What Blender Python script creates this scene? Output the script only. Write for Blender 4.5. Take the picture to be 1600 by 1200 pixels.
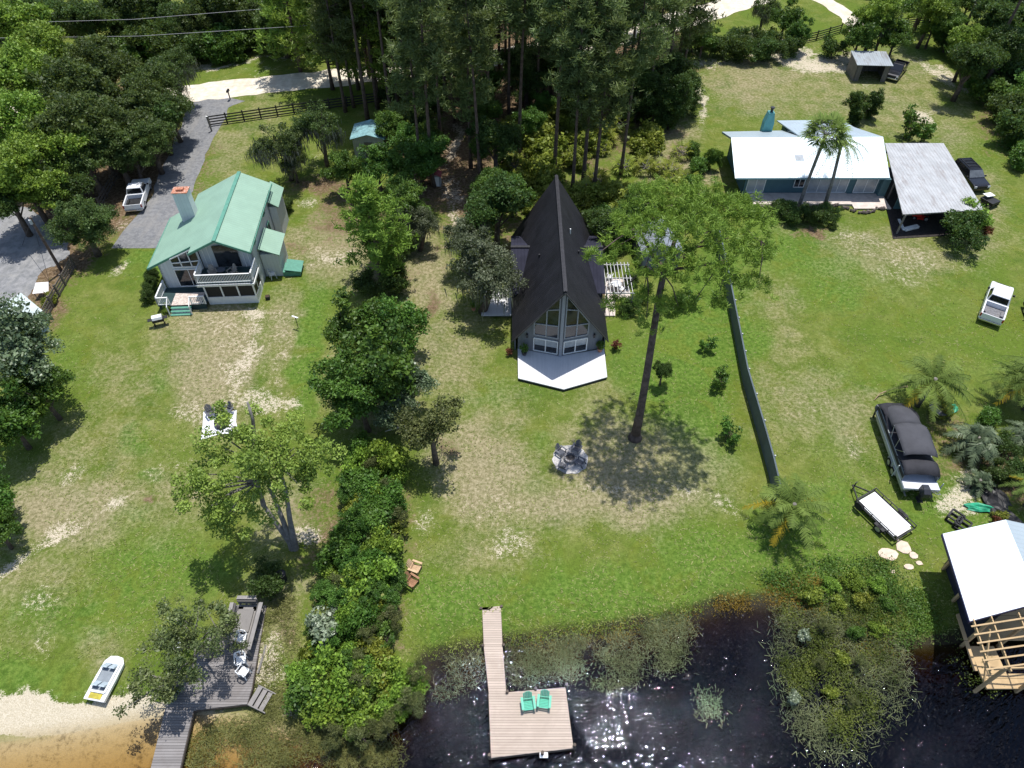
import bpy, math, random
import numpy as np
from mathutils import Vector, Matrix, noise as mnoise
SC = bpy.context.scene
for o in list(bpy.data.objects): bpy.data.objects.remove(o)
COL = SC.collection
R = math.radians
# ------------------------------------------------------------------ camera
FPX, TH, CH = 1111.0, R(47.5), 44.0           # focal length in photo pixels, tilt below the horizon, height
ST, CT = math.sin(TH), math.cos(TH)
cam = bpy.data.cameras.new('camera'); camo = bpy.data.objects.new('camera', cam); COL.objects.link(camo)
camo.location = (0, 0, CH); camo.rotation_euler = (R(90) - TH, 0, 0)
cam.sensor_width = 36; cam.lens = 36 * FPX / 1600; cam.clip_start = .5; cam.clip_end = 8000
SC.camera = camo
# ------------------------------------------------------------------ light
SUN = Vector((.10, .24, 1)).normalized()
W = bpy.data.worlds.new('World'); SC.world = W; W.use_nodes = True
nt = W.node_tree; nt.nodes.clear()
sk = nt.nodes.new('ShaderNodeTexSky'); sk.sky_type = 'NISHITA'; sk.sun_disc = False
sk.sun_elevation = math.asin(SUN.z); sk.sun_rotation = math.atan2(SUN.x, SUN.y)
bg = nt.nodes.new('ShaderNodeBackground'); bg.inputs[1].default_value = .15
ow = nt.nodes.new('ShaderNodeOutputWorld'); nt.links.new(sk.outputs[0], bg.inputs[0]); nt.links.new(bg.outputs[0], ow.inputs[0])
sl = bpy.data.lights.new('sun', 'SUN'); sl.energy = 4.8; sl.angle = R(.53); sl.color = (1, .965, .91)
so = bpy.data.objects.new('sun', sl); COL.objects.link(so); so.rotation_euler = SUN.to_track_quat('Z', 'Y').to_euler()
SC.view_settings.view_transform = 'Standard'; SC.view_settings.look = 'None'
SC.view_settings.exposure = .13; SC.view_settings.gamma = 1
SC.render.engine = 'CYCLES'
try:
    SC.cycles.max_bounces = 6; SC.cycles.diffuse_bounces = 2; SC.cycles.transparent_max_bounces = 6
except Exception: pass

def G(px, py, z=0.0):
    """point of the photograph -> place on the level z"""
    u = (px - 800) / FPX; v = (py - 600) / FPX; t = (CH - z) / (ST + v * CT)
    return Vector((u * t, (CT - v * ST) * t, z))

# ------------------------------------------------------------------ tags, things, parts
def tag(o, label=None, cat=None, group=None, kind=None):
    if label: o['label'] = label
    if cat: o['category'] = cat
    if group: o['group'] = group
    if kind: o['kind'] = kind
    return o
def thing(name, label, cat, loc=(0, 0, 0), rz=0, group=None, scale=1):
    o = bpy.data.objects.new(name, None); COL.objects.link(o); o.empty_display_size = .3
    o.location = loc; o.rotation_euler = (0, 0, rz); o.scale = (scale,) * 3 if not hasattr(scale, '__len__') else scale
    return tag(o, label, cat, group)
def dup(root, loc, rz=0, scale=1, label=None, group=None, cat=None):
    r = root.copy(); COL.objects.link(r); r.location = loc; r.rotation_euler = (0, 0, rz)
    r.scale = (scale,) * 3 if not hasattr(scale, '__len__') else scale
    tag(r, label, cat, group)
    for ch in list(root.children):
        c = ch.copy(); COL.objects.link(c); c.parent = r
        for g in list(ch.children):
            d = g.copy(); COL.objects.link(d); d.parent = c
    return r

class MB:
    """collects boxes, bars, tubes and sheets; .build links them as ONE mesh object"""
    def __init__(s): s.v = []; s.f = []
    def add(s, vs, fs):
        n = len(s.v); s.v += [tuple(p) for p in vs]; s.f += [tuple(i + n for i in f) for f in fs]; return s
    def box(s, x0, x1, y0, y1, z0, z1, m=None):
        vs = [Vector((x, y, z)) for z in (z0, z1) for y in (y0, y1) for x in (x0, x1)]
        if m is not None: vs = [m @ p for p in vs]
        return s.add(vs, [(0, 2, 3, 1), (4, 5, 7, 6), (0, 1, 5, 4), (2, 6, 7, 3), (0, 4, 6, 2), (1, 3, 7, 5)])
    def bar(s, p, q, w, h=None, up=(0, 0, 1)):
        p = Vector(p); q = Vector(q); h = h or w; d = (q - p)
        if d.length < 1e-6: return s
        d.normalize(); up = Vector(up)
        if abs(d.dot(up)) > .98: up = Vector((0, 1, 0))
        a = d.cross(up).normalized() * w / 2; b = a.cross(d).normalized() * h / 2
        vs = [c + sa * a + sb * b for c in (p, q) for sa, sb in ((-1, -1), (1, -1), (1, 1), (-1, 1))]
        return s.add(vs, [(0, 1, 2, 3), (7, 6, 5, 4), (0, 4, 5, 1), (1, 5, 6, 2), (2, 6, 7, 3), (3, 7, 4, 0)])
    def tube(s, pts, rad, n=8, cap=True):
        pts = [Vector(p) for p in pts]; vs = []; fs = []
        if not hasattr(rad, '__len__'): rad = [rad] * len(pts)
        ref = Vector((.3, .1, 1)) if abs((pts[-1] - pts[0]).normalized().z) < .8 else Vector((1, .1, 0))
        for i, p in enumerate(pts):
            d = (pts[min(i + 1, len(pts) - 1)] - pts[max(i - 1, 0)]).normalized()
            a = d.cross(ref).normalized(); b = d.cross(a)
            for k in range(n):
                t = 2 * math.pi * k / n; vs.append(p + (a * math.cos(t) + b * math.sin(t)) * rad[i])
        for i in range(len(pts) - 1):
            for k in range(n):
                k2 = (k + 1) % n; fs.append((i * n + k, i * n + k2, (i + 1) * n + k2, (i + 1) * n + k))
        if cap: fs.append(tuple(range(n))[::-1]); fs.append(tuple((len(pts) - 1) * n + k for k in range(n)))
        return s.add(vs, fs)
    def lathe(s, prof, c=(0, 0, 0), n=16, axis='z'):
        vs = []; fs = []
        for r, z in prof:
            for k in range(n):
                t = 2 * math.pi * k / n; p = (r * math.cos(t), r * math.sin(t), z)
                if axis == 'x': p = (p[2], p[0], p[1])
                if axis == 'y': p = (p[0], p[2], p[1])
                vs.append((p[0] + c[0], p[1] + c[1], p[2] + c[2]))
        for i in range(len(prof) - 1):
            for k in range(n):
                k2 = (k + 1) % n; fs.append((i * n + k, i * n + k2, (i + 1) * n + k2, (i + 1) * n + k))
        fs.append(tuple(range(n))[::-1]); fs.append(tuple((len(prof) - 1) * n + k for k in range(n)))
        return s.add(vs, fs)
    def slab(s, pts, th, up=None):
        """polygon pts (3D, any plane) thickened downwards by th along its normal (or up)"""
        pts = [Vector(p) for p in pts]; n = len(pts)
        if up is None:
            nn = Vector((0, 0, 0))
            for i in range(n): nn += pts[i].cross(pts[(i + 1) % n])
            nn.normalize()
        else: nn = Vector(up).normalized()
        if up is None and nn.z < 0: pts = pts[::-1]; nn = -nn
        vs = pts + [p - nn * th for p in pts]
        fs = [tuple(range(n)), tuple(range(2 * n - 1, n - 1, -1))] + [(i, i + n, (i + 1) % n + n, (i + 1) % n) for i in range(n)]
        return s.add(vs, fs)
    def prism(s, poly, z0, z1):
        n = len(poly); vs = [(x, y, z0) for x, y in poly] + [(x, y, z1) for x, y in poly]
        return s.add(vs, [tuple(range(n))[::-1], tuple(range(n, 2 * n))] + [(i, (i + 1) % n, (i + 1) % n + n, i + n) for i in range(n)])
    def loft(s, secs, cap=True):
        """secs: list of equal-length rings of 3D points"""
        n = len(secs[0]); vs = [p for r in secs for p in r]; fs = []
        for i in range(len(secs) - 1):
            for k in range(n):
                k2 = (k + 1) % n; fs.append((i * n + k, i * n + k2, (i + 1) * n + k2, (i + 1) * n + k))
        if cap: fs.append(tuple(range(n))[::-1]); fs.append(tuple((len(secs) - 1) * n + k for k in range(n)))
        return s.add(vs, fs)
    def build(s, name, mat, parent=None, smooth=False, bevel=0, label=None, fix=True):
        me = bpy.data.meshes.new(name); me.from_pydata(s.v, [], s.f); me.validate()
        if fix and len(s.f) < 30000:
            import bmesh
            bm = bmesh.new(); bm.from_mesh(me); bmesh.ops.recalc_face_normals(bm, faces=bm.faces); bm.to_mesh(me); bm.free()
        me.materials.append(mat)
        if smooth: me.shade_smooth()
        o = bpy.data.objects.new(name, me); COL.objects.link(o); o.parent = parent
        if bevel:
            b = o.modifiers.new('bevel', 'BEVEL'); b.width = bevel; b.segments = 2; b.limit_method = 'ANGLE'; b.angle_limit = R(35)
        if label: o['label'] = label
        return o

def npmesh(name, V, F, mat, tint=None, parent=None):
    """V (n,3), F (m,k) arrays, tint per vertex"""
    me = bpy.data.meshes.new(name); V = np.asarray(V, np.float32); F = np.asarray(F, np.int32); m, k = F.shape
    me.vertices.add(len(V)); me.vertices.foreach_set('co', V.ravel())
    me.loops.add(m * k); me.loops.foreach_set('vertex_index', F.ravel())
    me.polygons.add(m); me.polygons.foreach_set('loop_start', np.arange(m, dtype=np.int32) * k)
    me.update(calc_edges=True)
    if tint is not None:
        a = me.attributes.new('tint', 'FLOAT', 'POINT'); a.data.foreach_set('value', np.asarray(tint, np.float32))
    me.materials.append(mat)
    o = bpy.data.objects.new(name, me); COL.objects.link(o); o.parent = parent
    return o

# ------------------------------------------------------------------ materials
class NT:
    def __init__(s, name):
        s.m = bpy.data.materials.new(name); s.m.use_nodes = True; s.t = s.m.node_tree; s.t.nodes.clear()
        s.out = s.n('ShaderNodeOutputMaterial')
    def n(s, t, **kw):
        nd = s.t.nodes.new(t)
        for k, v in kw.items():
            if k.startswith('i_'):
                nd.inputs[int(k[2:]) if k[2:].isdigit() else k[2:].replace('_', ' ')].default_value = v
            else: setattr(nd, k, v)
        return nd
    def l(s, a, b): s.t.links.new(a, b)
    def math(s, op, a, b=None, c=None, clamp=False):
        nd = s.n('ShaderNodeMath', operation=op, use_clamp=clamp)
        for i, x in enumerate((a, b, c)):
            if x is None: continue
            if isinstance(x, (int, float)): nd.inputs[i].default_value = x
            else: s.l(x, nd.inputs[i])
        return nd.outputs[0]
    def noise(s, scale, detail=3, rough=.55, vec=None, dist=0):
        nd = s.n('ShaderNodeTexNoise'); nd.inputs['Scale'].default_value = scale; nd.inputs['Detail'].default_value = detail
        nd.inputs['Roughness'].default_value = rough; nd.inputs['Distortion'].default_value = dist
        if vec is not None: s.l(vec, nd.inputs['Vector'])
        return nd.outputs[0]
    def mix(s, f, a, b, mode='MIX'):
        nd = s.n('ShaderNodeMix', data_type='RGBA', blend_type=mode)
        for i, x in ((0, f), (6, a), (7, b)):
            if isinstance(x, (int, float)): nd.inputs[i].default_value = x
            elif isinstance(x, tuple): nd.inputs[i].default_value = x if len(x) == 4 else (*x, 1)
            else: s.l(x, nd.inputs[i])
        return nd.outputs[2]
    def ss(s, x, a, b):
        nd = s.n('ShaderNodeMapRange', interpolation_type='SMOOTHSTEP'); s.l(x, nd.inputs[0])
        nd.inputs[1].default_value = a; nd.inputs[2].default_value = b
        return nd.outputs[0]
    def bump(s, h, strength, dist):
        nd = s.n('ShaderNodeBump'); nd.inputs['Strength'].default_value = strength; nd.inputs['Distance'].default_value = dist
        s.l(h, nd.inputs['Height']); return nd.outputs[0]
    def bsdf(s, col, rough=.8, normal=None, spec=.3, metal=0, out=True):
        b = s.n('ShaderNodeBsdfPrincipled')
        if isinstance(col, tuple): b.inputs['Base Color'].default_value = (*col[:3], 1)
        else: s.l(col, b.inputs['Base Color'])
        if isinstance(rough, (int, float)): b.inputs['Roughness'].default_value = rough
        else: s.l(rough, b.inputs['Roughness'])
        b.inputs['Specular IOR Level'].default_value = spec; b.inputs['Metallic'].default_value = metal
        if normal is not None: s.l(normal, b.inputs['Normal'])
        if out: s.l(b.outputs[0], s.out.inputs[0])
        return b
    @property
    def obj(s): return s.n('ShaderNodeTexCoord').outputs['Object']
    @property
    def pos(s): return s.n('ShaderNodeNewGeometry').outputs['Position']

def plain(name, col, rough=.7, var=.18, scale=3, bump=0, bscale=20, metal=0, spec=.3, dirt=None, dirt_amt=.4):
    """paint, metal, plastic: base colour with uneven wear"""
    t = NT(name); p = t.obj
    n1 = t.noise(scale, 5, .6, p)
    lo = tuple(c * (1 - var) for c in col); hi = tuple(min(c * (1 + var), .95) for c in col)
    c = t.mix(t.ss(n1, .3, .7), lo, hi)
    if dirt:
        n2 = t.noise(scale * .6, 6, .65, p, .5); c = t.mix(t.math('MULTIPLY', t.ss(n2, .5, .72), dirt_amt), c, dirt)
    nm = t.bump(t.noise(bscale, 3, .6, p), bump, .02) if bump else None
    t.bsdf(c, rough, nm, spec, metal); return t.m

def planks(name, col, axis='x', w=.14, gap=.07, var=.25, rough=.8, dark=.25, gray=None):
    """boards of width w running across `axis`, grain, gaps"""
    t = NT(name); p = t.obj; sp = t.n('ShaderNodeSeparateXYZ'); t.l(p, sp.inputs[0])
    a = sp.outputs['xyz'.index(axis)]; q = t.math('DIVIDE', a, w)
    fr = t.math('FRACT', q); fl = t.math('FLOOR', q)
    wn = t.n('ShaderNodeTexWhiteNoise', noise_dimensions='1D'); t.l(fl, wn.inputs['W'])
    edge = t.math('MAXIMUM', t.math('LESS_THAN', fr, gap), t.math('GREATER_THAN', fr, 1 - gap))
    c = t.mix(wn.outputs[0], tuple(x * (1 - var) for x in col), tuple(min(.95, x * (1 + var)) for x in col))
    mp = t.n('ShaderNodeMapping'); t.l(p, mp.inputs[0])
    mp.inputs['Scale'].default_value = {'x': (30, 2, 2), 'y': (2, 30, 2), 'z': (2, 2, 30)}[axis]
    c = t.mix(t.math('MULTIPLY', t.noise(1, 3, .6, mp.outputs[0]), .5), c, tuple(x * .6 for x in col))
    st = t.ss(t.noise(.9, 5, .65, p, .6), .42, .68)
    c = t.mix(t.math('MULTIPLY', st, .45), c, gray or tuple(x * .5 for x in col))
    c = t.mix(t.math('MULTIPLY', edge, 1 - dark), c, tuple(x * .25 for x in col))
    t.bsdf(c, rough, t.bump(t.math('SUBTRACT', 1, edge), .6, .01), .2); return t.m

def metal_roof(name, col, axis='x', pitch=.3, rough=.45, var=.1, spec=.5, rust=None, rust_amt=.5, seam=.14, h=.02, metal=0):
    """ribbed sheet: ribs spaced along `axis` (object coordinates)"""
    t = NT(name); p = t.obj; sp = t.n('ShaderNodeSeparateXYZ'); t.l(p, sp.inputs[0])
    q = t.math('FRACT', t.math('DIVIDE', sp.outputs['xyz'.index(axis)], pitch))
    tri = t.math('ABSOLUTE', t.math('SUBTRACT', q, .5)); rib = t.ss(tri, .5 - seam, .5)
    c = t.mix(t.ss(t.noise(.7, 5, .6, p), .3, .7), tuple(x * (1 - var) for x in col), tuple(min(.92, x * (1 + var)) for x in col))
    c = t.mix(t.math('MULTIPLY', rib, .35), c, tuple(x * .6 for x in col))
    if rust:
        mp = t.n('ShaderNodeMapping'); t.l(p, mp.inputs[0]); mp.inputs['Scale'].default_value = (2.2, .45, .5) if axis == 'x' else (.45, 2.2, .5)
        c = t.mix(t.math('MULTIPLY', t.ss(t.noise(1, 6, .7, mp.outputs[0], .3), .48, .66), rust_amt), c, rust)
    t.bsdf(c, rough, t.bump(rib, .8, h), spec, metal); return t.m

def foliage(name, dark, light, gl=.25, rough=.5, trans=.28, hue=.06):
    """leaf colour varies by clump and by plant (tint attribute, object random)"""
    t = NT(name); a = t.n('ShaderNodeAttribute'); a.attribute_name = 'tint'
    oi = t.n('ShaderNodeObjectInfo')
    f = t.math('ADD', a.outputs['Fac'], t.math('MULTIPLY', t.math('SUBTRACT', oi.outputs['Random'], .5), .3), clamp=True)
    c = t.mix(f, dark, light)
    hs = t.n('ShaderNodeHueSaturation'); t.l(c, hs.inputs['Color'])
    t.l(t.math('ADD', .5 - hue / 4, t.math('MULTIPLY', oi.outputs['Random'], hue / 2)), hs.inputs['Hue'])
    c = hs.outputs[0]
    b = t.bsdf(c, rough, None, gl, out=False)
    tr = t.n('ShaderNodeBsdfTranslucent'); t.l(t.mix(.35, c, (.35, .45, .06)), tr.inputs[0])
    mx = t.n('ShaderNodeMixShader', i_0=trans); t.l(b.outputs[0], mx.inputs[1]); t.l(tr.outputs[0], mx.inputs[2])
    t.l(mx.outputs[0], t.out.inputs[0]); return t.m
# ================================================================== ground, water, roads
WL = -.5                                                   # level of the lake
SHORE = [(-900, 1180), (-200, 1172), (0, 1160), (120, 1143), (230, 1122), (300, 1116), (400, 1122), (470, 1150), (540, 1165), (610, 1130), (655, 1065), (672, 1030),
         (760, 1012), (860, 1000), (960, 990), (1080, 965), (1130, 946), (1230, 945), (1290, 990), (1380, 1012), (1480, 1010), (1530, 1000), (1700, 1000), (2600, 1000)]
SH = np.array([G(a, b, WL)[:2] for a, b in SHORE])
SPX = np.array(SHORE, float)
def to_px(x, y, z=0.0):
    zc = y * CT + (CH - z) * ST
    zc = np.where(zc < 1, 1, zc)
    return 800 + FPX * x / zc, 600 + FPX * ((CH - z) * CT - y * ST) / zc
def shore_dist(x, y):
    d = np.full(x.shape, 1e9)
    for a, b in zip(SH[:-1], SH[1:]):
        ab = b - a; L = ab @ ab
        t = np.clip(((x - a[0]) * ab[0] + (y - a[1]) * ab[1]) / L, 0, 1)
        d = np.minimum(d, np.hypot(x - a[0] - t * ab[0], y - a[1] - t * ab[1]))
    px, py = to_px(x, y, WL)
    land = (py < np.interp(px, SPX[:, 0], SPX[:, 1])) & (y > 6)
    return np.where(land, d, -d)
def height(x, y):
    d = shore_dist(x, y)
    beach = 1 / (1 + np.exp((x + 11.5) / 1.0))
    up = -.5 + .5 * np.clip(d / (2.2 + 2.5 * beach), 0, 1) ** (1.0) 
    slope = .085 * beach + .8 * (1 - beach)
    return np.where(d > 0, up, -.5 + np.maximum(d * slope, -3.0))
def gh(x, y): return float(height(np.array([float(x)]), np.array([float(y)]))[0])
def GG(px, py, dz=0.0):
    """photo pixel -> point on the terrain"""
    p = G(px, py, 0)
    for _ in range(6): p = G(px, py, gh(p.x, p.y) + dz)
    p.z -= dz if dz else 0
    return p

xs = np.concatenate([[-4000, -1500, -600, -300, -180, -130], np.arange(-100, 100.1, .45), [130, 180, 300, 600, 1500, 4000]])
ys = np.concatenate([[-1500, -500, -150, -50, -10], np.arange(4, 60, .4), np.arange(60, 150, .6), [160, 180, 230, 300, 500, 1200, 4000]])
X, Y = np.meshgrid(xs, ys); X = X.ravel(); Y = Y.ravel()
Z = height(X, Y)
PXg, PYg = to_px(X, Y)
def vn(x, y, sc, oct=3, off=0.0):
    '''value noise for ragged outlines'''
    r = np.zeros(x.shape); amp = 1.0; tot = 0
    rs = np.random.RandomState(7 + int(off)); T = rs.rand(64, 64)
    for k in range(oct):
        u = x * sc * 2 ** k + off + 500.3; v = y * sc * 2 ** k + off + 500.7
        i = np.floor(u).astype(int); j = np.floor(v).astype(int); a = u - i; b = v - j; a = a * a * (3 - 2 * a); b = b * b * (3 - 2 * b)
        g = lambda p, q: T[p % 64, q % 64]
        r += amp * ((g(i, j) * (1 - a) + g(i + 1, j) * a) * (1 - b) + (g(i, j + 1) * (1 - a) + g(i + 1, j + 1) * a) * b); tot += amp; amp *= .6
    return r / tot * 2 - 1
PXw = PXg + 55 * vn(X, Y, .16, 4, 3) + 14 * vn(X, Y, .9, 3, 11); PYw = PYg + 42 * vn(X, Y, .17, 4, 29) + 12 * vn(X, Y, .9, 3, 17)
MOTT = vn(X, Y, .35, 5, 41)
def blobs(L):
    s = np.zeros(X.shape)
    for b in L:
        px, py, rx, ry, w = b[:5]; rot = R(b[5]) if len(b) > 5 else 0
        small = min(1.0, max(rx, ry) / 60.0); wx_ = PXg + (PXw - PXg) * small; wy_ = PYg + (PYw - PYg) * small
        dx = wx_ - px; dy = wy_ - py
        a = (dx * math.cos(rot) + dy * math.sin(rot)) / rx; c = (-dx * math.sin(rot) + dy * math.cos(rot)) / ry
        s = np.maximum(s, w * np.exp(-(a * a + c * c) ** 1.5 * .7))
    return s
lush = blobs([(1080, 620, 80, 160, 1), (1130, 520, 60, 110, .9), (1110, 440, 60, 60, .8), (1010, 560, 50, 60, .7), (760, 945, 140, 45, .85), (960, 930, 190, 45, .9), (680, 960, 60, 60, .9), (1100, 880, 110, 55, .75), (1250, 850, 130, 60, .9),
              (482, 520, 28, 90, 1), (470, 600, 25, 60, .9), (450, 450, 50, 35, .55), (490, 470, 40, 30, .6), (1290, 790, 90, 60, .8), (1310, 440, 70, 70, .75), (1240, 400, 60, 50, .8), (1400, 440, 60, 40, .5),
              (150, 950, 160, 50, .7), (230, 880, 100, 55, .85), (60, 1060, 100, 50, .7), (330, 890, 90, 50, .7), (210, 690, 25, 25, .9), (250, 600, 20, 20, .6), (225, 745, 25, 12, .9), (200, 810, 40, 30, .7),
              (750, 620, 60, 30, .55), (860, 690, 25, 20, .6), (840, 760, 25, 20, .6), (920, 820, 50, 25, .5), (1440, 780, 60, 70, .7), (1500, 820, 60, 40, .7), (1340, 560, 90, 40, .4), (1310, 700, 50, 60, .5),
              (1430, 80, 40, 25, .7), (1420, 240, 60, 40, .4), (1550, 240, 60, 40, .5), (1180, 190, 60, 40, .35), (240, 410, 50, 30, .8), (330, 240, 40, 40, .4), (100, 560, 40, 60, .5), (200, 520, 60, 40, .4), (1450, 600, 120, 50, .5),
              (1500, 470, 80, 60, .4), (1200, 340, 50, 40, .8), (1190, 450, 25, 60, .6), (360, 640, 20, 20, .4), (570, 700, 60, 50, .6), (870, 620, 80, 30, .5)])
dry = blobs([(760, 740, 90, 110, 1), (900, 790, 140, 45, 1), (700, 700, 50, 60, .8), (330, 560, 70, 120, 1), (100, 790, 110, 60, .9), (60, 900, 80, 60, .6), (1390, 400, 110, 50, .7), (180, 600, 60, 80, .5), (150, 700, 90, 60, .5),
             (1000, 735, 120, 80, 1.15), (560, 390, 60, 60, .8), (660, 430, 50, 80, .9), (690, 560, 60, 100, .65), (1260, 150, 160, 60, .6), (1400, 150, 80, 80, .6), (1520, 340, 60, 70, .6), (1260, 620, 70, 90, .5), (1180, 130, 100, 30, .8),
             (330, 230, 30, 60, .7), (500, 390, 60, 50, .9), (250, 780, 90, 60, .6), (430, 520, 30, 90, .8), (1100, 750, 60, 60, .5), (1220, 520, 40, 80, .5), (1330, 660, 60, 60, .6), (1240, 350, 60, 30, .4), (750, 860, 90, 50, .5),
             (170, 1010, 40, 40, .6), (60, 990, 60, 40, .4), (560, 620, 60, 60, .7), (450, 820, 50, 60, .8), (440, 960, 40, 80, .8), (960, 620, 60, 40, .5), (900, 550, 40, 60, .3), (330, 330, 60, 120, .4), (720, 500, 60, 80, .5),
             (1060, 250, 40, 60, 1), (1470, 200, 60, 60, .5), (1560, 100, 40, 60, .5), (400, 180, 60, 40, .5)])
sand = blobs([(1020, 765, 80, 20, .5), (1120, 790, 50, 12, .65, 35), (930, 750, 50, 16, .55), (370, 560, 22, 90, .75, 12), (300, 640, 40, 30, .6), (340, 530, 50, 60, .5), (400, 625, 36, 20, .9), (455, 628, 20, 14, .9), (390, 492, 20, 14, .95), (120, 740, 30, 16, .7, -30), (90, 830, 60, 16, .8, -35),
              (25, 885, 45, 14, 1, -35), (175, 785, 18, 10, .9, -30), (790, 850, 30, 28, .7), (650, 810, 20, 30, .6), (1250, 95, 110, 13, 1, 8), (1300, 110, 60, 20, .95), (1100, 108, 40, 10, .8), (1092, 160, 8, 40, .9), (1465, 120, 40, 14, .9, 30), (1440, 185, 22, 10, .95, 20),
              (1425, 170, 50, 8, .5, 30), (1520, 145, 25, 10, .8, 20), (482, 842, 22, 20, .95), (240, 730, 70, 16, .5, -30), (470, 320, 20, 10, .8), (500, 400, 50, 20, .65), (440, 500, 30, 20, .55), (430, 560, 30, 60, .5), (310, 300, 12, 20, .3),
              (705, 215, 12, 40, .95), (705, 330, 14, 30, .8), (715, 300, 20, 30, .7), (705, 370, 12, 40, .5), (190, 420, 22, 8, .8, -30), (200, 350, 18, 14, .6), (690, 640, 60, 20, .3), (420, 1040, 25, 50, .9, 20), (450, 1110, 40, 14, 1), (400, 1080, 40, 20, .7),
              (60, 1122, 230, 26, 2.6, -4), (250, 1108, 80, 18, 2.4), (340, 96, 90, 8, .9, -5), (440, 88, 60, 7, .8, -5), (420, 112, 60, 6, .5), (170, 1070, 60, 8, .5), (760, 800, 60, 60, .4), (330, 160, 20, 10, .5), (1420, 410, 40, 40, .55), (1380, 385, 50, 20, .5), (1340, 372, 40, 20, .5), (1500, 410, 30, 30, .4), (1490, 775, 30, 40, .95, 50), (1515, 800, 20, 12, .9),
              (1100, 770, 30, 20, .4), (1340, 700, 20, 20, .5), (1280, 640, 30, 30, .4), (70, 940, 30, 30, .6), (75, 1010, 30, 30, .5), (1570, 150, 20, 12, .5), (1150, 60, 60, 20, .6), (1240, 60, 60, 12, .5), (480, 250, 30, 40, .4), (300, 480, 20, 20, .3), (1050, 240, 16, 40, .4), (1240, 20, 60, 30, .3)])
straw = blobs([(850, 90, 205, 175, 1.3), (720, 250, 90, 120, .9), (700, 380, 30, 60, .5), (120, 250, 170, 130, 1.2), (60, 400, 90, 70, .9), (70, 445, 40, 60, .9), (540, 330, 80, 60, .7), (480, 285, 60, 30, .8), (600, 420, 70, 60, .5), (670, 480, 12, 24, .8),
               (1055, 230, 22, 50, .6), (700, 695, 24, 18, .7), (230, 780, 16, 8, .9), (460, 385, 20, 12, .6), (540, 390, 20, 20, .5), (1270, 372, 40, 12, .8), (920, 560, 20, 20, .5), (940, 500, 20, 50, .5), (560, 700, 100, 60, .4), (560, 900, 90, 200, .7),
               (860, 400, 90, 120, .8), (1130, 300, 30, 40, .5), (1490, 700, 80, 60, .6), (1560, 740, 60, 60, .9), (1500, 345, 60, 30, .3), (450, 1000, 30, 60, .5), (440, 590, 20, 20, .3), (40, 510, 30, 30, .6), (1560, 170, 60, 90, .6), (1290, 115, 70, 20, .4)])
lush[PYg < -200] = .4
far = (np.abs(X) > 100) | (Y > 130)
straw[far] = .8
gm = bpy.data.meshes.new('ground')
ny, nx = len(ys), len(xs)
I = np.arange(ny * nx).reshape(ny, nx)
F = np.stack([I[:-1, :-1], I[:-1, 1:], I[1:, 1:], I[1:, :-1]], -1).reshape(-1, 4)

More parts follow.
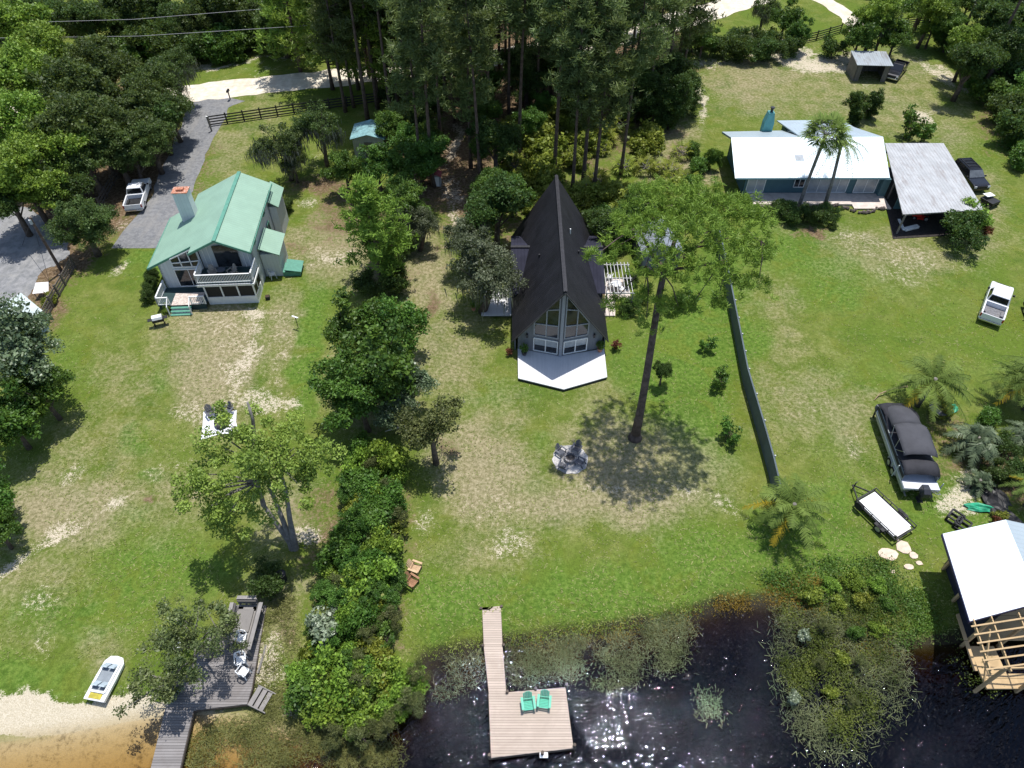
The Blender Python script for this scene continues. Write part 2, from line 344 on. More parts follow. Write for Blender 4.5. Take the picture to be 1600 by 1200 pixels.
def ground_mat():
    t = NT('lawn_and_sand'); p = t.pos
    at = {k: t.n('ShaderNodeAttribute', attribute_name=k).outputs['Fac'] for k in ('lush', 'dry', 'sand', 'straw', 'wet', 'beach')}
    big = t.noise(.12, 4, .6, p); mid = t.noise(.55, 5, .65, p, .4); fine = t.noise(3.2, 4, .7, p); tiny = t.noise(13, 3, .7, p)
    c = t.mix(t.ss(mid, .3, .7), (.105, .152, .022), (.205, .225, .060))                         # olive turf
    c = t.mix(t.ss(big, .42, .62), c, (.115, .172, .024))
    lm = t.ss(t.math('ADD', at['lush'], t.math('MULTIPLY', t.math('SUBTRACT', mid, .5), 1.3)), .22, .85)
    c = t.mix(lm, c, t.mix(t.ss(fine, .3, .7), (.070, .146, .016), (.146, .222, .040)))
    dkp = t.ss(t.noise(.21, 5, .65, p, .8), .52, .68); c = t.mix(t.math('MULTIPLY', dkp, .55), c, (.066, .125, .016))
    yl = t.ss(t.noise(.33, 4, .6, p, 1.2), .5, .66)
    c = t.mix(t.math('MULTIPLY', yl, .5), c, (.150, .175, .025))
    dn = t.math('ADD', t.math('MULTIPLY', t.math('SUBTRACT', mid, .5), 1.1), t.math('MULTIPLY', t.math('SUBTRACT', fine, .5), 1.1))
    dm = t.ss(t.math('ADD', t.math('ADD', at['dry'], t.math('MULTIPLY', t.ss(big, .38, .66), .14)), dn), .18, 1.15)
    dm = t.math('MULTIPLY', dm, t.math('SUBTRACT', 1, t.math('MULTIPLY', at['lush'], .45)))
    c = t.mix(t.math('MULTIPLY', dm, .82), c, t.mix(t.ss(fine, .35, .65), (.275, .225, .135), (.400, .335, .225)))
    st = t.ss(t.math('ADD', at['straw'], t.math('MULTIPLY', dn, .9)), .4, .8)
    c = t.mix(st, c, t.mix(t.ss(fine, .35, .65), (.120, .072, .042), (.230, .165, .105)))
    # pale sand in flecks
    fl = t.math('ADD', t.math('MULTIPLY', t.math('SUBTRACT', fine, .5), 1.7), t.math('MULTIPLY', t.math('SUBTRACT', mid, .5), 1.0))
    fl = t.math('ADD', fl, t.math('MULTIPLY', t.math('SUBTRACT', tiny, .5), 1.6)); fl = t.math('MULTIPLY', fl, t.math('SUBTRACT', 1.0, t.ss(at['sand'], .95, 1.8)))
    sm = t.ss(t.math('ADD', at['sand'], fl), .55, .95)
    c = t.mix(t.math('MULTIPLY', sm, .9), c, t.mix(t.ss(tiny, .3, .7), (.44, .375, .275), (.62, .55, .445)))
    # scattered clippings and dead blades everywhere
    fk = t.math('MULTIPLY', t.ss(t.noise(7.5, 2, .8, p), .64, .72), t.ss(t.math('ADD', at['dry'], t.math('MULTIPLY', mid, .5)), .15, .7))
    c = t.mix(t.math('MULTIPLY', fk, .5), c, (.44, .41, .29))
    gap = t.math('SUBTRACT', 1, t.ss(t.math('ADD', t.math('MULTIPLY', tiny, .6), t.math('MULTIPLY', fine, .4)), .40, .60))
    c = t.mix(t.math('MULTIPLY', gap, t.math('SUBTRACT', .38, t.math('MULTIPLY', sm, .34))), c, (.02, .028, .006))  # gaps between blades
    # lake bed
    bed = t.mix(t.math('MULTIPLY', t.ss(t.noise(2.6, 6, .75, p, .3), .45, .7), t.ss(t.noise(.4, 3, .6, p), .35, .6)), (.37, .295, .17), (.15, .115, .055))
    bed = t.mix(at['beach'], t.mix(t.ss(mid, .3, .7), (.022, .020, .012), (.045, .040, .024)), bed)
    c = t.mix(at['wet'], c, bed)
    hb = t.math('ADD', t.math('MULTIPLY', tiny, .5), fine)
    t.bsdf(c, .95, t.bump(hb, .55, .10), .08); return t.m
GM = ground_mat()
o = npmesh('ground', np.stack([X, Y, Z], 1), F, GM); o['kind'] = 'structure'
for k, a in (('lush', lush), ('dry', dry), ('sand', sand), ('straw', straw), ('wet', np.clip((np.where(X < -11.5, -.42, -.27 + .1 * MOTT) - Z) / .1, 0, 1)), ('beach', 1 / (1 + np.exp((X + 11.5) / .8)))):
    at_ = o.data.attributes.new(k, 'FLOAT', 'POINT'); at_.data.foreach_set('value', a.astype(np.float32))
o.data.shade_smooth()

# ---- short grass and weeds standing on the lawns
def grass_tufts(n=70000):
    rng = np.random.default_rng(6); px = rng.uniform(-20, 1620, n * 3); py = 130 + 900 * rng.random(n * 3) ** .8
    v = (py - 600) / FPX; t = CH / (ST + v * CT); x = (px - 800) / FPX * t; y = (CT - v * ST) * t
    d = vn(x, y, .45, 4, 13); keep = (shore_dist(x, y) > .2) & (d + rng.random(len(x)) * .5 > .05); x, y, d = x[keep][:n], y[keep][:n], d[keep][:n]
    inl = ~((x > -47) & (x < -33) & (y > 55) & (y < 95)) & ~((x < -38) & (y < 75) & (y > 52)); x, y, d = x[inl], y[inl], d[inl]; n = len(x)
    z = height(x, y); h = rng.uniform(.02, .06, n); a = rng.uniform(0, 6.28, n); w = rng.uniform(.02, .05, n)
    P = np.stack([x, y, z], 1); S = np.stack([np.cos(a) * w, np.sin(a) * w, 0 * a], 1); D = np.stack([rng.normal(size=n) * .09, rng.normal(size=n) * .09, h], 1)
    V = np.stack([P - S, P + S, P + S * .6 + D, P - S * .6 + D], 1).reshape(-1, 3)
    o = npmesh('grass', V, np.arange(4 * n).reshape(-1, 4), foliage('grass_blades', (.13, .18, .035), (.36, .36, .15), .1, .7, .3, .03), np.repeat(np.clip(.5 + rng.normal(size=n) * .3, 0, 1), 4))
    tag(o, 'short tufted grass and weeds across the lawns', 'grass', None, 'stuff')
grass_tufts()
# ---- lake
def water_mat():
    t = NT('dark_lake_water'); p = t.pos
    dp = t.n('ShaderNodeAttribute', attribute_name='depth').outputs['Fac']
    cc = t.n('ShaderNodeCombineColor')
    for i, k in enumerate((.9, 1.55, 3.2)): t.l(t.math('POWER', 2.718, t.math('MULTIPLY', dp, -k)), cc.inputs[i])
    mp = t.n('ShaderNodeMapping', vector_type='TEXTURE'); t.l(p, mp.inputs[0]); mp.inputs['Rotation'].default_value = (0, 0, R(33)); mp.inputs['Scale'].default_value = (1.9, .8, 1)
    w1 = t.noise(4.2, 1, .5, mp.outputs[0], .5); w2 = t.noise(1.3, 3, .6, mp.outputs[0]); w3 = t.noise(.35, 2, .5, mp.outputs[0])
    h = t.math('ADD', t.math('MULTIPLY', w1, 1.0), t.math('MULTIPLY', w2, 1.8))
    amp = t.ss(w3, .32, .62)
    nd = t.n('ShaderNodeBump'); nd.inputs['Distance'].default_value = .11; t.l(h, nd.inputs['Height'])
    t.l(t.math('MULTIPLY', t.math('ADD', t.math('MULTIPLY', amp, .65), .35), t.ss(dp, .05, .7)), nd.inputs['Strength'])
    tr = t.n('ShaderNodeBsdfTransparent'); t.l(cc.outputs[0], tr.inputs[0])
    gl = t.n('ShaderNodeBsdfGlossy'); gl.inputs['Color'].default_value = (.72, .80, 1, 1); gl.inputs['Roughness'].default_value = .022; t.l(nd.outputs[0], gl.inputs['Normal'])
    fr = t.n('ShaderNodeFresnel', i_IOR=1.33); t.l(nd.outputs[0], fr.inputs['Normal'])
    mx = t.n('ShaderNodeMixShader'); t.l(fr.outputs[0], mx.inputs[0]); t.l(tr.outputs[0], mx.inputs[1]); t.l(gl.outputs[0], mx.inputs[2])
    t.l(mx.outputs[0], t.out.inputs[0]); return t.m
wy = np.concatenate([[-1500, -500, -150, -50, -10], np.arange(2, 32, .4)]); wx = np.concatenate([[-4000, -1500, -600, -200, -100, -60], np.arange(-45, 60, .5), [100, 200, 600, 1500, 4000]])
WX, WY = np.meshgrid(wx, wy); WX = WX.ravel(); WY = WY.ravel()
I = np.arange(len(wy) * len(wx)).reshape(len(wy), len(wx))
F = np.stack([I[:-1, :-1], I[:-1, 1:], I[1:, 1:], I[1:, :-1]], -1).reshape(-1, 4)
o = npmesh('lake', np.stack([WX, WY, np.full(WX.shape, WL)], 1), F, water_mat()); o['kind'] = 'structure'
at_ = o.data.attributes.new('depth', 'FLOAT', 'POINT'); at_.data.foreach_set('value', np.clip(WL - height(WX, WY), 0, 4).astype(np.float32))

# ---- roads and drives: sheets just above the ground
def strip(name, pts, mat, z=.012, jit=.25, step=1.2, seed=0):
    """pts: (px, py, half width in m); soft uneven edges"""
    rnd = random.Random(seed); P = [(G(a, b), w) for a, b, w in pts]; c = []
    for (p, wa), (q, wb) in zip(P[:-1], P[1:]):
        n = max(1, int((q - p).length / step))
        for i in range(n): c.append((p.lerp(q, i / n), wa + (wb - wa) * i / n))
    c.append(P[-1]); m = MB(); L = []; Rr = []
    for _ in range(3):
        c = [c[0]] + [((c[i - 1][0] + c[i][0] * 2 + c[i + 1][0]) / 4, c[i][1]) for i in range(1, len(c) - 1)] + [c[-1]]
    for i, (p, w) in enumerate(c):
        d = (c[min(i + 1, len(c) - 1)][0] - c[max(i - 1, 0)][0]).normalized(); nrm = Vector((-d.y, d.x, 0))
        L.append(p + nrm * (w + rnd.uniform(-jit, jit))); Rr.append(p - nrm * (w + rnd.uniform(-jit, jit)))
    vs = [(*v[:2], z) for ab in zip(L, Rr) for v in ab]
    m.add(vs, [(2 * i, 2 * i + 1, 2 * i + 3, 2 * i + 2) for i in range(len(c) - 1)])
    o = m.build(name, mat, fix=False); o['kind'] = 'structure'; return o
def road_mat(name, a, b, track, scale=1.2):
    t = NT(name); p = t.pos
    c = t.mix(t.ss(t.noise(scale, 6, .65, p, .4), .35, .65), a, b)
    c = t.mix(t.math('MULTIPLY', t.ss(t.noise(.25, 4, .6, p, .8), .45, .7), .5), c, track)
    c = t.mix(t.math('MULTIPLY', t.ss(t.noise(14, 3, .8, p), .5, .7), .35), c, tuple(x * .6 for x in a))
    c = t.mix(t.math('MULTIPLY', t.ss(t.noise(5, 2, .8, p), .66, .72), .5), c, (.16, .115, .07))
    mp = t.n('ShaderNodeMapping'); t.l(p, mp.inputs[0]); mp.inputs['Rotation'].default_value = (0, 0, R(-18)); mp.inputs['Scale'].default_value = (1.1, .12, 1)
    c = t.mix(t.math('MULTIPLY', t.ss(t.noise(1, 4, .6, mp.outputs[0]), .48, .66), .35), c, track)
    t.bsdf(c, .95, t.bump(t.noise(9, 4, .7, p), .5, .05), .1); return t.m
DIRT = road_mat('pale_sand_road', (.58, .52, .42), (.74, .68, .57), (.52, .45, .34))
GRAV = road_mat('grey_gravel', (.150, .155, .165), (.225, .228, .235), (.26, .25, .235), 2.5)
LOTM = road_mat('grey_lot_gravel', (.17, .175, .18), (.27, .27, .275), (.34, .33, .31), 1.2)
SANDM = road_mat('worn_sand', (.34, .29, .21), (.52, .46, .36), (.27, .23, .15), 1.5)
strip('sand_road', [(-400, 215, 2.6), (60, 172, 2.6), (250, 152, 2.6), (400, 134, 2.6), (540, 120, 2.7), (640, 108, 2.7), (760, 92, 2.6), (900, 70, 2.8), (1000, 50, 3.0), (1100, 20, 3.0), (1190, -6, 2.6), (1320, -40, 2.6), (1500, -60, 2.6)], DIRT, .02, .3, seed=1)
strip('sand_track', [(1190, -20, 1.8), (1262, -12, 1.7), (1305, 10, 1.6), (1330, 30, 1.5), (1350, 60, 1.3)], DIRT, .024, .25, seed=2)
strip('gravel_driveway', [(345, 150, 4.0), (325, 162, 3.0), (318, 190, 2.5), (298, 225, 2.3), (284, 262, 2.2), (266, 310, 2.1), (236, 350, 2.3), (214, 388, 2.4)], GRAV, .016, .2, seed=3)
m = MB(); pts = [(-260, 330), (40, 322), (98, 360), (112, 398), (66, 425), (42, 470), (30, 520), (-60, 640), (-400, 640), (-400, 330)]
vs = []; rnd = random.Random(5)
for (a, b), (c_, d_) in zip(pts, pts[1:] + pts[:1]):
    for i in range(8):
        p = G(a + (c_ - a) * i / 8, b + (d_ - b) * i / 8); vs.append((p.x + rnd.uniform(-.2, .2), p.y + rnd.uniform(-.2, .2), .014))
m.add(vs, [tuple(range(len(vs)))]); o = m.build('gravel_lot', LOTM, fix=False); o['kind'] = 'structure'
# ================================================================== houses
GREENROOF = metal_roof('green_metal_roof', (.255, .400, .305), 'y', .30, .5, .06, .5)
GREENTRIM = plain('green_trim_paint', (.10, .27, .20), .5, .1)
WHITEWALL = planks('white_board_siding', (.66, .69, .70), 'y', .32, .03, .04, .7, .7, (.52, .56, .56))
WHITEWALLX = planks('white_board_siding_front', (.66, .69, .70), 'x', .32, .03, .04, .7, .7, (.52, .56, .56))
WHITE = plain('white_paint', (.76, .77, .77), .5, .05, dirt=(.5, .5, .46), dirt_amt=.25)
BRICKTOP = plain('rusty_chimney_cap', (.42, .17, .10), .8, .4, 9, dirt=(.75, .70, .64), dirt_amt=.9)
def glass_mat():
    t = NT('window_glass'); n = t.noise(1.2, 3, .5, t.obj)
    t.bsdf(t.mix(t.ss(n, .35, .65), (.010, .012, .016), (.035, .040, .048)), .06, None, .6); return t.m
GLASS = glass_mat()
BLIND = plain('pale_blind_behind_glass', (.34, .37, .40), .25, .12, 2, spec=.7)
SCREEN = plain('dark_insect_screen', (.018, .019, .022), .55, .3, 30)
DECKG = planks('green_deck_boards', (.040, .075, .078), 'y', .14, .07, .2, .7, .3)
WORN = plain('worn_plywood_deck', (.52, .45, .40), .8, .3, 6, dirt=(.30, .14, .08), dirt_amt=.6)
DARKM = plain('dark_metal', (.03, .03, .035), .45, .2)
BLACKP = plain('black_plastic', (.022, .022, .024), .5, .2)

class HB(MB):
    """MB in world coordinates, shifted to the thing's base when linked"""
    def __init__(s, root=None): super().__init__(); s.root = root
    def build(s, name, mat, parent=None, **k):
        r = s.root; L = r.location; a = -r.rotation_euler.z; c, d = math.cos(a), math.sin(a)
        if s.rot: s.v = [((x - L.x) * c - (y - L.y) * d, (x - L.x) * d + (y - L.y) * c, z - L.z) for x, y, z in s.v]
        return super().build(name, mat, parent or r, **k)
    rot = True

def railing(m, a, b, z, h=.95, step=.14, post=.1):
    a = Vector((*a, z)); b = Vector((*b, z)); n = max(2, int((b - a).length / step))
    m.bar(a + Vector((0, 0, h)), b + Vector((0, 0, h)), .12, .06); m.bar(a + Vector((0, 0, .1)), b + Vector((0, 0, .1)), .06, .06)
    for i in range(n + 1):
        p = a.lerp(b, i / n); w = post if i in (0, n) else .04
        m.bar(p, p + Vector((0, 0, h + (.05 if w > .05 else -.02))), w, w)
def window(root, c, ax, w, h, nx=2, ny=1, frame=WHITE, glass=GLASS, out=(0, -1, 0), fw=.08, name='window'):
    """c bottom centre, ax horizontal unit axis; frame is the part, pane the sub-part"""
    ax = Vector(ax); c = Vector(c); o = Vector(out); f = MB(); g = MB(); up = Vector((0, 0, 1))
    a = c - ax * w / 2; q = [a, a + ax * w, a + ax * w + up * h, a + up * h]
    for p, r in zip(q, q[1:] + q[:1]): f.bar(p + o * .03, r + o * .03, fw, fw, up=o)
    for i in range(1, nx): f.bar(a + ax * w * i / nx + o * .03, a + ax * w * i / nx + up * h + o * .03, fw * .7, fw * .7, up=o)
    for j in range(1, ny): f.bar(a + up * h * j / ny + o * .03, a + ax * w + up * h * j / ny + o * .03, fw * .7, fw * .7, up=o)
    g.slab([p + o * .025 for p in q], .02, up=o)
    fo = f.build(name, frame, root); g.build('pane', glass, fo); return fo

# ---- white two-storey house with the green roof (local frame: ridge runs +y)
r = thing('green_roof_house', 'white two storey house with pale green metal roof, balcony and tall chimney', 'house', (-26.2, 51.5, 0), math.atan(.06))
def gr_z(x): return 6.5 - .49 * abs(x)
m = MB()
body = [(-6.3, 1.0), (-2.3, 1.3), (2.4, 1.3), (2.4, 11.0), (-4.3, 11.0), (-4.3, 9.0), (-6.3, 9.0)]
# walls as panels up to the underside of the roof
def wallp(m, a, b, z0=0.0, off=.12, th=.15):
    n = max(1, int(abs(b[0] - a[0]) / .8)) if a[0] * b[0] < 0 else 1
    P = [(a[0] + (b[0] - a[0]) * i / n, a[1] + (b[1] - a[1]) * i / n) for i in range(n + 1)]
    if a[0] * b[0] < 0:
        P.append((0, a[1] + (b[1] - a[1]) * (0 - a[0]) / (b[0] - a[0]))); P.sort(key=lambda p: (p[0] - a[0]) / (b[0] - a[0]))
    top = [(x, y, gr_z(x) - off) for x, y in P]; d = Vector((b[0] - a[0], b[1] - a[1], 0)).normalized()
    m.slab([(a[0], a[1], z0), (b[0], b[1], z0)] + top[::-1], th, up=(d.y, -d.x, 0))
for q in (((-6.3, 1.0), (-2.3, 1.0), 'front_wall'), ((-2.3, 1.3), (2.4, 1.3), 'gable_wall'), ((2.4, 11), (-4.3, 11), 'rear_wall'), ((-4.2, 9), (-6.3, 9), 'rear_wall')): wf = MB(); wallp(wf, q[0], q[1]); wf.build(q[2], WHITEWALLX, r)
for q in (((2.4, 1.3), (2.4, 11)), ((-6.3, 9), (-6.3, 1.0)), ((-4.3, 11), (-4.3, 9))): m = MB(); wallp(m, *q); m.build('side_wall', WHITEWALL, r)
m = MB(); T = .12
m.slab([(0, -.1, 6.5), (2.76, -.1, gr_z(2.76)), (2.76, 11.2, gr_z(2.76)), (0, 11.2, 6.5)], T)
m.slab([(0, -.1, 6.5), (-2.66, -.1, gr_z(2.66)), (-2.66, 1.0, gr_z(2.66)), (-7.3, 1.0, gr_z(7.3)), (-7.3, 9.15, gr_z(7.3)), (-4.7, 9.25, gr_z(4.7)), (-4.7, 11.2, gr_z(4.7)), (0, 11.2, 6.5)], T)
rf = m.build('roof', GREENROOF, r)
m = MB(); m.bar((0, -.14, 6.52), (0, 11.24, 6.52), .34, .05); m.build('ridge_cap', GREENTRIM, rf)
m = MB()
def rake(x0, x1, y): m.bar((x0, y, gr_z(x0) - .07), (x1, y, gr_z(x1) - .07), .05, .2, up=(0, 1, 0))
for x0, x1, y in ((0, 2.8, -.13), (0, -2.7, -.13), (-2.7, -7.34, .97)): 
    m.slab([(x0, y, gr_z(x0) + .02), (x1, y, gr_z(x1) + .02), (x1, y, gr_z(x1) - .2), (x0, y, gr_z(x0) - .2)], .05, up=(0, -1, 0))
m.bar((-7.36, 1, gr_z(7.36) - .06), (-7.36, 9.1, gr_z(7.36) - .06), .07, .16); m.bar((2.83, -.1, gr_z(2.83) - .06), (2.83, 11.2, gr_z(2.83) - .06), .07, .14)
m.build('fascia', GREENTRIM, rf)
m = MB(); m.box(-5.1, -3.75, 6.6, 7.6, 3.2, 7.15); ch = m.build('chimney', WHITEWALLX, rf)
m = MB(); m.box(-5.16, -3.69, 6.54, 7.66, 7.152, 7.23); m.box(-4.75, -4.1, 6.85, 7.35, 7.232, 7.42); m.build('chimney_cap', BRICKTOP, ch)
m = MB(); m.box(-5.2, -3.65, 7.62, 8.0, 3.9, 4.35); m.build('flashing', GREENTRIM, ch)
# balcony
m = MB(); m.box(-2.45, 2.6, -1.15, 1.12, 2.5, 2.62); bl = m.build('balcony', DECKG, r)
m = MB(); railing(m, (-2.4, -1.12), (2.55, -1.12), 2.62); railing(m, (2.55, -1.12), (2.55, 1.1), 2.62); railing(m, (-2.4, -1.12), (-2.4, 1.1), 2.62)
m.build('railing', WHITE, bl)
m = MB(); m.box(-2.5, 2.65, -1.22, -1.16, 2.28, 2.5); m.box(-2.55, 2.7, -1.32, -1.225, 2.5, 2.56); m.box(2.606, 2.68, -1.15, 1.1, 2.3, 2.5); m.build('beam', WHITE, bl)
# screened porch
m = MB(); m.box(-2.1, 2.45, -.98, -.9, 0, .85); m.box(2.37, 2.45, -.9, 1.14, 0, .85); m.box(-2.1, 2.45, -.98, -.9, 2.2, 2.49); m.box(2.37, 2.45, -.9, 1.14, 2.2, 2.49)
for x in (-2.05, -.55, .92, 2.38): m.box(x - .06, x + .07, -1.0, -.88, .85, 2.2)
m.box(2.36, 2.46, .05, .15, .85, 2.2); pw = m.build('porch_wall', WHITE, r)
m = MB(); m.box(-2.0, 2.3, -.93, -.92, .86, 2.19); m.box(2.4, 2.41, -.9, 1.14, .86, 2.19); m.build('screen', SCREEN, pw)
m = MB(); m.box(-2.1, -2.04, -.9, .98, 0, 2.49); m.build('porch_side_wall', WHITEWALL, r)
# deck at the left
m = MB(); m.box(-6.5, -2.12, -1.6, .98, .52, .6); m.box(-6.45, -2.2, -1.55, -1.48, 0, .52); m.box(-6.45, -6.38, -1.5, .98, 0, .52); dk = m.build('deck', DECKG, r)
m = MB(); m.box(-5.3, -2.6, -1.62, .1, .604, .625); m.build('worn_mat', WORN, dk)
m = MB(); railing(m, (-3.4, -1.55), (-2.15, -1.55), .6, .9); m.bar((-3.4, -1.6, 1.45), (-3.4, -2.3, 1.0), .07, .07); m.bar((-3.4, -2.3, 0), (-3.4, -2.3, 1.02), .08, .08); m.build('railing', WHITE, dk)
m = MB(); railing(m, (-6.45, -1.55), (-5.4, -1.55), .6, .9); railing(m, (-6.45, -1.55), (-6.45, .95), .6, .9)
for x in (-5.4,): m.bar((x, -1.6, 1.45), (x, -2.3, 1.0), .07, .07); m.bar((x, -2.3, 0), (x, -2.3, 1.02), .08, .08)
m.build('railing', WHITE, dk)
m = MB()
for i in range(3): m.box(-5.32, -3.48, -1.9 - .27 * i, -1.62 - .27 * i, .42 - .19 * i, .47 - .19 * i)
st = m.build('steps', GREENTRIM, r)
m = MB()
for i in range(3): m.box(-5.3, -3.5, -1.84 - .27 * i, -1.82 - .27 * i, .23 - .19 * i if i < 2 else 0, .42 - .19 * i)
m.build('riser', WHITE, st)
window(r, (-3.75, .98, .75), (1, 0, 0), 2.5, 1.95, 2, 1)
m = MB(); m.slab([(-4.9, .95, 3.0), (-2.45, .95, 3.0), (-2.45, .95, 5.0), (-4.9, .95, 3.95)], .02, up=(0, -1, 0)); w_ = m.build('gable_window', GLASS, r)
m = MB()
for a, b in (((-4.95, 3.0), (-2.45, 3.0)), ((-4.95, 3.9), (-2.45, 5.05)), ((-4.1, 3.0), (-4.1, 4.3)), ((-3.2, 3.0), (-3.2, 4.7)), ((-4.95, 3.45), (-2.45, 3.65))): m.bar((a[0], .93, a[1]), (b[0], .93, b[1]), .09, .08, up=(0, 1, 0))
m.build('frame', WHITE, w_)
m = MB(); m.slab([(-.95, 1.14, 2.7), (1.2, 1.14, 2.7), (1.2, 1.14, 4.5), (.2, 1.14, 5.1), (-.95, 1.14, 5.0)], .04, up=(0, -1, 0)); m.build('balcony_door', GLASS, r)
for x in (-1.9, -1.45, 1.6, 2.0):
    m = MB(); m.box(x, x + .05, 1.09, 1.14, 2.62, gr_z(x) - .3); m.build('trim_board', WHITE, r)
window(r, (2.47, 2.6, 4.2), (0, 1, 0), .6, .6, 1, 1, GREENTRIM, GLASS, (1, 0, 0)); window(r, (2.47, 7.3, 4.1), (0, 1, 0), .7, .7, 1, 1, GREENTRIM, GLASS, (1, 0, 0)); window(r, (2.47, 7.6, 1.6), (0, 1, 0), .8, 1.3, 1, 1, GREENTRIM, GLASS, (1, 0, 0))
window(r, (2.47, 10.3, 4.0), (0, 1, 0), .5, .7, 1, 1, GREENTRIM, GLASS, (1, 0, 0))
m = MB(); m.box(2.48, 4.1, 2.9, 5.95, 0, 2.62); m.build('side_room', WHITEWALLX, r)
m = MB(); m.slab([(2.48, 2.72, 3.42), (4.35, 2.72, 2.62), (4.35, 6.15, 2.62), (2.48, 6.15, 3.42)], .1); m.build('side_roof', GREENROOF, r)
m = MB(); m.box(2.48, 3.2, 9.3, 12.4, 0, 3.6); m.build('rear_room', WHITEWALLX, r)
m = MB(); m.slab([(2.3, 9.1, 4.55), (3.5, 9.1, 3.72), (3.5, 12.6, 3.72), (2.3, 12.6, 4.55)], .1); m.build('rear_roof', GREENROOF, r)
m = MB(); m.slab([(4.4, 2.7, .85), (5.95, 2.7, .55), (5.95, 4.45, .55), (4.4, 4.45, .85)], .08); m.box(4.15, 5.8, 2.8, 4.35, 0, .5); m.build('cellar_hatch', GREENTRIM, r)

# ---- black A-frame
BLACKROOF = metal_roof('black_metal_roof', (.015, .015, .019), 'y', .24, .6, .25, .22, rust=(.026, .026, .032), rust_amt=.6, h=.03)
BLACKROOFX = metal_roof('black_wing_roof', (.028, .029, .045), 'x', .30, .85, .2, .1, h=.02)
GREYWALL = planks('grey_board_siding', (.20, .215, .245), 'x', .28, .03, .06, .7, .6, (.17, .18, .2))
GREYTRIM = plain('grey_trim', (.30, .32, .36), .6, .08)
WHITEDECK = planks('white_painted_deck', (.70, .70, .72), 'x', .14, .05, .04, .6, .75, (.6, .6, .62))
cx = 4.15; r = thing('a_frame_house', 'black steep A-frame house with glazed prow front and white deck', 'house', (cx, 44.2, 0)); RL = 1.63
def az(dx): return 8.2 - RL * abs(dx)
m = MB(); HWD = 4.15
for s in (-1, 1):
    m.slab([(0, -1.7, 8.2), (s * HWD, -.1, az(HWD)), (s * HWD, 15.0, az(HWD)), (0, 15.0, 8.2)], .14)
rf = m.build('roof', BLACKROOF, r)
m = MB(); m.bar((0, -1.72, 8.23), (0, 15.02, 8.23), .30, .05); m.bar((0, -1.72, 8.27), (0, 15.02, 8.27), .08, .06)
m.build('ridge_cap', DARKM, rf)
m = MB()
for s in (-1, 1): m.bar((0, -1.72, 8.12), (s * HWD, -.12, az(HWD) - .08), .07, .26, up=(0, 1, 0))
m.build('fascia', DARKM, rf)
m = MB(); m.tube([(1.0, 8.2, 6.4), (1.0, 8.2, 7.05)], .06); m.build('vent_pipe', WHITE, rf)
for x, y in ((1.75, 6.9), (-1.75, 6.4)):
    m = MB(); m.tube([(x, y, 5.2), (x, y, 5.65)], .08); m.build('vent_pipe', DARKM, rf)
m = MB(); pr = (0, -.85)
def face(s): return Vector((0, -.85, 0)), Vector((s * 3.65, .1, 0))
for s in (-1, 1):
    a, b = face(s)
    m.slab([(a.x, a.y, .3), (b.x, b.y, .3), (b.x, b.y, az(3.65) - .25), (a.x, a.y, 7.85)], .12, up=(s * (b.y - a.y) * -1 if False else -s * .0 + s * .25, -1, 0))
m.build('front_wall', GREYWALL, r)
def fpt(s, k, z, out=.04):
    a, b = face(s); p = a.lerp(b, k); n = Vector((s * -(.95), -3.65, 0)).normalized() if False else Vector((s * .25, -1, 0)).normalized(); return p + n * out + Vector((0, 0, z))
m = MB(); m.bar((0, -.93, .3), (0, -.93, 7.5), .26, .14, up=(0, 1, 0)); m.build('prow_post', GREYTRIM, r)
